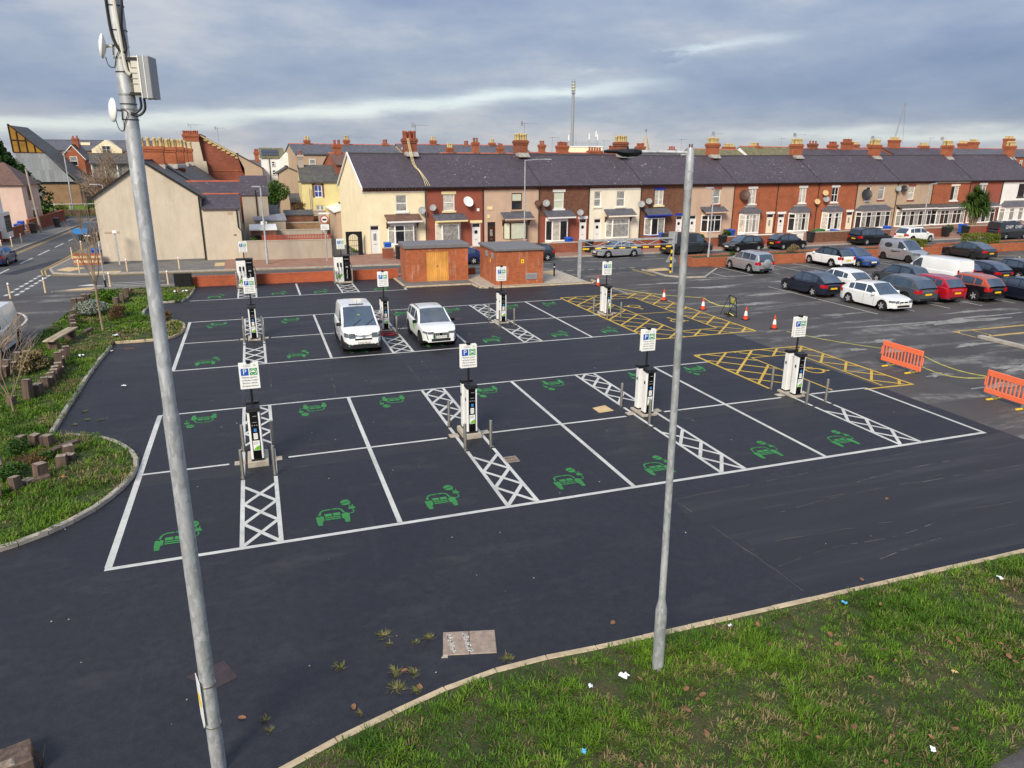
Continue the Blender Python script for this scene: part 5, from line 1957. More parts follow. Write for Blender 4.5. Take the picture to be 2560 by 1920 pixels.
SMALLVAN = Car(4.40, 1.85, 1.86, 2.78, .325, .60,
               [(-.5, .46), (-.487, .56), (-.45, .60), (-.1, .595), (.15, .585), (.28, .58), (.36, .545), (.45, .48), (.485, .42), (.5, .34)],
               [(-.493, .60), (-.465, .955), (-.36, .99), (-.06, 1.0), (.085, .985), (.295, .58)], [(.02, .215)], tumble=.13, tail="tall", panel_van=True, head=(.64, .82))
VAN = Car(5.05, 1.96, 1.98, 3.1, .34, .57,
          [(-.5, .44), (-.49, .53), (-.46, .575), (-.1, .57), (.2, .56), (.33, .55), (.40, .51), (.46, .45), (.487, .39), (.5, .32)],
          [(-.495, .575), (-.475, .965), (-.38, .992), (-.06, 1.0), (.15, .985), (.345, .55)], [(.10, .255)], tumble=.11, tail="tall", panel_van=True, head=(.62, .80))
MODSUV = Car(4.30, 1.78, 1.55, 2.60, .34, .63,
             [(-.5, .50), (-.485, .60), (-.44, .655), (-.1, .64), (.15, .63), (.23, .625), (.34, .605), (.44, .56), (.485, .50), (.5, .40)],
             [(-.485, .65), (-.39, .92), (-.26, .985), (-.06, 1.0), (.05, .985), (.235, .63)], [(-.37, -.25), (-.235, -.03), (-.01, .165)], clad=True, sill=.23, head=(.70, .82), grille=(.48, .74), plan=(.25, .15))

EVVAN = Car(4.40, 1.85, 1.86, 2.78, .325, .60, [(x / 4.40, z / 1.86) for x, z in SMALLVAN.deck], [(x / 4.40, z / 1.86) for x, z in SMALLVAN.roof], [(.02, .215)], tumble=.13, tail="tall", panel_van=True, head=(.66, .86), grille=(.57, .63), clad=True, sill=.22, plan=(.24, .12))

GP, GS = "cars in the worn car park", "vehicles along the terrace street"
# charging bays
t = EVVAN.place(7.38, 17.45, -90, "white small panel van plugged in at a charging bay, nose to camera", "paint_white", .925, mirror="car_trim", rim="rim_dark", cat="van", name="panel_van")
lt = link("plate_lettering", text_mesh("CX22 MLO", .115, "ink"), t, (2.235, 0, .497))
lt.rotation_euler = (0, 0, pi / 2)
MB().box(-.35, .35, -.006, .006, 0, .05).obj("roof_light_bar", "car_trim", t, None, (.1, 0, 1.87), pi / 2)
MB().tube([(.55, 0, 1.86), (.40, 0, 2.15)], .008, 5).obj("aerial", "car_trim", t)
for yy, c in ((.28, "sign_green"), (.02, "sign_blue")):
    MB().lathe([(.0, 0), (.06, 0), (.06, .004), (.0, .004)], 14, (1.72, yy, 1.055)).obj("bonnet_emblem", c, t).rotation_euler = (0, radians(9), 0)
for sy in (-1, 1):
    MB().hexa(((1.90, sy * .60, .24), (2.218, sy * .45, .24), (2.218, sy * .78, .24), (1.90, sy * .90, .24)), ((1.92, sy * .66, .52), (2.216, sy * .56, .44), (2.216, sy * .76, .46), (1.92, sy * .90, .54))).obj("bumper_corner", "car_trim", t)
    MB().lathe([(.0, 0), (.05, 0), (.05, .01), (.0, .012)], 12, (2.218, sy * .66, .38), "x").obj("fog_light", "lamp_clear", t)
MB().box(2.19, 2.222, -.55, .55, .24, .42).obj("bumper_centre", "car_trim", t)
MB().tube([(2.19, -.62, .90), (2.215, -.2, .835), (2.22, 0, .82), (2.215, .2, .835), (2.19, .62, .90)], .018, 6).obj("brow_trim", "car_trim", t, 40)
MB().lathe([(.0, 0), (.075, 0), (.075, .012), (.0, .014)], 16, (2.21, 0, .80), "x").obj("badge", "rim_silver", t)
for yy in (-.35, .25):
    MB().tube([(1.32, yy, 1.115), (1.02, yy + .42, 1.34)], .010, 5).obj("wiper", "car_trim", t)
MB().box(-.02, .02, -.06, .06, 0, .10).obj("dash_card", "leaf_green", t, None, (.78, 0, 1.45))
t = MODSUV.place(10.73, 17.32, -90, "white electric car with patterned grille parked between charging post and front lines", "paint_white", .93, roof="paint_white", mirror="black_gloss", rim="rim_dark", name="parked_car")
lt = link("plate_lettering", text_mesh("CX22 RXG", .115, "ink"), t, (2.185, 0, .527))
lt.rotation_euler = (0, 0, pi / 2)
MB().box(2.182, 2.186, -.28, -.235, .466, .588).obj("green_plate_flash", "sign_green", t)
g_ = MB()
for i in range(9):
    for j in range(5):
        g_.box(2.164, 2.172, -.40 + i * .095, -.40 + i * .095 + .045, .50 + j * .045, .50 + j * .045 + .022)
kind(g_.obj("grille_pattern", "rim_silver", t), "stuff")
MB().prism_x([(-.05, .60), (.05, .60), (.06, .70), (0, .74), (-.06, .70)], 2.17, 2.178).obj("front_emblem", "black_gloss", t)
for sy in (-1, 1):
    MB().hexa(((2.12, sy * .60, .42), (2.16, sy * .60, .42), (2.16, sy * .64, .42), (2.12, sy * .64, .42)), ((2.10, sy * .69, .74), (2.15, sy * .69, .74), (2.15, sy * .72, .74), (2.10, sy * .72, .74))).obj("running_light", "lamp_clear", t)
    MB().tube([(-1.5, sy * .60, 1.52), (-.6, sy * .61, 1.57), (.2, sy * .60, 1.55)], .018, 6).obj("roof_rail", "black_gloss", t, 40)
for yy, c in ((.26, "sign_green"), (.04, "sign_blue")):
    MB().lathe([(.0, 0), (.06, 0), (.06, .004), (.0, .004)], 14, (1.55, yy, .985)).obj("bonnet_emblem", c, t).rotation_euler = (0, radians(8), 0)
for sy in (-1, 1):
    MB().hexa(((.1, sy * .896, .62), (.5, sy * .896, .60), (.5, sy * .899, .60), (.1, sy * .899, .62)), ((-.2, sy * .893, .92), (.2, sy * .893, .95), (.2, sy * .896, .95), (-.2, sy * .896, .92))).obj("green_door_print", "leaf_green", t)
for yy in (-.32, .22):
    MB().tube([(1.02, yy, 1.0), (.72, yy + .40, 1.17)], .009, 5).obj("wiper", "car_trim", t)
# charging cable on the ground between them
tag(MB().tube(smooth_line([(8.75, 19.1, .9), (8.6, 18.8, .5), (8.65, 18.5, .03), (8.9, 18.35, .02), (9.2, 18.5, .02), (9.1, 18.7, .03), (8.7, 18.62, .04), (8.55, 18.4, .02), (8.9, 18.25, .02), (9.35, 18.4, .02)], 5), .022, 6).obj("charging_cable", "sign_red", None, 40), "red charging cable coiled at the foot of the post between the white vehicles", "cable")
tag(MB().tube(smooth_line([(9.15, 19.1, 1.05), (9.32, 18.9, .8), (9.36, 18.9, .3), (9.42, 18.8, .05), (9.75, 18.9, .4), (9.95, 18.9, .75)], 5), .016, 6).obj("charging_cable", "black_plastic", None, 40), "black charging cable hanging from the post to the white electric car", "cable")

# worn car park
t = SUV_PLAIN.place(38.24, 30.66, 90, "silver off-roader with covered spare wheel on its tail", "paint_silver", group=GP)
MB().lathe([(.0, -.17), (.28, -.17), (.34, -.13), (.35, -.03), (.34, .0)], 22, (-2.2, 0, .86), "x").obj("spare_wheel_cover", "paint_silver", t, 40)
SUV.place(46.2, 31.2, 90, "white crossover with black roof and tail facing camera, beside the blue hatchback", "paint_white", roof="black_gloss", group=GP)
HATCH.place(48.35, 30.75, -90, "blue hatchback nose out beside the white crossover", "paint_blue", group=GP)
t = SMALLVAN.place(54.2, 31.6, -90, "silver small panel van with dark oval logo on its side", "paint_silver", mirror="paint_white", rim="rim_dark", cat="van", name="panel_van", group=GP)
o = MB().lathe([(.0, -.004), (.34, -.004), (.34, .0), (.0, .0)], 24, (0, 0, 0), "y").obj("oval_logo", "ink", t, None, (-.95, -.862, 1.36))
o.scale = (1.25, 1, .62)
o.rotation_euler = (radians(-6), 0, 0)
for i, (zz, w) in enumerate(((.86, 1.0), (.80, .6))):
    MB().box(-.5, -.5 + w, -.945, -.938, zz, zz + .045).obj("side_stripe", "ink", t)
MB().box(.9, 1.95, .12, .2, 1.075, 1.08).obj("bonnet_stripe", "paint_navy", t).rotation_euler = (0, radians(9), 0)
SALOON.place(61.5, 31.6, 90, "dark grey fastback saloon with tail to camera at the planter gap", "paint_darkgrey", rim="rim_dark", group=GP)
HATCH.place(36.08, 21.6, 90, "dark navy hatchback at the left end of the middle row", "paint_navy", .94, group=GP)
HATCH.place(39.1, 22.3, 90, "white hatchback with red tail lights right behind the navy hatchback", "paint_white", group=GP)
SMALL.place(44.15, 22.35, 90, "grey small hatchback with black roof, between white hatchback and long white van", "paint_grey", roof="paint_black", group=GP)
VAN.place(47.0, 22.15, 90, "long white panel van with tail to camera in the middle row", "paint_white", mirror="car_trim", cat="van", name="panel_van", group=GP)
SMALL.place(49.1, 22.6, 90, "dark red small car mostly hidden behind the long white van", "paint_maroon", group=GP)
HATCH.place(51.35, 22.3, 90, "dark blue hatchback beyond the long white van with bright red tail lights", "paint_navy", group=GP)
HATCH.place(54.6, 22.4, 90, "black hatchback cut by the right edge in the middle row", "paint_black", group=GP)
t = HATCH.place(36.66, 16.95, -90, "white hatchback with kidney grille, nearest the camera in the car park", "paint_white", .93, group=GP, skip=("grille",))
for sy in (-1, 1):
    MB().bev(2.13, 2.17, min(sy * .03, sy * .30), max(sy * .03, sy * .30), .50, .64, .01).obj("kidney_grille", "black_gloss", t)
SUV.place(39.6, 18.1, 90, "grey crossover with tail to camera, between the white hatchback and red crossover", "paint_grey", .93, group=GP)
SUV.place(41.75, 17.95, 90, "bright red crossover with tail to camera", "paint_red", .90, rim="rim_dark", group=GP)
SUV.place(44.3, 17.45, 90, "black crossover with orange roof", "paint_black", .90, roof="paint_orange", group=GP)
SALOON.place(46.9, 15.6, -90, "dark navy coupe cut by the right edge of the picture", "paint_navy", .90, rim="rim_silver", group=GP)
# street
TA = 3.0
SMALL.place(24.6, 40.75, 180 + TA, "dark grey small car half hidden behind the vented brick kiosk", "paint_darkgrey", group=GS)
HATCH.place(18.2, 40.5, 180 + TA, "deep blue car seen in the gap between the brick kiosks", "paint_deepblue", group=GS)
SALOON.place(32.5, 41.0, 180 + TA, "silver saloon car parked along the street behind the height barrier", "paint_silver", .90, group=GS)
VAN.place(39.4, 41.1, TA, "dark grey panel van parked behind the lamp column", "paint_darkgrey", .92, rim="rim_dark", mirror="car_trim", cat="van", name="panel_van", group=GS)
SMALL.place(45.5, 41.25, 180 + TA, "black small hatchback with shiny alloys facing left on the street", "paint_black", .93, group=GS)
SMALL.place(50.56, 41.45, TA, "black small hatchback with yellow plate facing right on the street", "paint_black", .93, group=GS)
MPV.place(61.15, 42.15, TA, "black people carrier parked behind the silver panel van", "paint_black", .93, group=GS)
SUV.place(67.2, 42.45, TA, "white crossover on the street behind the people carrier", "paint_white", .925, group=GS)
t = VAN.place(79.8, 42.1, TA, "dark grey van with white lettering and a roof tube at the right edge", "paint_darkgrey", .93, rim="rim_silver", cat="van", name="panel_van", group=GS)
for x, sz in ((-1.2, .55), (.35, .5)):
    lt = link("side_lettering", text_mesh("GWP", sz, "sign_white"), t, (x, -.955, 1.38))
MB().tube([(-1.9, -.4, 2.1), (1.4, -.4, 2.1)], .06, 8).obj("roof_tube", "sign_white", t, 40)
for x in (-1.6, 0, 1.2):
    MB().tube([(x, -.7, 2.03), (x, .7, 2.03)], .025, 6).obj("roof_bar", "car_trim", t)
# left street
HATCH.place(-15.25, 50.6, 90, "dark blue car driving away, cut by the left edge", "paint_deepblue", group="vehicles on the left street")
OFFROAD.place(-12.05, 68.4, -90, "black boxy off-roader facing the junction", "paint_black", .92, rim="rim_dark", group="vehicles on the left street")
VAN.place(-7.75, 20.4, -90, "white panel van parked by the verge, cut by the left edge", "paint_white", .93, cat="van", name="panel_van", group="vehicles on the left street")

# ================================================================== BUILDINGS
def wall_holes(m, x0, x1, z0, z1, holes, y=0.0, rev=.11, mi=0):
    """front wall skin with real openings and reveals; local x along the wall, y into the house"""
    xs = sorted({x0, x1, *[h[0] for h in holes], *[h[1] for h in holes]})
    zs = sorted({z0, z1, *[h[2] for h in holes], *[h[3] for h in holes]})
    for a, b in zip(xs, xs[1:]):
        for c, d in zip(zs, zs[1:]):
            if not any(h[0] <= (a + b) / 2 <= h[1] and h[2] <= (c + d) / 2 <= h[3] for h in holes):
                m.quad((a, y, c), (b, y, c), (b, y, d), (a, y, d), mi)
    for a, b, c, d in holes:
        m.quad((a, y, c), (a, y + rev, c), (a, y + rev, d), (a, y, d), mi)
        m.quad((b, y, d), (b, y + rev, d), (b, y + rev, c), (b, y, c), mi)
        m.quad((a, y, d), (a, y + rev, d), (b, y + rev, d), (b, y, d), mi)
        m.quad((b, y, c), (b, y + rev, c), (a, y + rev, c), (a, y, c), mi)


def window(root, x0, x1, z0, z1, pane="pane_net", frame="upvc", style="sash", y=0.0, sill=None, lintel=None, lh=.24):
    w = link("window", None, root)
    ff = .075
    m = MB()
    ya, yb = y + .05, y + .10
    m.box(x0, x0 + ff, ya, yb, z0, z1)
    m.box(x1 - ff, x1, ya, yb, z0, z1)
    m.box(x0 + ff, x1 - ff, ya, yb, z0, z0 + ff)
    m.box(x0 + ff, x1 - ff, ya, yb, z1 - ff, z1)
    zm, xm = (z0 + z1) / 2, (x0 + x1) / 2
    cells = []
    if style == "sash":
        m.box(x0 + ff, x1 - ff, ya - .012, yb, zm - .045, zm + .045)
        cells = [(x0, x1, z0, zm), (x0, x1, zm, z1)]
    elif style == "cross":
        m.box(x0 + ff, x1 - ff, ya, yb, zm - .03, zm + .03)
        m.box(xm - .03, xm + .03, ya - .006, yb, z0 + ff, z1 - ff)
        cells = [(x0, xm, z0, zm), (xm, x1, z0, zm), (x0, xm, zm, z1), (xm, x1, zm, z1)]
    elif style == "pair":
        m.box(xm - .05, xm + .05, ya, yb, z0 + ff, z1 - ff)
        cells = [(x0, xm, z0, z1), (xm, x1, z0, z1)]
    elif style == "top":
        m.box(x0 + ff, x1 - ff, ya, yb, z1 - .42, z1 - .36)
        cells = [(x0, x1, z0, z1 - .39), (x0, x1, z1 - .39, z1)]
    else:
        cells = [(x0, x1, z0, z1)]
    m.obj("frame", frame, w)
    for i, c in enumerate(cells):
        p = pane if isinstance(pane, str) else pane[i % len(pane)]
        MB().box(c[0] + .02, c[1] - .02, yb - .03, yb + .01, c[2] + .02, c[3] - .02).obj("pane", p, w)
    if sill:
        MB().box(x0 - .12, x1 + .12, y - .09, y + .10, z0 - .15, z0 - .001).obj("sill", sill, w)
    if lintel:
        MB().box(x0 - .14, x1 + .14, y - .03, y + .06, z1 + .001, z1 + lh).obj("lintel", lintel, w)
    return w


def door(root, x0, x1, z1, leaf="door_white", y=0.0, lintel=None, light="pane_dark", frame="upvc", arch=True):
    d = link("door", None, root)
    zt = z1 - .42
    m = MB()
    ya, yb = y + .04, y + .10
    m.box(x0, x0 + .06, ya, yb, .02, z1)
    m.box(x1 - .06, x1, ya, yb, .02, z1)
    m.box(x0 + .06, x1 - .06, ya, yb, z1 - .06, z1)
    m.box(x0 + .06, x1 - .06, ya, yb, zt, zt + .06)
    m.obj("frame", frame, d)
    MB().box(x0 + .06, x1 - .06, ya + .02, yb - .005, .02, zt).obj("leaf", leaf, d)
    MB().box(x0 + .06, x1 - .06, ya + .02, yb - .01, zt + .06, z1 - .06).obj("transom_light", light, d)
    xm = (x0 + x1) / 2
    if arch:
        MB().lathe([(.0, 0), (.17, 0), (.17, .006), (.0, .006)], 14, (xm, ya + .012, zt - .38), "y").obj("door_light", "pane_dark", d)
    else:
        MB().box(xm - .13, xm + .13, ya + .012, ya + .018, zt - .85, zt - .25).obj("door_light", "pane_net", d)
    MB().box(xm - .12, xm + .12, ya + .01, ya + .018, .85, .90).obj("letter_plate", "steel", d)
    MB().box(x0 - .05, x1 + .05, y - .30, y + .02, .0, .05).obj("step", "concrete", d)
    if lintel:
        MB().box(x0 - .16, x1 + .16, y - .03, y + .05, z1 + .001, z1 + .24).obj("lintel", lintel, d)
    return d


def canted_bay(root, x0, x1, z0, z1, base, frame="upvc", pane="pane_net", d=.62, c=.42, roof="lean", roofmat="slate_grey", header=None, zr=3.25, xr=None, mull=2, top=True, bracket=False):
    b = link("bay_window", None, root)
    plan = [(x0, 0), (x0 + c, -d), (x1 - c, -d), (x1, 0)]
    MB().prism(plan, 0.0, z0).obj("bay_base", base, b)
    MB().prism([(x0 - .04, 0), (x0 + c - .03, -d - .05), (x1 - c + .03, -d - .05), (x1 + .04, 0)], z0 + .001, z0 + .07).obj("bay_sill", frame if header is None else header, b)
    MB().prism(plan, z1 - .03, z1 + .22).obj("bay_header", header or frame, b)
    for i in range(3):
        a, e = plan[i], plan[i + 1]
        Lx, Ly = e[0] - a[0], e[1] - a[1]
        LL = hypot(Lx, Ly)
        f = link("bay_light", None, b, (a[0], a[1], 0), atan2(Ly, Lx))
        n = mull if i == 1 else 1
        m = MB()
        zt = z1 - .03
        m.box(0, .08, 0, .09, z0 + .07, zt)
        m.box(LL - .08, LL, 0, .09, z0 + .07, zt)
        m.box(.08, LL - .08, 0, .09, z0 + .07, z0 + .14)
        m.box(.08, LL - .08, 0, .09, zt - .07, zt)
        for k in range(1, n):
            xk = LL * k / n
            m.box(xk - .035, xk + .035, 0, .09, z0 + .14, zt - .07)
        if top:
            m.box(.08, LL - .08, -.004, .085, zt - .52, zt - .46)
        m.obj("frame", frame, f)
        for k in range(n):
            p = pane if isinstance(pane, str) else pane[(i + k) % len(pane)]
            MB().box(LL * k / n + .03, LL * (k + 1) / n - .03, .03, .05, z0 + .09, zt - .03).obj("pane", p, f)
    xa, xb = xr or (x0 - .28, x1 + .28)
    if roof == "lean":
        m = MB()
        m.hexa(((xa, -d - .32, z1 + .23), (xb, -d - .32, z1 + .23), (xb, -.005, zr - .09), (xa, -.005, zr - .09)), ((xa, -d - .32, z1 + .31), (xb, -d - .32, z1 + .31), (xb, -.005, zr), (xa, -.005, zr)))
        m.obj("canopy", roofmat, b)
        MB().box(xa - .01, xb + .01, -d - .35, -d - .325, z1 + .19, z1 + .32).obj("fascia", frame if not header else header, b)
        if bracket:
            for xx in (xa + .15, xb - .2):
                MB().prism_x([(0, z1 + .2), (-d - .1, z1 + .25), (-d - .1, z1 + .17), (-.25, z1 + .02), (-.06, z1 - .35), (0, z1 - .35)], xx, xx + .06).obj("bracket", "frame_brown", b)
    else:
        m = MB()
        m.add([(xa, -.005, z1 + .23), (x0 + c - .25, -d - .28, z1 + .23), (x1 - c + .25, -d - .28, z1 + .23), (xb, -.005, z1 + .23), (x0 + .75, -.005, zr), (x1 - .75, -.005, zr)],
              ((0, 1, 4), (1, 2, 5, 4), (2, 3, 5), (3, 2, 1, 0)))
        m.obj("canopy", roofmat, b)
        MB().box(x0 + .55, x1 - .55, -.10, -.006, zr - .05, zr + .08).obj("lead_flashing", "lead", b)
    return b


def chimney(root, x, y, wx, wy, z0, z1, pots, brick="brick_stack", pot="pot_buff", rows=1, ph=.62, flash=True):
    c = link("chimney", None, root, (x, y, 0))
    MB().box(-wx / 2, wx / 2, -wy / 2, wy / 2, z0, z1 - .42).obj("stack", brick, c)
    m = MB()
    m.box(-wx / 2 - .06, wx / 2 + .06, -wy / 2 - .06, wy / 2 + .06, z1 - .42, z1 - .26)
    m.box(-wx / 2 - .11, wx / 2 + .11, -wy / 2 - .11, wy / 2 + .11, z1 - .26, z1 - .10)
    m.box(-wx / 2 - .04, wx / 2 + .04, -wy / 2 - .04, wy / 2 + .04, z1 - .10, z1)
    m.obj("corbel", brick, c)
    if flash:
        MB().hexa(((-wx / 2 - .05, -wy / 2 - .42, z0 + .32), (wx / 2 + .05, -wy / 2 - .42, z0 + .32), (wx / 2 + .05, wy / 2 + .05, z0 + .55), (-wx / 2 - .05, wy / 2 + .05, z0 + .55)),
                  ((-wx / 2 - .05, -wy / 2 - .40, z0 + .40), (wx / 2 + .05, -wy / 2 - .40, z0 + .40), (wx / 2 + .05, -wy / 2 - .01, z0 + .72), (-wx / 2 - .05, -wy / 2 - .01, z0 + .72))).obj("flashing", "lead", c)
    for r in range(rows):
        for k in range(pots):
            if pots > 1:
                px = -wx / 2 + .13 + (wx - .26) * k / (pots - 1)
            else:
                px = 0
            py = 0 if rows == 1 else -wy / 4 + r * wy / 2
            hh = ph * random.uniform(.88, 1.05)
            MB().lathe([(.145, z1), (.13, z1 + hh * .75), (.16, z1 + hh * .80), (.16, z1 + hh * .92), (.135, z1 + hh), (.09, z1 + hh)], 9, (px, py, 0)).obj("chimney_pot", pot, c, 50)
    return c


def dish(root, x, y, z, r=.32, material="sign_grey", az=-.5, grp="satellite_dish"):
    d = link(grp, None, root, (x, y, z))
    m = MB()
    m.lathe([(.0, .0), (r * .5, .02), (r * .85, .05), (r, .08), (r * .98, .095), (r * .8, .065), (r * .4, .03), (.0, .015)], 18)
    o = m.obj("reflector", material, d, 50)
    o.location = (0, -.28, .05)
    o.rotation_euler = (Vector((az, -.9, .45)).normalized()).to_track_quat("Z", "Y").to_euler()
    MB().tube([(0, .02, -.12), (0, -.12, -.12), (0, -.24, .03)], .018, 6).obj("bracket", "sign_grey", d)
    MB().tube([(az * .1, -.3, -.18), (az * .5, -.62, .12)], .012, 5).obj("feed_arm", "sign_grey", d)
    return d


def aerial(root, x, y, z0, h=1.3, rz=0.0, boom=1.0):
    a = link("tv_aerial", None, root, (x, y, z0), rz)
    MB().tube([(0, 0, 0), (0, 0, h)], .022, 6).obj("mast", "sign_grey", a)
    m = MB()
    m.tube([(-.25, 0, h - .05), (boom, 0, h - .02)], .014, 5)
    for k in range(9):
        xx = -.1 + k * (boom) / 9
        m.box(xx - .006, xx + .006, -.17, .17, h - .045, h - .03)
    m.box(-.27, -.25, -.2, .2, h - .25, h + .15)
    m.obj("aerial_boom", "sign_grey", a)


def slate_roof(root, x0, x1, y0, yr, y1, ze, zr, mat_, ov=.25, zr2=None, ridge="ridge_dark", zb=None):
    """two slopes with thickness: front eave y0, ridge yr, back eave y1; ridge height may differ at the two ends"""
    zr2 = zr if zr2 is None else zr2
    th = .11
    r = link("roof", None, root)
    m = MB()
    sl = (zr - ze) / (yr - y0)
    yf, zf = y0 - ov, ze - ov * sl
    yb_, zb_ = y1 + ov, (ze if zb is None else zb) - ov * sl
    m.hexa(((x0, yf, zf), (x1, yf, zf), (x1, yr, zr2), (x0, yr, zr)), ((x0, yf, zf + th), (x1, yf, zf + th), (x1, yr, zr2 + th), (x0, yr, zr + th)))
    m.hexa(((x0, yr, zr), (x1, yr, zr2), (x1, yb_, zb_), (x0, yb_, zb_)), ((x0, yr, zr + th), (x1, yr, zr2 + th), (x1, yb_, zb_ + th), (x0, yb_, zb_ + th)))
    m.obj("slates", mat_, r)
    m = MB()
    n = max(1, int((x1 - x0) / .45))
    for k in range(n):
        a, b = x0 + (x1 - x0) * k / n, x0 + (x1 - x0) * (k + 1) / n - .012
        za, zb2 = zr + (zr2 - zr) * k / n + th, zr + (zr2 - zr) * (k + 1) / n + th
        m.loft([[(a, yr - .13, za - .06), (a, yr - .06, za + .05), (a, yr + .06, za + .05), (a, yr + .13, za - .06)], [(b, yr - .13, zb2 - .06), (b, yr - .06, zb2 + .05), (b, yr + .06, zb2 + .05), (b, yr + .13, zb2 - .06)]])
    kind(m.obj("ridge_tiles", ridge, r), "stuff")
    return r, yf, zf


TO, TANG = Vector((12.17, 47.87, 0.0)), radians(6.767)
TU = Vector((cos(TANG), sin(TANG), 0))
TN = Vector((-TU.y, TU.x, 0))
EAVE = 5.62


def ridge_z(s_):
    return 8.22 + max(0.0, s_ - 38) * .0085


def terrace_house(s0, s1, label, wall, wins, dr, bay, chim=True, lower=None, cornice="brick_red", gut=True, end=False, top_band=None):
    """one house of the terrace, in its own frame"""
    w = s1 - s0
    p = TO + TU * s0
    t = thing("terraced_house", label, "house", (p.x, p.y, 0), TANG, "terraced houses facing the car park")
    holes = [(a, b, c, d) for a, b, c, d in [(x - ww / 2, x + ww / 2, za, zb) for x, ww, za, zb, *_ in wins]]
    if dr:
        holes.append((dr[0], dr[1], .02, dr[2]))
    m = MB()
    zsplit = 2.75
    if lower:
        wall_holes(m, 0, w, zsplit, EAVE, [h for h in holes if h[2] > zsplit])
        m.obj("wall", wall, t)
        m = MB()
        wall_holes(m, 0, w, 0, zsplit, [h for h in holes if h[2] < zsplit])
        m.obj("ground_floor_wall", lower, t)
    else:
        wall_holes(m, 0, w, 0, EAVE, holes)
        if end:
            zr = ridge_z(s0)
            m.add([(0, 0, 0), (0, 0, EAVE), (0, 4.1, zr), (0, 8.2, EAVE), (0, 8.2, 0)], ((0, 1, 2, 3, 4),))
        m.obj("wall", wall, t)
    MB().box(.05, w - .05, .16, 8.2, 0, EAVE - .1).obj("house_core", "pane_dark" if not end else wall, t)
    r, yf, zf = slate_roof(t, -.0 if not end else -.06, w, 0, 4.1, 8.2, EAVE, ridge_z(s0), "slate_purple", .28, ridge_z(s1))
    m = MB()
    n = int(w / .28)
    for k in range(n):
        m.box(k * w / n, k * w / n + .14, -.085, -.001, EAVE - .26, EAVE - .14)
    m.box(0, w, -.05, -.001, EAVE - .38, EAVE - .26)
    m.box(0, w, -.13, -.001, EAVE - .14, EAVE - .02)
    kind(m.obj("brick_dentils", cornice, t), "stuff")
    MB().box(0, w, yf - .09, yf + .01, zf + .0, zf + .10).obj("gutter", "gutter", t)
    if gut:
        MB().tube([(w - .12, -.09, .1), (w - .12, -.09, EAVE - .4), (w - .12, yf - .02, zf + .02)], .045, 6).obj("downpipe", "gutter", t)
    for x, ww, za, zb, pane, frame, style, sill, lint in wins:
        window(t, x - ww / 2, x + ww / 2, za, zb, pane, frame, style, 0, sill, lint)
    if dr:
        door(t, dr[0], dr[1], dr[2], dr[3], 0, dr[4], arch=dr[5] if len(dr) > 5 else True, frame=dr[6] if len(dr) > 6 else "upvc")
    if bay:
        canted_bay(t, *bay[0], **bay[1])
    if chim:
        MB().hexa(((w - .03, yf, zf + .115), (w + .03, yf, zf + .115), (w + .03, 4.0, ridge_z(s1) + .10), (w - .03, 4.0, ridge_z(s1) + .10)), ((w - .03, yf, zf + .15), (w + .03, yf, zf + .15), (w + .03, 4.0, ridge_z(s1) + .135), (w - .03, 4.0, ridge_z(s1) + .135))).obj("party_line", "ridge_dark", t)
        chimney(t, w, 4.1, 1.05, 1.0, 7.75, 9.62 + (ridge_z(s1) - 8.22) * .8, chim[0], chim[1], chim[2], 2)
    return t


def Wn(x, za, zb, pane="pane_net", frame="upvc", style="sash", sill="upvc", lint=None, w=1.08):
    return (x, w, za, zb, pane, frame, style, sill, lint)


SB = [0, 5.6, 11.05, 16.76, 22.22, 28.28, 34.3, 40.4, 46.65, 52.93, 59.25, 66.3, 72.9, 80.3, 87.2, 94.0]
buff, buff2 = (4, "brick_stack", "pot_buff"), (5, "brick_orange", "pot_buff")
h0 = terrace_house(SB[0], SB[1], "cream rendered end-of-terrace house beside the back lane", "render_cream", [Wn(3.35, 3.55, 4.92, "pane_net", w=.98)], (.50, 1.28, 2.45, "door_white", None, False),
                   [(2.05, 4.6, .78, 2.5), dict(base="render_cream", roofmat="tile_brown", zr=3.34, pane=["pane_net", "pane_dark"], bracket=True, mull=2)], chim=(3, "brick_stack", "pot_red"), end=True)
MB().box(-.1, 5.55, -.05, -.002, 5.15, 5.24).obj("string_course", "render_cream_pale", h0)
MB().hexa(((-.16, -.35, 5.36), (-.06, -.35, 5.36), (-.06, 4.1, 8.22), (-.16, 4.1, 8.22)), ((-.16, -.35, 5.56), (-.06, -.35, 5.56), (-.06, 4.1, 8.42), (-.16, 4.1, 8.42))).obj("verge_board", "upvc", h0)
MB().hexa(((-.16, 4.1, 8.22), (-.06, 4.1, 8.22), (-.06, 8.5, 5.36), (-.16, 8.5, 5.36)), ((-.16, 4.1, 8.42), (-.06, 4.1, 8.42), (-.06, 8.5, 5.56), (-.16, 8.5, 5.56))).obj("verge_board", "upvc", h0)
dish(h0, 5.1, 0, 3.55, .33)
h1 = terrace_house(SB[1], SB[2], "red painted house with big white satellite dish and cream lintels", "paint_red_wall", [Wn(2.08, 3.5, 4.92, "pane_curtain", sill="trim_cream", lint="trim_cream")], (4.25, 5.1, 2.36, "door_white", "trim_cream"),
                   [(.75, 3.2, .80, 2.42), dict(base="paint_red_wall", header="trim_cream", zr=3.26, pane=["pane_curtain", "pane_net"], mull=1, top=False)], chim=None)
dish(h1, 3.8, 0, 4.2, .48, "sign_white", .1)
dish(h1, .5, 0, 3.75, .3)
MB().box(4.75, 5.0, -.04, -.002, 3.4, 3.65).obj("alarm_box", "sign_white", h1)
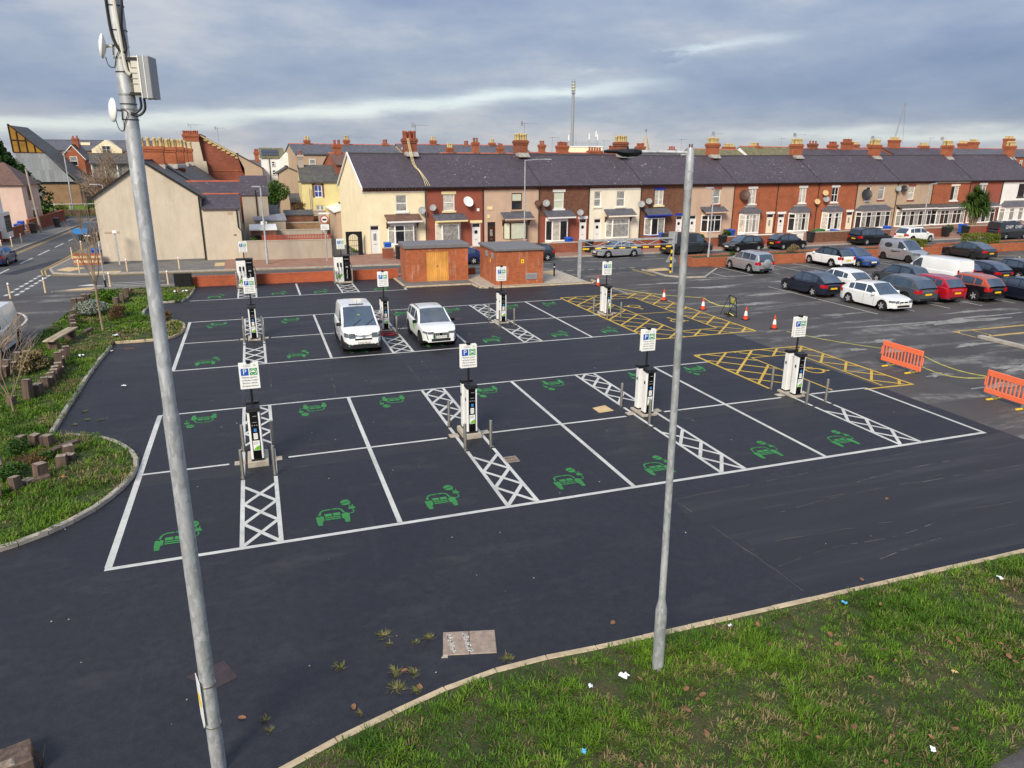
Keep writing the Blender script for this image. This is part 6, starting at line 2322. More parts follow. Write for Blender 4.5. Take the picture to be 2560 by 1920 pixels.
h2 = terrace_house(SB[2], SB[3], "pinkish pebbledash house with brown window frames", "render_pebble", [Wn(3.33, 3.45, 4.92, ["pane_dark", "pane_blind"], "frame_brown", sill="render_tan")], (.35, 1.15, 2.4, "door_brown", None, False, "frame_brown"),
                   [(1.95, 4.45, .72, 2.38), dict(base="render_pebble", header="render_pebble", frame="frame_brown", pane="pane_blind", zr=3.25, mull=1, top=False, bracket=True)], chim=buff)
dish(h2, 5.35, 0, 3.9, .3, "rust")
for z, w_ in ((3.5, .5), (2.75, .25)):
    MB().box(.35, .35 + w_, -.05, -.002, z, z + .28).obj("alarm_box", "trim_cream", h2)
h3 = terrace_house(SB[3], SB[4], "brown brick house with red painted ground floor", "brick_brown", [Wn(2.05, 3.42, 4.95, "pane_blind", lint="upvc")], (4.4, 5.2, 2.4, "door_white", "upvc"),
                   [(.65, 3.15, .42, 2.4), dict(base="upvc", zr=3.29, pane=["pane_dark", "pane_curtain"], mull=2, top=False)], chim=None, lower="paint_red_wall")
dish(h3, .55, 0, 3.9, .34, "sign_grey")
dish(h3, 4.3, 0, 2.95, .32)
h4 = terrace_house(SB[4], SB[5], "pale cream rendered house with two small sash windows upstairs", "render_cream_pale", [Wn(.9, 3.5, 4.95, "pane_net", w=.78, sill="render_cream_pale"), Wn(3.6, 3.45, 4.95, "pane_net", w=1.0, sill="render_cream_pale")], (.6, 1.4, 2.35, "door_white", None),
                   [(1.95, 4.75, .45, 2.35), dict(base="render_cream_pale", header="render_cream_pale", zr=3.25, pane="pane_net", mull=1, bracket=True)], chim=buff)
MB().box(0, 6.0, -.05, -.002, 5.12, 5.22).obj("string_course", "upvc", h4)
dish(h4, 5.85, -.1, 3.6, .34)
h5 = terrace_house(SB[5], SB[6], "dark brick house with bright blue lintels and bay header", "brick_brown", [Wn(2.2, 3.48, 4.98, "pane_curtain", style="pair", sill="trim_cream", lint="trim_blue")], (4.55, 5.35, 2.36, "door_white", "trim_blue"),
                   [(.55, 3.05, .50, 2.3), dict(base="brick_red", header="trim_blue", frame="upvc", zr=3.23, pane=["pane_net", "pane_dark"], mull=2, top=False)], chim=None)
dish(h5, .75, 0, 3.85, .32)
h6 = terrace_house(SB[6], SB[7], "pinkish pebbledash house with red painted window surround, left of the orange brick houses", "render_pebble", [Wn(3.6, 3.42, 4.95, "pane_net", sill="paint_red_wall", lint="paint_red_wall")], (.2, 1.15, 2.36, "door_white", None),
                   [(1.85, 4.45, .55, 2.38), dict(base="render_pebble", header="render_pebble", zr=3.2, pane="pane_dark", mull=2)], chim=buff2)
h7 = terrace_house(SB[7], SB[8], "orange brick house with a big brown dish by its window", "brick_orange", [Wn(2.55, 3.35, 4.95, "pane_curtain", style="cross", lint="upvc")], (5.0, 6.0, 2.2, "door_cream", "upvc", False),
                   [(.95, 3.75, .25, 2.28), dict(base="upvc", zr=3.05, roof="hip", pane=["pane_curtain", "pane_net"], mull=4)], chim=None)
dish(h7, 1.2, 0, 4.25, .58, "frame_brown", -.6)
h8 = terrace_house(SB[8], SB[9], "orange brick house with a pair window upstairs and white front door", "brick_orange", [Wn(3.8, 3.3, 4.95, "pane_curtain", style="pair", lint="upvc")], (.45, 1.4, 2.15, "door_white", "upvc"),
                   [(2.0, 5.0, .2, 2.2), dict(base="upvc", zr=2.98, roof="hip", pane=["pane_dark", "pane_curtain", "pane_net"], mull=4)], chim=buff2)
dish(h8, 5.9, 0, 3.35, .32, "tactile")
h9 = terrace_house(SB[9], SB[10], "orange brick house with three small dishes left of its dark window", "brick_orange", [Wn(2.65, 3.28, 4.95, "pane_dark", style="cross", lint="upvc")], (5.1, 6.1, 2.1, "door_cream", "upvc", False),
                   [(.95, 4.0, .15, 2.15), dict(base="upvc", zr=2.92, roof="hip", pane=["pane_curtain", "pane_dark"], mull=4)], chim=None)
dish(h9, .75, 0, 4.3, .33, "tactile")
dish(h9, 1.0, 0, 3.6, .36)
h10 = terrace_house(SB[10], SB[11], "tan pebbledash house with full-width white glazed porch and large dish", "render_tan", [Wn(1.9, 3.35, 4.95, "pane_dark", w=.8), Wn(4.2, 3.42, 4.95, "pane_net", style="top", sill="brick_red")], None,
                    [(.3, 5.9, .12, 2.1), dict(base="upvc", zr=2.85, roof="hip", pane=["pane_dark", "pane_net"], mull=6, c=.3)], chim=buff2)
dish(h10, 1.35, 0, 4.05, .62, "bin_black", -.5)
h11 = terrace_house(SB[11], SB[12], "tan pebbledash house with red window surround and white glazed porch", "render_tan", [Wn(2.6, 3.3, 4.92, "pane_curtain", lint="paint_red_wall", sill="paint_red_wall")], None,
                    [(.4, 6.5, .1, 2.0), dict(base="upvc", zr=2.75, roof="lean", roofmat="slate_dark", pane=["pane_net", "pane_dark"], mull=7, c=.25)], chim=None)
dish(h11, .8, 0, 4.6, .42, "bin_black")
dish(h11, -.3, 0, 4.6, .34)
h12 = terrace_house(SB[12], SB[13], "orange brick house with pale cornice left of the palm", "brick_orange", [Wn(4.4, 3.05, 4.85, ["pane_dark", "pane_curtain"], style="pair", lint="render_cream_pale", w=1.5)], None,
                    [(.4, 6.6, .1, 1.95), dict(base="upvc", zr=2.72, roof="lean", roofmat="slate_dark", pane=["pane_dark", "pane_net", "door_brown"], mull=7, c=.25)], chim=buff2, cornice="render_cream_pale")
h13 = terrace_house(SB[13], SB[14], "red painted house half hidden behind the palm", "paint_red_wall", [Wn(2.7, 3.55, 4.95, "pane_net", style="pair", lint="upvc", w=1.4)], None,
                    [(.4, 5.6, .1, 1.9), dict(base="upvc", zr=2.7, roof="lean", pane=["pane_net", "pane_dark"], mull=5, c=.3)], chim=None)
dish(h13, 1.0, 0, 4.55, .4, "bin_black")
h14 = terrace_house(SB[14], SB[15], "white painted house at the right edge of the terrace", "render_white", [Wn(4.4, 3.3, 5.0, "pane_dark", "frame_brown", style="cross", sill="ink", w=1.6)], None,
                    [(.3, 6.0, .1, 1.9), dict(base="render_white", zr=2.75, roof="hip", pane=["pane_net", "door_white"], mull=5, c=.3)], chim=buff2)
for hh, x, hgt, r_ in ((h0, 6.3, 1.5, .3), (h2, 6.25, 1.9, .0), (h6, 6.5, 1.4, .2), (h8, 6.4, 1.5, -.1), (h10, 7.0, 1.4, .1), (h12, 6.6, 1.5, .3)):
    aerial(hh, x, 4.4, 9.3, hgt, r_, 1.5)
m = MB()
for k in range(3):
    pts = [(5.15 + .08 * k, 3.4, 9.6), (5.3 + .1 * k, 2.6, 7.55), (5.55 + .06 * k, 1.6, 6.85), (5.6 + .12 * k, .6, 6.2), (5.5 + .2 * k, -.2, 5.65)]
    MB().tube(smooth_line(pts, 5), .018, 5).obj("loose_cable", "trim_cream", h0)

# garden walls in front of the terrace
def garden_wall(s0, s1, y, label, h=.85, material="brick_red", cope="concrete", gate=None):
    t = thing("garden_wall", label, "wall", (s0, y, 0.09), radians(1.6), "front garden walls of the terrace")
    L = s1 - s0
    MB().box(0, L, 0, .22, 0, h).obj("wall", material, t)
    MB().bev(-.02, L + .02, -.03, .25, h, h + .07, .01).obj("coping", cope, t)
    if gate:
        g_ = link("gate", None, t, (L, .1, 0))
        for k in range(7):
            MB().box(.08 + k * .13, .15 + k * .13, 0, .03, .08, .95).obj("picket", gate, g_)
        MB().box(.05, 1.0, .031, .06, .25, .32).obj("rail", gate, g_)
        MB().box(.05, 1.0, .031, .06, .7, .77).obj("rail", gate, g_)


garden_wall(13.1, 14.0, 44.6, "short brick garden wall stub beside the cream house door", .8)
garden_wall(14.6, 24.5, 44.2, "brick garden wall hidden behind the kiosks", .7)
garden_wall(26.6, 33.2, 44.1, "brick garden wall behind the silver saloon car", .8)
garden_wall(34.4, 42.5, 44.3, "brick garden wall behind the dark grey panel van", .8)
garden_wall(43.6, 47.3, 44.3, "short brick garden wall behind the left black hatchback", .8)
garden_wall(48.6, 54.2, 44.4, "white-topped brick garden wall ending in a picket gate", .85, cope="upvc", gate="upvc")
garden_wall(55.9, 66.2, 44.3, "long brown brick garden wall behind the black people carrier", .95, "brick_brown")
garden_wall(69.3, 74.0, 44.9, "brick garden wall behind the white street crossover", .9)
garden_wall(77.6, 100.0, 45.3, "red brick garden wall under the palm at the right edge", .95)

# ---------------------------------------------------------------- left-hand terrace seen from its gable end
def gable_block(name, label, x0, x1, y0, y1, ze, zr, wall, roof, xr=None, group=None, cat="house", ridge="ridge_dark", ov=.12, bargeboard=None):
    """ridge runs along Y (away from camera); gable faces the camera"""
    xr = (x0 + x1) / 2 if xr is None else xr
    t = thing(name, label, cat, (x0, y0, 0), 0, group)
    w, d, r = x1 - x0, y1 - y0, xr - x0
    m = MB()
    m.add([(0, 0, 0), (w, 0, 0), (w, 0, ze), (r, 0, zr), (0, 0, ze)], ((0, 1, 2, 3, 4),))
    m.add([(0, d, 0), (w, d, 0), (w, d, ze), (r, d, zr), (0, d, ze)], ((4, 3, 2, 1, 0),))
    m.quad((0, d, 0), (0, 0, 0), (0, 0, ze), (0, d, ze))
    m.quad((w, 0, 0), (w, d, 0), (w, d, ze), (w, 0, ze))
    m.obj("wall", wall, t)
    g_ = link("roof", None, t)
    for sx, xe in ((-1, 0), (1, w)):
        sl = (zr - ze) / abs(r - xe)
        xo, zo = xe + sx * .25, ze - .25 * sl
        MB().hexa(((xo, -ov, zo), (r, -ov, zr), (r, d, zr), (xo, d, zo)), ((xo, -ov, zo + .12), (r, -ov, zr + .12), (r, d, zr + .12), (xo, d, zo + .12))).obj("slates", roof, g_)
        if bargeboard:
            MB().hexa(((xo, -ov - .05, zo - .06), (r, -ov - .05, zr - .06), (r, -ov - .004, zr - .06), (xo, -ov - .004, zo - .06)), ((xo, -ov - .05, zo + .13), (r, -ov - .05, zr + .13), (r, -ov - .004, zr + .13), (xo, -ov - .004, zo + .13))).obj("bargeboard", bargeboard, g_)
    MB().box(r - .12, r + .12, -ov, d, zr + .08, zr + .19).obj("ridge_tiles", ridge, g_)
    return t


GL = "houses of the left terrace"
gh = gable_block("terraced_house", "beige rendered gable end house with slate roof beside the junction", -7.72, -.36, 47.92, 55.5, 5.0, 7.55, "render_gable", "slate_dark", -4.05, GL, bargeboard="gutter")
MB().tube([(7.25, -.08, .1), (7.25, -.08, 5.0)], .06, 6).obj("downpipe", "gutter", gh)
MB().box(.02, 7.3, -.06, -.002, .0, .22).obj("plinth", "paving_grey", gh)
MB().box(.35, 1.35, -.03, -.002, 2.36, 2.48).obj("street_name_plate", "render_tan", gh)
chimney(gh, 3.6, 5.6, 2.1, .9, 6.6, 8.75, 5, "brick_orange", "pot_buff", 1, .72)
g2 = gable_block("terraced_house", "slate roofed terraced house directly behind the beige gable end", -7.6, -.5, 55.6, 62.0, 5.2, 7.7, "render_gable", "slate_dark", -4.05, GL)
chimney(g2, 3.9, 3.0, 2.3, .9, 6.6, 8.75, 5, "brick_orange", "pot_buff", 1, .72)
chimney(g2, 4.6, 5.6, 1.8, .9, 6.6, 8.8, 4, "brick_orange", "pot_buff", 1, .72)
ex = thing("rear_extension", "lower beige rendered rear wing with slate lean-to roof and terracotta ridges", "house extension", (-.34, 47.72, 0))
MB().box(0, 2.72, 0, 2.8, 0, 4.05).obj("wall", "render_gable", ex)
MB().hexa(((-.0, -.15, 3.98), (2.85, -.15, 3.98), (2.85, 2.8, 4.95), (-.0, 2.8, 4.95)), ((-.0, -.15, 4.08), (2.85, -.15, 4.08), (2.85, 2.8, 5.06), (-.0, 2.8, 5.06))).obj("roof", "slate_purple", ex)
MB().box(-.3, 2.8, 2.72, 2.92, 5.0, 5.12).obj("ridge_tiles", "ridge_tile", ex)
MB().box(0, 2.8, 2.9, 5.2, 0, 5.0).obj("rear_wall", "render_gable", ex)
MB().hexa(((-1.2, 2.9, 4.9), (2.9, 2.9, 4.9), (2.9, 4.6, 5.9), (-1.2, 4.6, 5.9)), ((-1.2, 2.9, 5.0), (2.9, 2.9, 5.0), (2.9, 4.6, 6.02), (-1.2, 4.6, 6.02))).obj("rear_roof", "slate_purple", ex)
MB().box(-1.2, 2.9, 4.52, 4.7, 5.96, 6.08).obj("rear_ridge_tiles", "ridge_tile", ex)
MB().tube([(2.55, -.08, 4.0), (2.55, -.08, 2.6), (2.8, -.08, 2.3), (2.8, -.08, .1)], .05, 6).obj("downpipe", "gutter", ex)
MB().box(1.85, 2.2, -.03, -.002, 3.62, 3.86).obj("vent", "render_tan", ex)
MB().box(2.15, 2.35, -.02, -.002, 1.95, 2.05).obj("air_brick", "brick_red", ex)
e2 = thing("rear_extension", "narrow grey rendered rear wing with slate roof above the yard wall", "house extension", (2.6, 56.5, 0))
MB().box(0, 2.2, 0, 6, 0, 4.6).obj("wall", "render_grey", e2)
MB().hexa(((-.1, -.1, 4.6), (2.35, -.1, 4.6), (2.35, 2.6, 6.2), (-.1, 2.6, 6.2)), ((-.1, -.1, 4.7), (2.35, -.1, 4.7), (2.35, 2.6, 6.3), (-.1, 2.6, 6.3))).obj("roof", "slate_purple", e2)
MB().tube([(1.2, -.08, 5.1), (1.2, -.08, .5)], .06, 6).obj("soil_pipe", "gutter", e2)
for k, (y0, y1, lb) in enumerate(((62.1, 70.0, "third slate roofed house along the left terrace ridge"), (70.1, 78.0, "fourth slate roofed house along the left terrace ridge"), (78.1, 85.6, "last slate roofed house before the tall red gable"))):
    g3 = gable_block("terraced_house", lb, -7.5, -.6, y0, y1, 5.2, 7.7, "render_gable", "slate_dark", -4.05, GL)
    chimney(g3, 3.7, 4.0, 2.2, .9, 6.6, 8.85, 5, "brick_orange", "pot_buff", 1, .72)
rg = gable_block("tall_house", "tall red brick gable with pale stepped verge behind the slate terrace", -4.05, 2.98, 86.0, 98.0, 7.65, 10.37, "brick_red", "slate_dark", -1.85, None, bargeboard="pot_buff")
MB().hexa(((-.4, -.9, 0), (3.2, -.9, 0), (3.2, -.1, 0), (-.4, -.1, 0)), ((-.1, -.7, 7.4), (2.6, -.7, 7.4), (2.6, -.1, 7.4), (-.1, -.1, 7.4))).obj("rendered_lean_to", "render_gable", rg)
MB().hexa(((.1, -.7, 7.4), (2.3, -.7, 7.4), (2.3, -.1, 7.4), (.1, -.1, 7.4)), ((.35, -.7, 10.1), (2.0, -.7, 10.1), (2.0, -.1, 10.1), (.35, -.1, 10.1))).obj("chimney_breast", "render_gable", rg)
chimney(rg, 1.17, -.4, 1.75, .7, 9.7, 10.55, 7, "brick_orange", "pot_red", 1, .4, False)
MB().tube([(7.1, -.1, 7.5), (7.1, -.1, 2)], .08, 6).obj("downpipe", "gutter", rg)
for k in range(9):
    MB().box(2.5 + k * .5, 2.95 + k * .5, -.10, -.002, 9.75 - k * .29, 9.98 - k * .29).obj("verge_step", "pot_buff", rg)
MB().box(3.2, 7.0, -.06, -.002, 6.2, 6.35).obj("string_course", "brick_orange", rg)
aerial(rg, 1.2, 1.0, 10.1, 1.6, .2)
aerial(rg, 4.2, 2.0, 9.4, 2.0, .4)

# ---------------------------------------------------------------- back lane
t = thing("yard_wall", "long beige rendered yard wall along the pavement with red trellis above", "wall", (2.35, 46.75, 0), -.05)
MB().box(0, 6.9, 0, .22, 0, 1.55).obj("wall", "render_grey", t)
MB().bev(-.02, 6.92, -.03, .25, 1.55, 1.61, .01).obj("coping", "concrete", t)
f = link("trellis_fence", None, t, (1.55, .05, 1.60))
for k in range(44):
    MB().box(k * .122, k * .122 + .07, 0, .02, 0, .42).obj("paling", "fence_red", f)
for z in (.06, .33):
    MB().box(-.02, 5.4, .021, .05, z, z + .05).obj("rail", "fence_red", f)
t = thing("yard_wall", "beige rendered yard wall running down the back lane", "wall", (9.2, 46.6, 0), radians(88))
MB().box(0, 14.0, 0, .2, 0, 1.6).obj("wall", "render_grey", t)
for k, (x0, x1, y, h, c) in enumerate([(3.9, 9.0, 51.5, 1.9, "render_grey"), (4.2, 9.2, 56.5, 2.1, "brick_tan"), (4.2, 9.6, 62.0, 2.3, "brick_brown"), (7.8, 10.6, 64.5, 2.6, "render_grey")]):
    t = thing("yard_wall", ["low rendered wall between the yards behind the red trellis", "tan brick wall across the yards behind the red trellis", "brown brick wall across the yards below the green bush", "grey rendered wall in front of the yellow annex"][k], "wall", (x0, y, 0))
    MB().box(0, x1 - x0, 0, .2, 0, h).obj("wall", c, t)
    MB().box(-.02, x1 - x0 + .02, -.03, .23, h + .001, h + .07).obj("coping", "concrete", t)
for k, (x, y, w, d, z0, z1, c) in enumerate([(3.1, 50.0, 2.0, 2.6, 2.1, 2.3, "upvc"), (3.5, 54.5, 2.6, 3.0, 2.5, 2.8, "lead_roof"), (6.3, 59.0, 2.6, 2.0, 2.6, 2.9, "slate_dark"), (3.3, 60.0, 2.4, 2.6, 2.7, 3.3, "slate_dark"), (7.4, 69.0, 2.0, 2.4, 3.2, 4.0, "slate_dark")]):
    t = thing("yard_shed", ["white flat-roofed lean-to nearest the beige rear wing", "grey metal-roofed shed in the yards", "small dark-roofed shed by the lane wall", "dark slate lean-to behind the grey metal shed", "stone-roofed outhouse beside the bush"][k], "shed", (x, y, 0))
    MB().box(0, w, 0, d, 0, z0).obj("wall", "render_grey" if k % 2 else "brick_brown", t)
    MB().hexa(((-.1, -.1, z0), (w + .1, -.1, z0), (w + .1, d + .1, z1), (-.1, d + .1, z1)), ((-.1, -.1, z0 + .1), (w + .1, -.1, z0 + .1), (w + .1, d + .1, z1 + .1), (-.1, d + .1, z1 + .1))).obj("roof", c, t)
    MB().box(.3, .9, -.02, -.001, .9, min(1.7, z0 - .2)).obj("window", "pane_dark", t)
kind(MB().poly([(9.3, 46.6), (12.4, 47.9), (12.9, 80), (10.2, 80)], 0.094).obj("back_lane", "paving_grey"), "structure")
t = thing("garden_gate", "black arched iron gate with boarded sides beside the cream house", "gate", (10.55, 47.5, .09), -.03)
m = MB()
m.box(0, .22, 0, .06, 0, 1.95)
m.box(1.0, 1.35, 0, .06, 0, 1.95)
m.prism_y([(.22, 1.55)] + [(.61 + .39 * cos(a), 1.35 + .39 * sin(a)) for a in np.linspace(pi, 0, 11)] + [(1.0, 1.55), (1.0, 1.95), (.22, 1.95)], 0, .06)
m.obj("surround", "black_metal", t)
for k in range(6):
    MB().box(.24 + k * .145, .265 + k * .145, .02, .045, .05, 1.30 + .42 * sin(pi * (k + .5) / 6)).obj("bar", "black_metal", t)
for z in (.3, .75, 1.2):
    MB().box(.22, 1.0, .046, .06, z, z + .035).obj("cross_bar", "black_metal", t)
t = gable_block("lane_outhouse", "beige side wing with a white roof edge along the back lane", 11.0, 13.4, 58.2, 66.0, 2.9, 3.2, "render_pebble", "upvc", None, None, "house extension")
# yellow annex and its neighbours
an = thing("annex_house", "small yellow rendered house with blue curtains at the end of the lane", "house", (8.45, 66.0, 0))
m = MB()
wall_holes(m, 0, 4.05, 0, 5.45, [(1.25, 2.05, 3.9, 5.15), (1.3, 2.15, 2.55, 3.1)])
m.quad((4.05, 0, 0), (4.05, 5, 0), (4.05, 5, 5.45), (4.05, 0, 5.45))
m.quad((0, 5, 0), (0, 0, 0), (0, 0, 5.45), (0, 5, 5.45))
m.obj("wall", "render_yellow", an)
MB().box(.05, 4.0, .16, 5, 0, 5.3).obj("house_core", "pane_dark", an)
window(an, 1.25, 2.05, 3.9, 5.15, "pane_blue", "upvc", "cross")
window(an, 1.3, 2.15, 2.55, 3.1, "pane_net", "upvc", "pair")
for x0, x1, z0, z1 in ((1.05, 1.25, 3.9, 5.3), (2.05, 2.25, 3.9, 5.3), (1.05, 2.25, 5.15, 5.3)):
    MB().box(x0, x1, -.03, -.002, z0, z1).obj("painted_surround", "brick_brown", an)
MB().hexa(((-.15, -.2, 5.4), (4.2, -.2, 5.4), (4.2, 2.6, 7.05), (-.15, 2.6, 7.05)), ((-.15, -.2, 5.5), (4.2, -.2, 5.5), (4.2, 2.6, 7.16), (-.15, 2.6, 7.16))).obj("roof", "slate_dark", an)
MB().box(0, 4.0, 2.6, 4.9, 5.3, 6.9).obj("rear_block", "render_yellow", an)
chimney(an, .25, 2.4, .55, .5, 6.6, 8.2, 1, "render_grey", "pot_red", 1, .4, False)
MB().tube([(.75, -.25, 0), (.75, -.25, 4.9)], .045, 6).obj("mast_pole", "sign_grey", an)
t = gable_block("terraced_house", "brown tile roofed house rising behind the yellow annex", 12.95, 17.0, 72.0, 79, 6.4, 8.3, "render_grey", "tile_brown", 15.5, None)
window(t, .35, 1.5, 4.4, 6.0, "pane_dark", "upvc", "sash", -.10)
t = thing("white_house", "white rendered house with solar panels and twin gable behind the bush", "house", (5.1, 90.0, 0))
MB().box(0, 2.2, 0, 7, 0, 7.85).obj("wall", "render_white", t)
MB().add([(2.2, -.6, 0), (4.4, -.6, 0), (4.4, -.6, 7.3), (3.2, -.6, 8.55), (2.2, -.6, 7.6)] + [(2.2, 6, 0), (4.4, 6, 0), (4.4, 6, 7.3), (3.2, 6, 8.55), (2.2, 6, 7.6)], ((0, 1, 2, 3, 4), (1, 6, 7, 2), (5, 0, 4, 9), (4, 3, 8, 9), (3, 2, 7, 8))).obj("gable_wall", "render_white", t)
MB().hexa(((-.2, -.2, 7.8), (3.0, -.2, 7.8), (3.0, 3.2, 9.0), (-.2, 3.2, 9.0)), ((-.2, -.2, 7.9), (3.0, -.2, 7.9), (3.0, 3.2, 9.12), (-.2, 3.2, 9.12))).obj("roof", "slate_mossy", t)
for k in range(4):
    for j in range(2):
        MB().hexa(((.1 + k * .55, .2 + j * 1.2, 8.06 + j * .42), (.6 + k * .55, .2 + j * 1.2, 8.06 + j * .42), (.6 + k * .55, 1.3 + j * 1.2, 8.45 + j * .42), (.1 + k * .55, 1.3 + j * 1.2, 8.45 + j * .42)),
                  ((.1 + k * .55, .2 + j * 1.2, 8.10 + j * .42), (.6 + k * .55, .2 + j * 1.2, 8.10 + j * .42), (.6 + k * .55, 1.3 + j * 1.2, 8.49 + j * .42), (.1 + k * .55, 1.3 + j * 1.2, 8.49 + j * .42))).obj("solar_panel", "solar", t)
for x, z in ((1.2, 7.0), (3.55, 7.0), (1.2, 5.9)):
    window(t, x, x + .45, z - .25, z + .4, "pane_dark", "upvc", "sash", -.15 if x < 2 else -.75)
MB().tube([(.95, -.1, 7.7), (.95, -.1, 4)], .05, 6).obj("soil_pipe", "gutter", t)
t = gable_block("outbuilding", "plain beige gable-ended outbuilding beside the bush", 6.6, 8.9, 75.0, 80, 6.2, 6.8, "render_tan", "slate_dark", 7.6, None, "outbuilding")
t = gable_block("terraced_house", "purple slate roofed house left of the white house", 2.9, 5.0, 84, 92, 6.6, 8.2, "render_tan", "slate_purple", 2.2, None)
chimney(t, 1.6, 2, .5, .6, 7.3, 8.6, 2, "brick_orange", "pot_red", 1, .3, False)

# ---------------------------------------------------------------- town skyline, built row by row behind the terrace
def tpos(s_, dep, z=0):
    p = TO + TU * s_ + TN * dep
    return (p.x, p.y, z)


def town_row(s0, s1, dep, ze, zr, wall, roof, label, depth=8.0, chim=(), cat="house row", name="house_row"):
    t = thing(name, label, cat, tpos(s0, dep - depth / 2), TANG)
    w = s1 - s0
    MB().box(0, w, 0, depth, 0, ze).obj("wall", wall, t)
    m = MB()
    m.add([(0, 0, ze), (0, depth, ze), (0, depth / 2, zr), (w, 0, ze), (w, depth, ze), (w, depth / 2, zr)], ((0, 1, 2), (5, 4, 3)))
    m.obj("gable_wall", wall, t)
    slate_roof(t, -.1, w + .1, 0, depth / 2, depth, ze, zr, roof, .2, None, "ridge_tile")
    n = max(2, int(w / 4))
    for k in range(n):
        window(t, w * (k + .35) / n, w * (k + .35) / n + .8, ze - 1.8, ze - .6, ["pane_dark", "pane_net"], "upvc", "sash", -.12)
    for s_, wd, z0, z1, np_, pot, br in chim:
        chimney(t, s_ - s0, depth / 2, max(.6, wd * .8), .8, max(ze, z0 - .9), z1 - .1, np_, br, pot, 1, .5, False)
    return t


B1, B2, RO, BU = "brick_stack", "brick_orange", "pot_red", "pot_buff"
town_row(1.2, 15, 40, 8.3, 9.5, "render_tan", "slate_grey", "long grey slate row behind the yellow annex with tall single chimneys", chim=[(3.5, .7, 9.1, 10.2, 2, BU, B2), (8.7, .7, 9.1, 10.3, 2, BU, B2), (14.0, .7, 9.1, 9.9, 2, RO, B2)])
town_row(15.6, 35, 40, 8.3, 9.65, "render_tan", "slate_grey", "long grey slate row with a small white dormer behind the red painted house", chim=[(21.0, .8, 9.3, 10.4, 2, BU, B2), (30.1, .8, 9.0, 10.2, 2, BU, B2), (26, .7, 9.2, 9.9, 2, RO, B2)])
t = thing("dormer_window", "small white gabled dormer on the far grey slate roof", "dormer", tpos(16.4, 36.6, 8.1), TANG)
MB().prism_y([(-.75, 0), (.75, 0), (.75, .95), (0, 1.55), (-.75, .95)], 0, 3).obj("dormer_wall", "render_white", t)
for x0 in (-.4, .05):
    MB().box(x0, x0 + .35, -.03, -.001, .3, .95).obj("pane", "pane_dark", t)
town_row(2.3, 6.0, 22, 7.2, 8.3, "brick_red", "tile_brown", "short red brick house row with paired stacks behind the cream house", 6, [(3.2, .9, 8.2, 9.4, 2, RO, B2)])
town_row(17.5, 27.5, 28, 7.3, 8.45, "brick_red", "slate_dark", "red brick row with low stacks behind the pebbledash house", 6, [(18.8, .9, 8.6, 9.3, 3, BU, B2), (22.3, .8, 8.5, 10.0, 2, RO, B2), (25.8, .7, 8.5, 9.4, 2, RO, B2)])
town_row(29.5, 44.0, 27, 7.4, 8.6, "brick_red", "slate_purple", "red brick row with broad low stacks behind the brown brick house", 6, [(31.4, .8, 8.8, 9.8, 2, RO, B2), (34.5, 1.9, 8.5, 9.7, 5, RO, B2), (39.6, 2.4, 8.5, 9.1, 5, RO, B2), (42.5, 1.4, 8.4, 9.3, 4, RO, B2)])
town_row(50, 63.5, 36, 7.6, 8.9, "brick_red", "slate_grey", "slate row with red stacks behind the dark brick house", 7, [(53.6, 1.7, 9.1, 9.9, 5, RO, B2), (59.7, 1.4, 9.1, 9.5, 3, RO, B2)])
town_row(55.5, 64.8, 27, 7.9, 9.3, "render_white", "slate_mossy", "mossy green roofed row with white gable behind the pebbledash house", 6, [])
town_row(65.5, 76.0, 27, 8.0, 9.75, "render_white", "slate_mossy", "mossy green roofed row with white gable behind the orange brick houses", 6, [(69.0, 1.3, 8.8, 10.0, 1, RO, B2)])
town_row(68, 83, 38, 8.0, 9.2, "brick_orange", "slate_grey", "slate row with buff chimney pots far behind the orange brick houses", 7, [(73.2, 2.6, 9.6, 10.1, 7, BU, B2), (78.8, 2.2, 9.7, 10.3, 6, BU, B2)])
town_row(82, 104, 33, 8.3, 9.7, "render_white", "slate_purple", "slate row with broad red stacks behind the tan houses", 7, [(87.2, 2.0, 9.0, 10.7, 3, RO, B1), (92.0, 2.2, 9.8, 10.6, 5, RO, B2), (95.5, 2.6, 9.8, 11.1, 6, RO, B2), (102, 1.6, 9.8, 10.8, 4, RO, B2)])
town_row(104.5, 122, 33, 8.6, 10.1, "brick_orange", "slate_purple", "slate row with the tallest stack on the right skyline", 7, [(107.7, 3.0, 9.6, 11.6, 6, BU, B2), (116.0, 2.6, 9.4, 10.7, 5, BU, B2)])
town_row(108, 126, 44, 8.6, 10.2, "brick_orange", "slate_grey", "farther slate row with buff pots on the right skyline", 7, [(115.8, 2.6, 10.3, 11.1, 6, BU, B2), (111, 1.6, 10.2, 11.0, 4, BU, B2)])
town_row(123, 150, 34, 8.7, 10.2, "brick_orange", "slate_grey", "slate row at the far right end of the skyline", 7, [(132.2, 3.0, 10.1, 11.6, 6, BU, B2), (129.0, 2.6, 10.4, 11.3, 6, BU, B2), (143.5, 3.2, 10.6, 12.4, 6, BU, B2)])
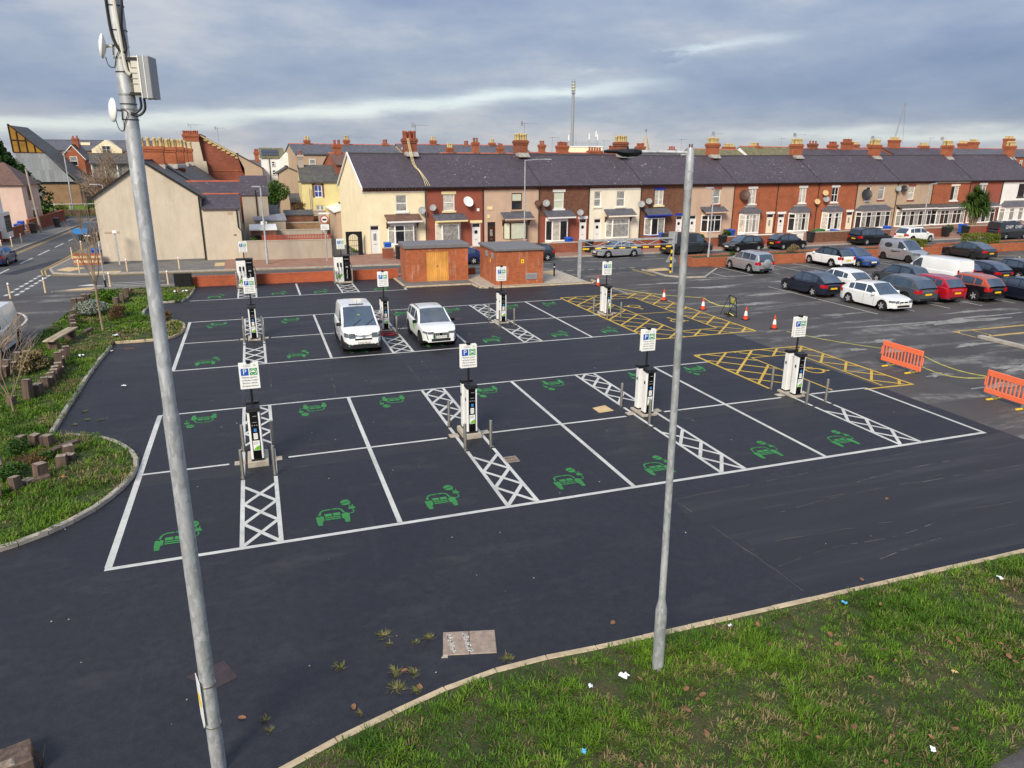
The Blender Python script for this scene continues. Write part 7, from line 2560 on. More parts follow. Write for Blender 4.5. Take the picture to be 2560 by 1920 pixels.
for s_, dep, z in ((33.5, 28, 8.6), (49.5, 40, 8.6), (61.5, 36, 8.9), (83, 36, 9.4), (103.0, 34, 9.6), (119, 34, 10.0)):
    t = thing("tv_aerial", "thin television aerial on the skyline " + {33.5: "behind the brown brick house", 49.5: "near the church spire", 61.5: "above the mossy roofs", 83: "right of the third stack", 103.0: "beside the crane jib", 119: "tallest at far right"}[s_], "aerial", tpos(s_, dep, z), TANG)
    MB().tube([(0, 0, -.6), (0, 0, 2.1)], .03, 5).obj("mast", "sign_grey", t)
    MB().tube([(-.5, 0, 2.0), (1.0, 0, 2.05)], .02, 5).obj("boom", "sign_grey", t)
    for k in range(6):
        MB().tube([(-.3 + k * .22, -.3, 2.02), (-.3 + k * .22, .3, 2.02)], .012, 4).obj("element", "sign_grey", t)

# tall slim viewing mast, flat-roofed block with aerials, spire, crane
t = thing("observation_mast", "tall slim white mast with a cage top on the skyline", "mast", (108.2, 223.2, 0))
MB().lathe([(.62, 0), (.58, 6), (.42, 29.2), (.0, 29.2)], 16).obj("shaft", "sign_grey", t, 50)
for k in range(5):
    z = 28.6 + k * .9
    MB().lathe([(.65, z), (.74, z), (.74, z + .12), (.65, z + .12)], 12).obj("cage_ring", "sign_grey", t)
for k in range(8):
    a = 2 * pi * k / 8
    MB().tube([(cos(a) * .7, sin(a) * .7, 28.6), (cos(a) * .66, sin(a) * .66, 33.0)], .05, 5).obj("cage_bar", "sign_grey", t)
MB().cyl(0, 0, 29.2, 31.8, .40, 12).obj("drum", "trim_cream", t, 50)
t = thing("flat_roofed_block", "cream flat-roofed block with phone aerials beside the slim mast", "building", (101.5, 212.0, 0), -.4)
MB().box(0, 11.5, 0, 8, 0, 11.4).obj("wall", "render_cream", t)
MB().box(-.2, 11.7, -.2, 8.2, 11.4, 11.7).obj("parapet", "upvc", t)
m = MB()
for x, h in ((.6, 15.2), (1.2, 14.4), (7.2, 15.6), (9.4, 16.4), (9.9, 15.4), (3, 13.2), (5, 13.0)):
    MB().tube([(x, 1, 11.7), (x, 1, h)], .10, 6).obj("aerial_pole", "sign_grey", t)
    if h > 15:
        MB().cyl(x, 1, h - 1.8, h, .22, 8).obj("panel_antenna", "sign_white", t)
for k in range(6):
    MB().tube([(x0 := k * 2.0, .3, 11.7), (x0, .3, 12.7)], .05, 5).obj("railing_post", "sign_grey", t)
MB().tube([(0, .3, 12.7), (11, .3, 12.7)], .05, 5).obj("railing", "sign_grey", t)
t = thing("church_spire", "pointed stone church spire with a cross on the skyline", "spire", (164.5, 273.3, 0))
MB().box(-2.2, 2.2, -2.2, 2.2, 0, 10.8).obj("tower", "brick_tan", t)
MB().lathe([(2.4, 10.8), (1.2, 14.6), (.0, 18.6)], 8).obj("spire_cone", "concrete", t)
MB().box(-.08, .08, -.08, .08, 18.5, 20.0).obj("cross_shaft", "ink", t)
MB().box(-.4, .4, -.08, .08, 19.3, 19.45).obj("cross_arm", "ink", t)
t = thing("crane_jib", "thin crane jib leaning right above the far chimneys", "crane", (161.0, 138.6, 0))
m = MB()
a, b = Vector((.2, 0, 9.0)), Vector((1.5, -1.1, 21.9))
for dx, dy in ((-.2, 0), (.2, 0), (0, .25)):
    m.tube([a + Vector((dx, dy, 0)), b + Vector((dx * .3, dy * .3, 0))], .05, 5)
for k in range(14):
    p, q = a.lerp(b, k / 14), a.lerp(b, (k + 1) / 14)
    sgn = 1 if k % 2 else -1
    m.tube([p + Vector((.2 * sgn, 0, 0)), q + Vector((-.2 * sgn, 0, 0))], .03, 4)
m.obj("lattice_jib", "sign_grey", t)
MB().box(-1.5, 2.0, -1.5, 1.5, 0, 3.0).obj("crane_base", "sign_yellow", t)
MB().box(-.3, .7, -.5, .5, 3.0, 9.2).obj("crane_tower", "sign_grey", t)
MB().tube([b, (2.6, -1.2, 12.0)], .03, 4).obj("hoist_rope", "ink", t)

# ---------------------------------------------------------------- left street
t = thing("pink_house", "pale pink rendered house with brown hipped roof on the left street", "house", (-27.0, 79.0, 0))
m = MB()
wall_holes(m, 0, 7.0, 0, 5.0, [])
m.quad((7, 0, 0), (7, 6.6, 0), (7, 6.6, 5.0), (7, 0, 5.0))
m.obj("wall", "render_pink", t)
MB().add([(-.3, -.3, 4.9), (7.35, -.3, 4.9), (7.35, 6.9, 4.9), (-.3, 6.9, 4.9), (1.5, 3.3, 7.2), (5.0, 3.3, 7.2)], ((0, 1, 5, 4), (1, 2, 5), (2, 3, 4, 5), (3, 0, 4))).obj("roof", "tile_brown", t)
w_ = link("window", None, t)
MB().box(7.0, 7.04, 1.6, 2.9, 3.2, 4.7).obj("pane", "pane_dark", w_)
MB().box(7.0, 7.06, 1.45, 1.6, 3.1, 4.8).obj("frame", "upvc", w_)
d_ = link("porch_door", None, t)
MB().box(7.0, 7.08, 2.2, 4.6, .3, 2.3).obj("frame", "upvc", d_)
for k in range(4):
    for j in range(2):
        MB().box(7.08, 7.10, 2.3 + k * .55, 2.75 + k * .55, .5 + j * .85, 1.25 + j * .85).obj("pane", "pane_dark", d_)
t = thing("bay_fronted_house", "pale house with white bay window cut by the left edge", "house", (-30.0, 62.0, 0))
MB().box(0, 10.6, 0, 7.0, 0, 5.3).obj("wall", "render_white", t)
MB().hexa(((-.3, -.3, 5.2), (11.0, -.3, 5.2), (11.0, 7.3, 5.2), (-.3, 7.3, 5.2)), ((2, 2.5, 7.4), (8, 2.5, 7.4), (8, 4.5, 7.4), (2, 4.5, 7.4))).obj("roof", "tile_brown", t)
w_ = link("bay_window", None, t)
MB().box(10.6, 11.2, 4.6, 6.6, .4, 2.8).obj("frame", "upvc", w_)
for k in range(3):
    MB().box(11.2, 11.23, 4.7 + k * .63, 5.2 + k * .63, 1.0, 2.5).obj("pane", "pane_dark", w_)
for k, (y0, y1, lb) in enumerate([(58, 68.5, "low red brick wall in front of the bay fronted house"), (69.6, 74.2, "low red brick wall by the wooden pole on the left street"), (76.5, 92.5, "red brick garden wall running towards the church")]):
    t = thing("garden_wall", lb, "wall", (-19.3, y0, 0.09), radians(90 - .3), "brick walls on the left street")
    MB().box(0, y1 - y0, 0, .22, 0, .95 if k < 2 else 1.25).obj("wall", "brick_red", t)
    MB().bev(-.02, y1 - y0 + .02, -.03, .25, .95 if k < 2 else 1.25, 1.02 if k < 2 else 1.32, .01).obj("coping", "brick_orange", t)
t = thing("modern_church", "modern church with sweeping lead roof and amber triangular window", "church", (-32.4, 128, 0))
MB().box(2.9, 8.6, 0, 12, 0, 3.6).obj("wall", "brick_tan", t)
MB().add([(-.05, 0, 8.4), (4.4, 0, 8.3), (-.1, 0, 12.7)], ((0, 1, 2),)).obj("amber_window", "pane_amber", t)
for a, b in (((-.05, 8.4), (4.4, 8.3)), ((4.4, 8.3), (-.1, 12.75)), ((-.1, 12.75), (-.05, 8.4)), ((.9, 8.4), (.85, 11.6)), ((2.0, 8.4), (1.95, 10.6)), ((3.1, 8.35), (3.05, 9.5)), ((0, 10.3), (2.2, 10.2))):
    MB().tube([(a[0], -.06, a[1]), (b[0], -.06, b[1])], .10, 4).obj("glazing_bar", "frame_brown", t)
MB().add([(-.3, -.1, 8.3), (4.4, -.1, 8.25), (8.2, -.1, 3.5), (3.0, -.1, 3.5), (-.3, 6, 8.3), (4.4, 6, 8.25), (8.2, 6, 3.5), (3.0, 6, 3.5)], ((3, 2, 1, 0), (1, 2, 6, 5), (0, 1, 5, 4), (3, 0, 4, 7))).obj("front_roof", "lead_roof", t)
MB().hexa(((-.2, .1, 12.6), (4.5, .1, 8.25), (9.2, .1, 3.4), (9.0, .1, 3.2)), ((-.2, 12, 12.6), (4.5, 12, 8.25), (9.2, 12, 3.4), (9.0, 12, 3.2))).obj("side_roof", "slate_dark", t)
MB().box(2.7, 8.8, -.1, .05, 3.4, 3.75).obj("fascia", "ink", t)
kind(MB().poly(rect(-40, -16, 102, 127), -0.02).obj("church_lawn", "grass_a"), "structure")
t = thing("church_wall", "low tan wall with white railings along the church lawn", "wall", (-36, 103.5, 0))
MB().box(0, 22, 0, .3, 0, .7).obj("wall", "brick_tan", t)
for k in range(12):
    MB().box(k * 1.9, k * 1.9 + .1, .1, .2, .7, 1.6).obj("railing_post", "upvc", t)
MB().box(0, 22, .12, .18, 1.45, 1.53).obj("rail", "upvc", t)
MB().bev(5.0, 6.6, -.1, -.02, .5, 1.9, .01).obj("blue_notice", "sticker_blue", t)
t = gable_block("brick_villa", "red brick villa with white bargeboards beyond the church", -28.2, -24.4, 139, 147, 7.5, 9.7, "brick_orange", "slate_dark", -26.1, None, bargeboard="upvc")
window(t, 1.5, 2.7, 6.2, 7.8, ["pane_dark", "pane_net"], "upvc", "sash", -.12)
window(t, 1.2, 3.0, 3.4, 5.4, "pane_net", "upvc", "sash", -.12)
chimney(t, 2.3, 3, .9, .9, 9.0, 11.0, 2, "brick_orange", "pot_red", 1, .4, False)
t = thing("long_building", "long buff brick building with grey roof and dormer gable behind the villa", "building", (-34, 150, 0))
MB().box(0, 30, 0, 9, 0, 8.9).obj("wall", "brick_tan", t)
slate_roof(t, -.2, 30.2, 0, 4.5, 9, 8.9, 10.75, "slate_grey", .2)
MB().prism_y([(9.2, 8.2), (14.4, 8.2), (14.4, 9.1), (11.8, 10.9), (9.2, 9.1)], -.6, 4.0).obj("dormer_gable", "render_cream", t)
window(t, 11.0, 12.5, 8.3, 9.8, "pane_dark", "upvc", "cross", -.75)
MB().box(7.0, 8.6, 2.2, 3.2, 9.4, 10.4).obj("roof_block", "render_cream", t)
t = thing("glazed_arcade", "old grey roofed arcade with white columns left of the beige gable", "building", (-19.5, 116, 0), .1)
MB().box(0, 18, 0, 6, 0, 4.6).obj("wall", "brick_brown", t)
slate_roof(t, -.2, 18.2, 0, 3, 6, 6.9, 8.2, "slate_dark", .3)
MB().box(0, 18, .4, .6, 4.6, 6.9).obj("glazing", "pane_net", t)
for k in range(11):
    MB().box(k * 1.75, k * 1.75 + .12, -.05, .1, 4.0, 6.9).obj("column", "upvc", t)
t = thing("corner_house", "slate roofed house far up the left street behind the bare tree", "house", (-9.3, 100, 0))
MB().box(0, 9, 0, 8, 0, 5.6).obj("wall", "brick_red", t)
slate_roof(t, -.2, 9.2, 0, 4, 8, 5.6, 7.2, "slate_dark", .3)

# ================================================================== STREET FURNITURE
def column_lamp(x, y, h, arm, rz, label, r=.06, material="galvanised"):
    t = thing("street_lamp", label, "street lamp", (x, y, 0), rz, "street lamps beyond the car park")
    MB().lathe([(r * 1.5, 0), (r * 1.5, 1.2), (r, 1.35), (r * .8, h), (.0, h)], 12).obj("column", material, t, 40)
    MB().tube([(0, 0, h - .05), (arm * .6, 0, h + .03), (arm, 0, h + .05)], .035, 8).obj("arm", material, t, 40)
    MB().hexa(((arm - .1, -.09, h), (arm + .55, -.11, h + .02), (arm + .55, .11, h + .02), (arm - .1, .09, h)), ((arm - .1, -.06, h + .10), (arm + .5, -.07, h + .10), (arm + .5, .07, h + .10), (arm - .1, .06, h + .10))).obj("lantern", "sign_grey", t)
    return t


column_lamp(24.9, 43.3, 7.85, 1.9, TANG, "tall street lamp with long arm rising behind the vented brick kiosk")
column_lamp(36.9, 34.0, 5.85, .15, pi, "slim street lamp standing in the planter by the silver off-roader")
column_lamp(70.3, 44.4, 5.6, .5, .1, "slim street lamp in front of the white glazed porches")
t = column_lamp(4.12, 44.1, 5.8, .1, pi, "slim lamp column in front of the beige yard wall", .07)
MB().box(-.22, .22, -.13, -.10, 3.05, 3.3).obj("column_plate", "sign_white", t)
column_lamp(-9.0, 60.0, 5.5, .5, pi, "curved street lamp peeping over the beige gable's eaves")
column_lamp(-20.4, 103.7, 8.5, .4, .5, "tall pale lamp column by the church lawn", .10)
o = MB().lathe([(.13, 0), (.10, 6.6), (.0, 6.6)], 10).obj("utility_pole", "pole_wood", None, 40, (-18.2, 76.0, 0))
o.rotation_euler = (0, radians(-3), 0)
tag(o, "leaning wooden utility pole by the red brick walls on the left street", "pole")

t = thing("sign_post", "grey post with red ringed road sign beside the back lane", "road sign", (8.66, 44.7, .09))
MB().cyl(0, 0, 0, 3.75, .045, 10).obj("post", "galvanised", t, 40)
MB().lathe([(.0, 0), (.31, 0), (.31, .02), (.0, .02)], 24, (0, -.07, 3.22), "y").obj("red_ring", "sign_red", t, 40)
MB().lathe([(.0, 0), (.24, 0), (.24, .01), (.0, .01)], 24, (0, -.082, 3.22), "y").obj("sign_face", "sign_white", t, 40)
MB().box(-.16, .16, -.095, -.084, 3.14, 3.28).obj("car_pictogram", "ink", t)
MB().box(-.32, .32, -.07, -.05, 2.42, 2.84).obj("text_plate", "sign_white", t)
for k in range(3):
    MB().box(-.24, .2, -.073, -.0705, 2.50 + k * .1, 2.53 + k * .1).obj("text_line", "sign_grey", t)
MB().box(-.42, .42, -.05, -.03, 3.62, 3.74).obj("name_plate", "sign_white", t)
t = thing("sign_post", "thin white post with edge-on plate by the near crossing", "road sign", (-5.79, 36.42, .07))
MB().cyl(0, 0, 0, 2.85, .04, 10).obj("post", "galvanised", t, 40)
MB().box(-.02, .02, -.06, .35, 2.55, 2.83).obj("plate", "sign_white", t)
MB().cyl(0, 0, 0, .45, .06, 10).obj("post_sleeve", "black_metal", t)
t = thing("sign_post", "grey post with blue arrow-shaped direction sign on the left street", "road sign", (-11.0, 60.6, .09))
MB().cyl(0, 0, 0, 1.6, .045, 10).obj("post", "galvanised", t, 40)
MB().prism_y([(-1.25, 1.38), (-.9, 1.12), (.1, 1.12), (.1, 1.62), (-.9, 1.62)], -.07, -.05).obj("arrow_plate", "sticker_blue", t)
t = thing("lamp_bollard", "white-headed grey post in front of the beige gable", "post", (-6.5, 46.9, .09))
MB().box(-.05, .05, -.05, .05, 0, 2.4).obj("post", "galvanised", t)
MB().bev(-.16, .16, -.14, .14, 2.36, 2.55, .02).obj("head", "sign_white", t)

cb = MB().lathe([(.052, 0), (.052, .70), (.0, .70)], 12).mesh("bollard_post", "bollard_cream", 40)
cb2 = MB().lathe([(.053, .74), (.055, .745), (.055, .79), (.053, .80)], 12).mesh("bollard_band", "sign_red", 40)
cb3 = MB().lathe([(.052, .70), (.0525, .72), (.0525, .87), (.035, .92), (.0, .93)], 12).mesh("bollard_cap", "sign_white", 40)
for x, y, w in [(-10.26, 33.7, "nearest the left edge by the give-way line"), (-8.83, 35.2, "second along the near side from the left edge"), (-5.51, 36.33, "beside the thin white post"), (-2.14, 36.1, "beside the black street cabinet"),
                (-8.54, 43.44, "at the corner below the banded brick wall"), (-5.44, 43.0, "in front of the beige gable, left one"), (-2.02, 43.0, "in front of the beige gable, right one"), (-10.55, 51.6, "left of the banded brick wall"),
                (-10.8, 56.6, "below the blue arrow sign"), (-10.85, 64.3, "beside the off-roader"), (-17.37, 62.15, "on the far left pavement, nearer one"), (-17.37, 65.2, "on the far left pavement, farther one"), (-17.4, 59.3, "at the left edge on the far pavement")]:
    o = tag(link("bollard", cb, None, (x, y, .08)), "cream bollard with red and white top " + w, "bollard", "cream bollards at the junction")
    link("bollard_band", cb2, o)
    link("bollard_cap", cb3, o)
t = thing("garden_wall", "low brick wall with pale bands at the corner of the beige gable", "wall", (-9.7, 47.7, .09), -.2)
for k in range(5):
    MB().box(0, 2.0, 0, .22, k * .17, k * .17 + .169).obj("brick_band", "brick_orange" if k % 2 == 0 else "tactile", t)


def wheelie(x, y, label, material, rz=0.0, z=.09, s_=1.0):
    t = thing("wheelie_bin", label, "wheelie bin", (x, y, z), rz, "wheelie bins")
    t.scale = (s_, s_, s_)
    MB().hexa(((-.22, -.24, .06), (.22, -.24, .06), (.22, .24, .06), (-.22, .24, .06)), ((-.28, -.32, .98), (.28, -.32, .98), (.28, .32, .98), (-.28, .32, .98))).obj("tub", material, t)
    MB().hexa(((-.30, -.36, .985), (.30, -.36, .985), (.30, .36, .985), (-.30, .36, .985)), ((-.27, -.30, 1.06), (.27, -.30, 1.06), (.26, .36, 1.09), (-.26, .36, 1.09))).obj("lid", material, t)
    for sx in (-1, 1):
        MB().lathe([(.0, -.03), (.10, -.03), (.10, .03), (.0, .03)], 12, (sx * .24, .22, .10), "x").obj("wheel", "tyre", t)


wheelie(13.85, 46.6, "blue wheelie bin by the cream house bay window", "bin_blue")
wheelie(14.35, 44.0, "dark wheelie bin left of the wooden-door kiosk", "bin_black")
wheelie(30.2, 46.0, "blue wheelie bin below the shuttered bay", "bin_blue", .2)
wheelie(31.0, 43.4, "black wheelie bin on the pavement behind the silver saloon", "bin_black")
wheelie(40.6, 47.2, "blue wheelie bin below the blue bay header", "bin_blue")
wheelie(45.0, 43.75, "black wheelie bin behind the left black hatchback", "bin_black")
wheelie(47.9, 46.6, "blue wheelie bin left of the orange brick houses", "bin_blue", .3, .3)
wheelie(55.6, 44.2, "black wheelie bin beside the picket gate", "bin_black")
wheelie(57.5, 45.6, "green wheelie bin behind the long brown wall, left one", "bin_green")
wheelie(58.6, 46.2, "green wheelie bin behind the long brown wall, right one", "bin_green")
wheelie(59.6, 45.4, "blue wheelie bin behind the long brown wall, left one", "bin_blue")
wheelie(64.6, 45.4, "blue wheelie bin behind the people carrier", "bin_blue")
wheelie(68.2, 47.0, "blue wheelie bin behind the white street crossover", "bin_blue")
wheelie(73.9, 44.5, "black wheelie bin on the pavement, left of the pale gate", "bin_black")
wheelie(77.0, 44.8, "black wheelie bin on the pavement, right of the pale gate", "bin_black")
wheelie(78.7, 46.6, "blue wheelie bin left of the palm", "bin_blue")
wheelie(-8.3, 48.6, "blue wheelie bin behind the banded corner wall", "bin_blue", .2)
wheelie(-18.75, 75.3, "black wheelie bin by the wooden utility pole", "bin_black")
wheelie(-19.9, 74.6, "blue wheelie bin by the wooden utility pole", "bin_blue")
wheelie(-18.0, 82.3, "black wheelie bin farther up the left pavement", "bin_black")
wheelie(-20.5, 78.2, "blue wheelie bin against the pink house", "bin_blue")

# pedestrian far up the street
def person(x, y, rz):
    t = thing("person", "person in green jacket and dark trousers walking by the church wall", "person", (x, y, .0), rz)
    me = bpy.data.meshes.new("body")
    V = [(0, 0, .92), (0, 0, 1.15), (0, 0, 1.40), (0, 0, 1.52), (0, .01, 1.62), (0, .02, 1.74), (.10, 0, .88), (.11, -.10, .48), (.11, -.02, .08), (.11, -.16, .03), (-.10, 0, .88), (-.11, .14, .50), (-.11, .28, .12), (-.11, .16, .05),
         (.20, 0, 1.40), (.26, .06, 1.12), (.24, -.06, .88), (-.20, 0, 1.40), (-.26, -.04, 1.12), (-.24, .10, .90)]
    E_ = [(0, 1), (1, 2), (2, 3), (3, 4), (4, 5), (0, 6), (6, 7), (7, 8), (8, 9), (0, 10), (10, 11), (11, 12), (12, 13), (2, 14), (14, 15), (15, 16), (2, 17), (17, 18), (18, 19)]
    me.from_pydata(V, E_, [])
    me.materials.append(M("ink"))
    o = link("body", me, t)
    md = o.modifiers.new("skin", "SKIN")
    R_ = [.15, .14, .15, .065, .085, .085, .095, .07, .05, .045, .095, .07, .05, .045, .075, .05, .04, .075, .05, .04]
    for v, r in zip(me.skin_vertices[0].data, R_):
        v.radius = (r, r)
    me.skin_vertices[0].data[0].use_root = True
    o.modifiers.new("sub", "SUBSURF").levels = 1
    MB().lathe([(.17, .84), (.175, 1.1), (.19, 1.34), (.15, 1.45), (.075, 1.50)], 14).obj("jacket", "leaf_lime", t, 50)
    MB().lathe([(.0, 1.50), (.07, 1.53), (.09, 1.62), (.085, 1.70), (.0, 1.79)], 12, (0, .01, 0)).obj("head", "render_pebble", t, 50)
    MB().lathe([(.093, 1.66), (.09, 1.74), (.0, 1.81)], 12, (0, .02, 0)).obj("hair", "ink", t, 50)


person(-17.7, 98.7, .4)

# ================================================================== PLANTING
def leaf_quads(centres, size, rng_, flat=0.0):
    n = len(centres)
    a = rng_.normal(size=(n, 3))
    a /= np.linalg.norm(a, axis=1)[:, None]
    b = rng_.normal(size=(n, 3))
    b[:, 2] *= (1 - flat)
    b -= (b * a).sum(1)[:, None] * a
    b /= np.linalg.norm(b, axis=1)[:, None]
    s_ = size * rng_.uniform(.6, 1.3, (n, 1))
    c = np.asarray(centres)
    v = np.stack([c - a * s_ * .5, c + b * s_ * .28, c + a * s_ * .5, c - b * s_ * .28], 1).reshape(-1, 3)
    return v, np.arange(n * 4).reshape(-1, 4)


def ball_points(n, centre, rad, shell=.55):
    d = rng.normal(size=(n, 3))
    d /= np.linalg.norm(d, axis=1)[:, None]
    r = shell + (1 - shell) * rng.random((n, 1)) ** .6
    return np.asarray(centre) + d * r * np.asarray(rad)


def shrub(x, y, z, rad, n, size, material, label, name="shrub", cat="shrub", lobes=9, box=False, twig="bark_dark", group=None):
    t = thing(name, label, cat, (x, y, z), 0, group)
    pts = []
    if box:
        p = rng.uniform(-1, 1, (n, 3))
        k = rng.integers(0, 3, n)
        p[np.arange(n), k] = np.sign(p[np.arange(n), k]) * rng.uniform(.8, 1.06, n)
        pts = p * np.asarray(rad) + np.array([0, 0, rad[2]])
    else:
        for i in range(lobes):
            d = rng.normal(size=3)
            d /= np.linalg.norm(d)
            c = d * np.asarray(rad) * .55 + np.array([0, 0, rad[2]])
            pts.append(ball_points(n // lobes, c, np.asarray(rad) * rng.uniform(.38, .6)))
        pts = np.concatenate(pts)
    pts[:, 2] = np.maximum(pts[:, 2], .02)
    v, q = leaf_quads(pts, size, rng)
    link("foliage", np_mesh("foliage", v, q, [material]), t)
    m = MB()
    for k in range(5):
        a = 2 * pi * k / 5
        m.tube([(0, 0, 0), (cos(a) * rad[0] * .3, sin(a) * rad[1] * .3, rad[2] * .8), (cos(a) * rad[0] * .6, sin(a) * rad[1] * .6, rad[2] * 1.4)], [.03, .02, .008], 5)
    m.obj("stems", twig, t)
    return t


def bare_tree(x, y, h, label, name="bare_sapling", cat="tree", spread=.5, depth=4, r0=.05, lean=(0, 0), fork=.45, seed=1, nb=3, material="bark", rmin=.005):
    rs = random.Random(seed)
    t = thing(name, label, cat, (x, y, .05))
    tr, br = MB(), MB()
    base = Vector((0, 0, 0))
    ftop = Vector((lean[0] * h * fork, lean[1] * h * fork, h * fork))
    tr.tube([base, base.lerp(ftop, .5) + Vector((rs.uniform(-.03, .03), rs.uniform(-.03, .03), 0)), ftop], [r0, r0 * .85, r0 * .7], 8)

    def grow(p, d, L, r, k):
        q = p + d * L
        mid = p.lerp(q, .5) + Vector((rs.uniform(-.07, .07), rs.uniform(-.07, .07), rs.uniform(-.02, .06))) * L
        br.tube([p, mid, q], [r, r * .8, r * .55], 5 if r > .012 else 4)
        if k == 0:
            return
        for i in range(nb if k > 1 else nb + 1):
            nd = (d + Vector((rs.uniform(-1, 1), rs.uniform(-1, 1), rs.uniform(-.3, .6))) * spread * 1.3).normalized()
            grow(p.lerp(q, rs.uniform(.45, 1.0)), nd, L * rs.uniform(.55, .8), max(rmin, r * .58), k - 1)

    grow(ftop, Vector((rs.uniform(-.1, .1), rs.uniform(-.1, .1), 1)).normalized(), h * (1 - fork) * .62, r0 * .62, depth - 1)
    for i in range(nb + 1):
        a = 2 * pi * i / (nb + 1) + rs.random()
        d = Vector((cos(a) * spread, sin(a) * spread, 1)).normalized()
        grow(ftop.lerp(base, rs.uniform(0, .25)), d, h * (1 - fork) * rs.uniform(.4, .6), r0 * .55, depth - 1)
    tr.obj("trunk", material, t, 40)
    br.obj("branches", material, t, 40)
    return t


bare_tree(-3.8, 23.1, 5.4, "slim bare sapling in the far planting bed", spread=.30, r0=.055, seed=3, depth=4, fork=.5, rmin=.004)
bare_tree(-3.42, 6.1, 5.0, "bare sapling in the nearest planting bed, leaning out at the left edge", spread=.42, r0=.075, lean=(-.10, .05), fork=.42, seed=8, depth=4)
bare_tree(-4.45, 11.2, 3.3, "thin bare sapling with long wispy branches beside the timber posts", spread=.6, r0=.035, fork=.15, seed=12, depth=3, nb=3)
bare_tree(-15.2, 96, 7.4, "large twiggy bare tree at the end of the left street", "bare_tree", spread=.75, depth=5, r0=.18, fork=.16, seed=5, nb=4, material="bark", rmin=.016)
t = thing("conifer_tree", "dark green conifer behind the pink house", "tree", (-26.0, 94.5, 0))
MB().lathe([(.25, 0), (.06, 9.0), (.0, 9.2)], 8).obj("trunk", "bark_dark", t)
pts = []
for k in range(260):
    z = .5 + 9.4 * (k / 260)
    R_ = 6.6 * (1 - (z / 10.2) ** 1.5) + .15
    a = rng.random() * 2 * pi
    L = R_ * rng.uniform(.75, 1.1)
    m_ = 70
    u_ = rng.random(m_) ** .7
    p = np.stack([cos(a) * L * u_, sin(a) * L * u_, z - .25 * L * u_ ** 2 + rng.normal(0, .12, m_)], 1) + rng.normal(0, .12, (m_, 3))
    pts.append(p)
v, q = leaf_quads(np.concatenate(pts), .46, rng)
link("crown", np_mesh("crown", v, q, ["leaf_conifer"]), t)

shrub(65.9 + .6, 34.6, .66, (1.55, .75, .45), 3200, .14, "leaf_lime", "clipped lime green hedge in the right-hand brick planter", "hedge", "hedge", box=True)
shrub(58.0, 34.4, .66, (1.15, .65, .34), 2200, .14, "leaf_lime", "clipped lime green hedge behind the silver panel van", "hedge", "hedge", box=True)
shrub(45.0, 34.0, .66, (.5, .5, .36), 900, .10, "grass_dry", "dry straw coloured bush in the planter", twig="leaf_brown")
shrub(39.2, 34.1, .66, (.25, .25, .16), 220, .12, "leaf_bush", "small green weed in the planter by the slim lamp")
shrub(6.0, 68, 2.6, (1.35, 1.3, 1.55), 4500, .22, "leaf_bush", "dense round green bush in the yards behind the trellis", lobes=12)
shrub(8.0, 66.2, 2.3, (.9, .7, .6), 900, .2, "leaf_brown", "brownish shrub in front of the yellow annex")
shrub(46.6, 45.6, .5, (.55, .5, .5), 900, .16, "leaf_palm", "spiky green shrub in the front garden behind the left black hatchback")
shrub(44.0, 46.0, .4, (.5, .4, .35), 500, .14, "leaf_bush", "low leafy shrub in the front garden of the pebbledash house")
shrub(3.3, 47.9, .9, (.35, .3, .45), 300, .22, "leaf_palm", "spiky plant behind the yard wall's left end")
shrub(-23.5, 112, 0, (.9, .7, .6), 700, .2, "leaf_lime", "clipped yellow green shrub on the church lawn")
shrub(76.0, 46.0, .3, (.5, .4, .5), 600, .16, "leaf_bush", "small shrub by the pale gate in front of the glazed porches")
shrub(-17.2, 108, 0, (2.2, 1.6, 1.1), 1500, .3, "leaf_bush", "dark hedge below the large bare tree")


def spiky_palm(x, y, z, h, label, heads, n=90, L=1.0):
    t = thing("palm_tree", label, "palm", (x, y, z))
    for k, (dx, dy, dz) in enumerate(heads):
        MB().tube([(dx * .1, dy * .1, 0), (dx * .5, dy * .5, h * .5), (dx, dy, h + dz)], [.13, .10, .08], 8).obj("trunk", "bark", t, 40)
        V, Q = [], []
        for i in range(n):
            a, e = rng.random() * 2 * pi, rng.uniform(-.85, 1.3)
            d = np.array([cos(a) * cos(e), sin(a) * cos(e), sin(e)])
            sde = np.array([-sin(a), cos(a), 0]) * .06
            c = np.array([dx, dy, h + dz])
            LL = L * rng.uniform(.75, 1.1)
            p1, p2 = c + d * LL * .55, c + d * LL + np.array([0, 0, -.28 * LL * cos(e)])
            o = len(V)
            V += [c - sde * .5, c + sde * .5, p1 + sde, p1 - sde, p2 + sde * .15, p2 - sde * .15]
            Q += [(o, o + 1, o + 2, o + 3), (o + 3, o + 2, o + 4, o + 5)]
        link("crown", np_mesh("crown", np.array(V), np.array(Q), ["leaf_palm"]), t)


spiky_palm(79.8, 46.4, .1, 3.2, "tall spiky palm with several heads in a front garden", [(-.9, 0, .3), (.1, .2, 1.0), (1.0, -.1, .5), (.5, -.3, -.2), (1.5, .2, -.5), (-.3, -.3, -.4), (.6, .3, .7)], 230, 1.3)
spiky_palm(46.5, 45.2, .3, .55, "low spiky yucca behind the left black hatchback", [(0, 0, 0)], 90, .95)

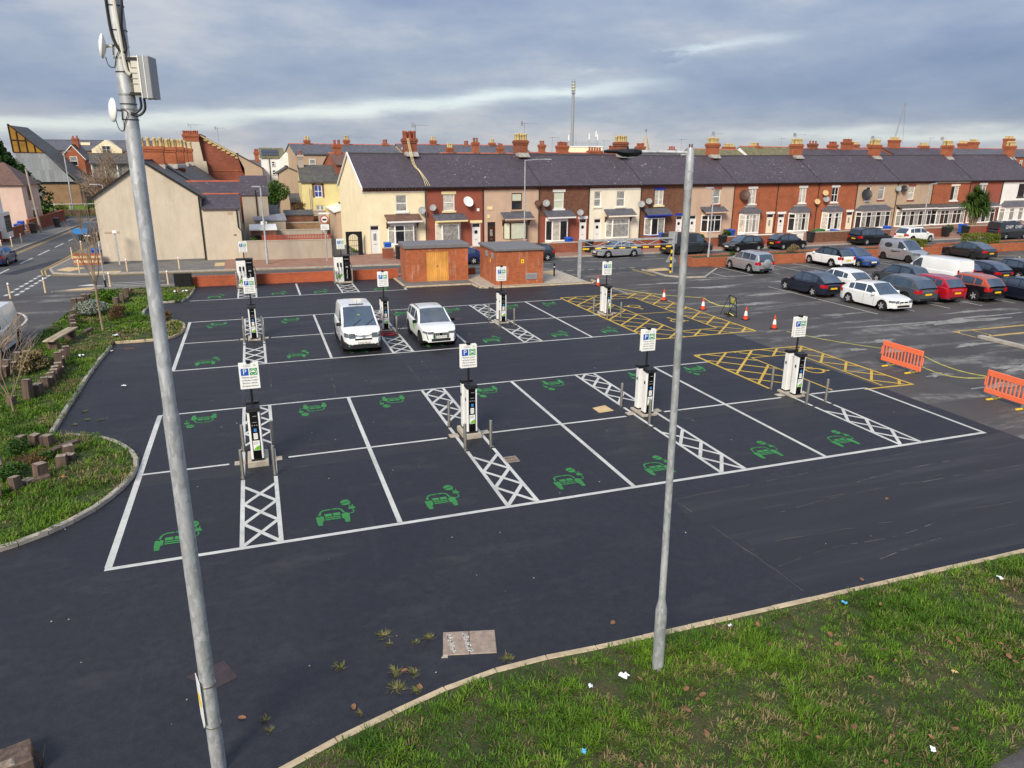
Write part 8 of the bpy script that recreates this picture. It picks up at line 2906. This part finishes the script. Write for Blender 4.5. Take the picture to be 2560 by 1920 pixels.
# ---- timber posts round the planting beds
post_meshes = []
for k in range(5):
    rs = random.Random(k)
    w, d, h = rs.uniform(.10, .14), rs.uniform(.09, .13), rs.uniform(.34, .52)
    m = MB()
    m.hexa(((-w, -d, -.1), (w, -d, -.1), (w, d, -.1), (-w, d, -.1)), ((-w * .97, -d, h), (w, -d * .96, h - rs.uniform(0, .03)), (w * .98, d, h - rs.uniform(0, .04)), (-w, d * .97, h)))
    m.add([(-w * .9, -d * .9, h + .003), (w * .92, -d * .9, h + .002), (w * .92, d * .92, h + .002), (-w * .92, d * .92, h + .003)], ((0, 1, 2, 3),), 1)
    post_meshes.append(m.mesh("timber_post", ["sleeper", "sleeper_end"]))


def bed(points, spacing, label, closed=False, hs=1.0, skip=0.12):
    pts = smooth_line(points + (points[:1] if closed else []), 5)
    for c, a, L in chain(pts, spacing):
        if random.random() < skip:
            continue
        o = link("timber_post", random.choice(post_meshes), None, (c.x + random.uniform(-.05, .05), c.y + random.uniform(-.05, .05), .06), a + random.uniform(-.25, .25))
        o.rotation_euler = (random.uniform(-.08, .08), random.uniform(-.08, .08), a + random.uniform(-.3, .3))
        o.scale = (1, 1, hs * random.uniform(.45, 1.45))
        tag(o, label, "timber post", label)


bed([(-5.0, 23.2), (-5.5, 25.5), (-5.85, 28.0), (-6.0, 29.8), (-5.85, 32.5), (-5.6, 34.4)], .45, "weathered timber posts edging the street side of the farthest planting bed", skip=.1)
bed([(-4.15, 34.2), (-4.0, 31.6), (-4.15, 29.2)], .40, "weathered timber posts edging the inner side of the farthest planting bed", skip=.05)
bed([(-4.4, 18.4), (-4.2, 16.8), (-4.05, 15.2), (-4.1, 13.6), (-4.35, 12.4), (-4.9, 11.6)], .36, "weathered timber posts edging the middle planting bed towards the car park", hs=1.15, skip=.08)
bed([(-5.9, 14.2), (-5.95, 16.6), (-5.7, 19.0)], .5, "weathered timber posts edging the middle planting bed towards the street", skip=.15)
bed([(-3.55, 8.0), (-2.95, 7.75), (-2.4, 7.45), (-2.0, 6.95), (-1.92, 6.3), (-2.05, 5.6), (-2.35, 5.0), (-2.75, 4.5), (-3.4, 4.1)], .40, "weathered timber posts edging the nearest planting bed", hs=.75, skip=.22)
for x, y, r_, lb in ((-2.2, 7.2, .9, "timber sleeper lying flat at the edge of the nearest planting bed"), (-2.45, 4.85, .5, "dark timber sleeper lying flat below the nearest planting bed"), (-4.4, 22.9, 1.4, "timber sleeper lying flat at the foot of the slim sapling")):
    o = MB().bev(-.42, .42, -.11, .11, 0, .14, .012).obj("timber_sleeper", "sleeper", None, None, (x, y, .09), r_)
    tag(o, lb, "sleeper")
t = thing("bench", "rustic bench of pale planks on timber stacks on the verge", "bench", (-5.2, 19.45, .08), radians(-9))
for k in range(2):
    MB().bev(-.22 + k * .23, -.01 + k * .23, 0, 2.65, .42, .48, .008).obj("seat_plank", "bench_board", t)
for y in (.25, 2.1):
    for j in range(3):
        MB().bev(-.2, .2, y, y + .24, j * .14, j * .14 + .138, .008).obj("leg_block", "sleeper", t)
t = thing("sleeper_stack", "stack of weathered timber sleepers in the bottom left corner", "sleeper stack", (-.33, -5.2, 0), .3)
for k in range(3):
    MB().bev(-.45 + k * .04, .25, -.30 + k * .20, -.11 + k * .20, 0, .30 - .05 * k, .015).obj("sleeper", "sleeper", t)
MB().hexa(((-.4, -.28, .301), (.05, -.28, .301), (.05, -.13, .301), (-.4, -.13, .301)), ((-.36, -.26, .33), (.0, -.25, .33), (.02, -.16, .33), (-.38, -.15, .33))).obj("split_top", "sleeper_end", t)
t = thing("dead_weeds", "dry brown weed stalks beside the timber sleepers in the corner", "weeds", (.02, -5.25, 0))
for k in range(7):
    a = random.random() * 6.28
    MB().tube([(0, 0, 0), (cos(a) * .08, sin(a) * .08, .2), (cos(a) * .18, sin(a) * .14, random.uniform(.3, .5))], [.006, .004, .002], 4).obj("stalk", "leaf_brown", t)

# ---- plants in the beds
shrub(-4.95, 27.6, .08, (.8, 1.6, .42), 2600, .12, "leaf_silver", "silvery grey shrub in the farthest planting bed")
shrub(-3.7, 25.9, .08, (.55, .9, .38), 1300, .11, "leaf_brown", "russet brown shrub beside the slim sapling")
shrub(-5.0, 31.5, .08, (.7, 1.6, .30), 1300, .14, "grass_b", "loose green ground shrub at the far end of the farthest bed")
shrub(-1.3, 24.8, .08, (.55, .7, .30), 900, .11, "leaf_brown", "brownish shrub on the verge nose by the far lane")
shrub(-5.05, 16.6, .08, (.55, 1.5, .36), 1800, .14, "grass_dry", "pale tufted grass shrub in the middle planting bed")
shrub(-3.0, 5.35, .08, (.42, .42, .22), 1500, .07, "leaf_bush", "bright green leafy shrub nearest the camera in the near bed")
shrub(-3.35, 7.2, .08, (.34, .34, .24), 1000, .07, "leaf_bush", "bright green leafy shrub by the sapling trunk")
shrub(-2.5, 6.5, .08, (.18, .2, .16), 350, .06, "leaf_bush", "small green shrub among the timber posts")
shrub(-2.85, 6.55, .06, (.5, .6, .12), 1500, .06, "leaf_brown", "twiggy brown ground cover in the nearest bed")

# ================================================================== GRASS
def in_poly(px, py, poly):
    inside = np.zeros(len(px), bool)
    n = len(poly)
    for i in range(n):
        x1, y1 = poly[i]
        x2, y2 = poly[(i + 1) % n]
        c = ((y1 > py) != (y2 > py)) & (px < (x2 - x1) * (py - y1) / (y2 - y1 + 1e-12) + x1)
        inside ^= c
    return inside


def vnoise(x, y, s_, seed):
    r = np.random.default_rng(seed)
    g_ = r.random((64, 64))
    fx, fy = (x * s_) % 63, (y * s_) % 63
    i, j = fx.astype(int), fy.astype(int)
    u_, v_ = fx - i, fy - j
    u_, v_ = u_ * u_ * (3 - 2 * u_), v_ * v_ * (3 - 2 * v_)
    return g_[i, j] * (1 - u_) * (1 - v_) + g_[(i + 1) % 64, j] * u_ * (1 - v_) + g_[i, (j + 1) % 64] * (1 - u_) * v_ + g_[(i + 1) % 64, (j + 1) % 64] * u_ * v_


def grass(name, label, poly, box, n_tuft, blades, L, w, z0, mats, dry, spread=.09, exclude=()):
    x = rng.uniform(box[0], box[1], n_tuft * 3)
    y = rng.uniform(box[2], box[3], n_tuft * 3)
    ok = in_poly(x, y, poly)
    for ex in exclude:
        ok &= ~in_poly(x, y, ex)
    x, y = x[ok][:n_tuft], y[ok][:n_tuft]
    d = np.clip(dry(x, y), 0, 1)
    lush = vnoise(x, y, 1.1, 5)
    keep = rng.random(len(x)) < .22 + 1.0 * lush
    x, y, d, lush = x[keep], y[keep], d[keep], lush[keep]
    nt = len(x)
    cls = np.where(rng.random(nt) < d, 2, np.where(vnoise(x, y, 1.7, 9) + rng.normal(0, .15, nt) > .52, 0, 1))
    X, Y, C_, LU = [np.repeat(a, blades) for a in (x, y, cls, lush)]
    nb = len(X)
    ang = rng.random(nb) * 2 * pi
    el = rng.uniform(.25, 1.25, nb)
    LL = L * rng.uniform(.45, 1.2, nb) * (.45 + .9 * LU)
    ca, sa = np.cos(ang), np.sin(ang)
    ro = rng.random(nb) ** .5 * spread
    bx, by = X + ca * ro, Y + sa * ro
    hx, hz_ = np.cos(el), np.sin(el)
    mid = np.stack([bx + ca * hx * LL * .5, by + sa * hx * LL * .5, z0 + hz_ * LL * .62], 1)
    tip = np.stack([bx + ca * hx * LL * 1.05, by + sa * hx * LL * 1.05, z0 + hz_ * LL * .78], 1)
    sd = np.stack([-sa, ca, np.zeros(nb)], 1) * (w * rng.uniform(.6, 1.3, nb))[:, None]
    base = np.stack([bx, by, np.full(nb, z0 - .01)], 1)
    v = np.stack([base - sd * .5, base + sd * .5, mid + sd * .5, mid - sd * .5, tip + sd * .08, tip - sd * .08], 1).reshape(-1, 3)
    o = np.arange(nb)[:, None] * 6
    q = np.concatenate([o + np.array([[0, 1, 2, 3]]), o + np.array([[3, 2, 4, 5]])], 1).reshape(-1, 4)
    return kind(link(name, np_mesh(name, v, q, mats, np.repeat(C_, 2))), "stuff", label)


PATH = [(11.0, -9.7), (12.1, -9.5), (13.3, -9.37), (16, -9.35), (23, -9.4), (23, -14), (11.0, -14)]
SHOULD = [(x, y - .16) for x, y in FG] + [(40, -30), (0.2, -30)]
dry_fg = lambda x, y: .04 + .42 * np.clip((-6.8 - y) / 2.6, 0, 1) * np.clip(vnoise(x, y, .8, 3) * 1.6 - .1, 0, 1) + .25 * np.clip((x - 14) / 4, 0, 1) * vnoise(x, y, .9, 4) + .22 * (vnoise(x, y, 1.4, 21) > .72)
grass("bank_grass", "rough green grass and weeds on the bank in the right foreground", SHOULD, (2.6, 20.5, -10.4, -5.4), 6000, 17, .15, .012, .05, ["grass_a", "grass_b", "grass_dry"], dry_fg, .10, [PATH])
grass("bank_turf", "short mossy turf between the tufts on the bank", SHOULD, (2.6, 20.5, -10.4, -5.4), 9000, 8, .075, .010, .05, ["grass_b", "grass_b", "grass_dry"], lambda x, y: dry_fg(x, y) * .8 + .08, .10, [PATH])
VG = [(x, y) for x, y in VERGE_POLY]
dry_v = lambda x, y: .06 + .5 * (vnoise(x, y, .5, 6) > .62) + .55 * np.exp(-((x + 1.2) ** 2 + (y - 5.2) ** 2) / .9)
grass("verge_grass", "green grass on the verge with the planting beds", VG, (-6.4, 0, -.3, 20.5), 9000, 9, .16, .016, .085, ["grass_a", "grass_b", "grass_dry"], dry_v, .12)
grass("far_verge_grass", "green grass on the far end of the verge by the street cabinet", VG, (-6.4, 0, 20.5, 35.2), 4600, 9, .17, .026, .085, ["grass_a", "grass_b", "grass_dry"], dry_v, .14)
lane_poly = [(11.4, 49), (12.3, 49), (12.8, 79), (11.9, 79)]
grass("lane_grass", "grass strip along the back lane", lane_poly, (11, 13, 49, 79), 900, 9, .22, .05, .09, ["grass_a", "grass_b", "grass_dry"], lambda x, y: x * 0 + .15, .2)

# tufts torn loose on the tarmac
m = []
for x, y, s_ in [(4.92, -3.92, 1.2), (4.98, -4.18, .7), (5.41, -4.3, .6), (5.65, -4.24, 1), (4.09, -4.51, 1.1), (4.93, -4.92, 1.2), (5.22, -5.06, 1.1), (4.89, -5.31, 1.4), (5.15, -5.47, .9), (6.76, -5.21, 1.1), (2.91, -5.34, .7), (2.97, -5.58, .6), (4.27, -5.67, .6), (-2.37, 10.8, .9), (-2.14, 9.88, 1), (-1.71, 9.74, .9), (-2.41, 9.51, .8)]:
    n = int(60 * s_)
    a = rng.random(n) * 2 * pi
    r = rng.random(n) * .10 * s_
    L = rng.uniform(.02, .075, n) * s_
    b0 = np.stack([x + np.cos(a) * r, y + np.sin(a) * r, np.full(n, .008)], 1)
    b1 = b0 + np.stack([np.cos(a + .5) * L, np.sin(a + .5) * L, rng.uniform(.005, .05, n)], 1)
    sd = np.stack([-np.sin(a + .5), np.cos(a + .5), np.zeros(n)], 1) * .006
    m.append(np.stack([b0 - sd, b0 + sd, b1 + sd * .2, b1 - sd * .2], 1).reshape(-1, 3))
v = np.concatenate(m)
kind(link("loose_grass", np_mesh("loose_grass", v, np.arange(len(v)).reshape(-1, 4), ["leaf_lime", "grass_dry"], rng.integers(0, 2, len(v) // 4))), "stuff", "torn tufts of grass lying on the tarmac")

# fallen leaves and litter
leaf_meshes = []
for k in range(4):
    rs = random.Random(40 + k)
    pts = [(rs.uniform(.75, 1.15) * .055 * cos(a) * 1.3, rs.uniform(.75, 1.15) * .045 * sin(a), rs.uniform(0, .022)) for a in np.linspace(0, 2 * pi, 10)[:-1]]
    mm = MB()
    mm.add([(0, 0, .006)] + pts, [(0, i + 1, (i + 1) % 9 + 1) for i in range(9)])
    leaf_meshes.append(mm.mesh("fallen_leaf", "leaf_dead"))
LEAF = [(13.9, -6.85), (11.92, -6.57), (9.88, -6.29), (11.0, -7.38), (12.07, -7.66), (9.14, -6.92), (8.05, -7.18), (12.57, -8.79), (12.39, -8.91), (10.29, -8.28), (9.45, -8.41), (11.77, -9.17)]
for k in range(60):
    LEAF.append((random.uniform(6.5, 18.5), random.uniform(-9.2, -5.9)))
for x, y in LEAF:
    if not in_poly(np.array([x]), np.array([y]), SHOULD)[0]:
        continue
    o = link("fallen_leaf", random.choice(leaf_meshes), None, (x, y, .13), random.random() * 6.28)
    o.rotation_euler = (random.uniform(-.4, .4), random.uniform(-.4, .4), random.random() * 6.28)
    o.scale = (random.uniform(.4, .95),) * 3
    tag(o, "brown fallen leaf lying on the grass bank", "leaf", "fallen leaves on the grass bank")
for x, y in [(14.25, -5.25), (5.1, -4.95), (4.2, -5.5), (17.6, -2.6), (5.25, -5.4), (2.6, -5.2), (8.9, -4.9)]:
    o = link("fallen_leaf", random.choice(leaf_meshes), None, (x, y, .008), random.random() * 6.28)
    tag(o, "brown fallen leaf lying on the bare tarmac", "leaf", "fallen leaves on the tarmac")


def scrap(x, y, z, s_, material, label, seed):
    rs = random.Random(seed)
    s_ *= .62
    mm = MB()
    n = 4
    P_ = [[(s_ * (i / n - .5) + rs.uniform(-.01, .01), s_ * .7 * (j / n - .5) + rs.uniform(-.01, .01), rs.uniform(0, s_ * .35)) for j in range(n + 1)] for i in range(n + 1)]
    for i in range(n):
        for j in range(n):
            mm.quad(P_[i][j], P_[i + 1][j], P_[i + 1][j + 1], P_[i][j + 1])
    o = mm.obj("litter", material, None, None, (x, y, z), rs.random() * 3)
    tag(o, label, "litter", "scraps of litter")


scrap(13.16, -5.91, .14, .17, "litter_blue", "crumpled pale blue wrapper in the grass near the kerb", 1)
scrap(16.7, -6.25, .14, .20, "litter_white", "crumpled white wrapper in the grass at the right edge", 2)
scrap(10.75, -5.8, .13, .12, "litter_white", "small white scrap in the grass near the kerb right of the lamp column", 3)
scrap(8.35, -6.35, .13, .24, "litter_white", "crumpled clear plastic beside the foot of the right lamp column", 4)
scrap(7.75, -6.4, .13, .14, "litter_white", "white scrap in the grass left of the right lamp column", 5)
scrap(7.1, -7.55, .13, .13, "litter_blue", "small blue wrapper near the bottom of the grass bank", 6)
scrap(11.75, -9.1, .13, .13, "litter_white", "white ring-shaped scrap at the bottom of the grass bank", 7)
scrap(13.45, -8.0, .13, .14, "tactile", "cream stick-like scrap in the middle of the grass bank", 8)
scrap(-3.0, 21.4, .16, .5, "litter_white", "white plastic scrap on the verge below the slim sapling", 9)
scrap(-3.72, 17.9, .16, .5, "litter_white", "white plastic scrap on the verge beyond the bench", 10)
scrap(-2.82, 19.0, .02, .25, "litter_white", "white scrap on the tarmac by the verge kerb", 11)
scrap(-5.5, 22.4, .16, .35, "sign_yellow", "yellow scrap behind the bench on the verge", 12)
scrap(-1.56, 13.4, .02, .25, "litter_white", "white strip lying in the lane beside the bay lines", 13)
scrap(-1.45, 32.7, .16, .5, "litter_white", "white litter on the grass before the street cabinet, left one", 14)
scrap(-.9, 32.7, .16, .45, "litter_white", "white litter on the grass before the street cabinet, right one", 15)
scrap(-1.77, 4.9, .16, .14, "orange_plastic", "pinkish scrap beside the nearest planting bed", 16)

for o in bpy.data.objects:
    if o.name.split(".")[0] in ("lettering", "side_lettering", "plate_lettering", "letter_panel"):
        o["kind"] = "stuff"
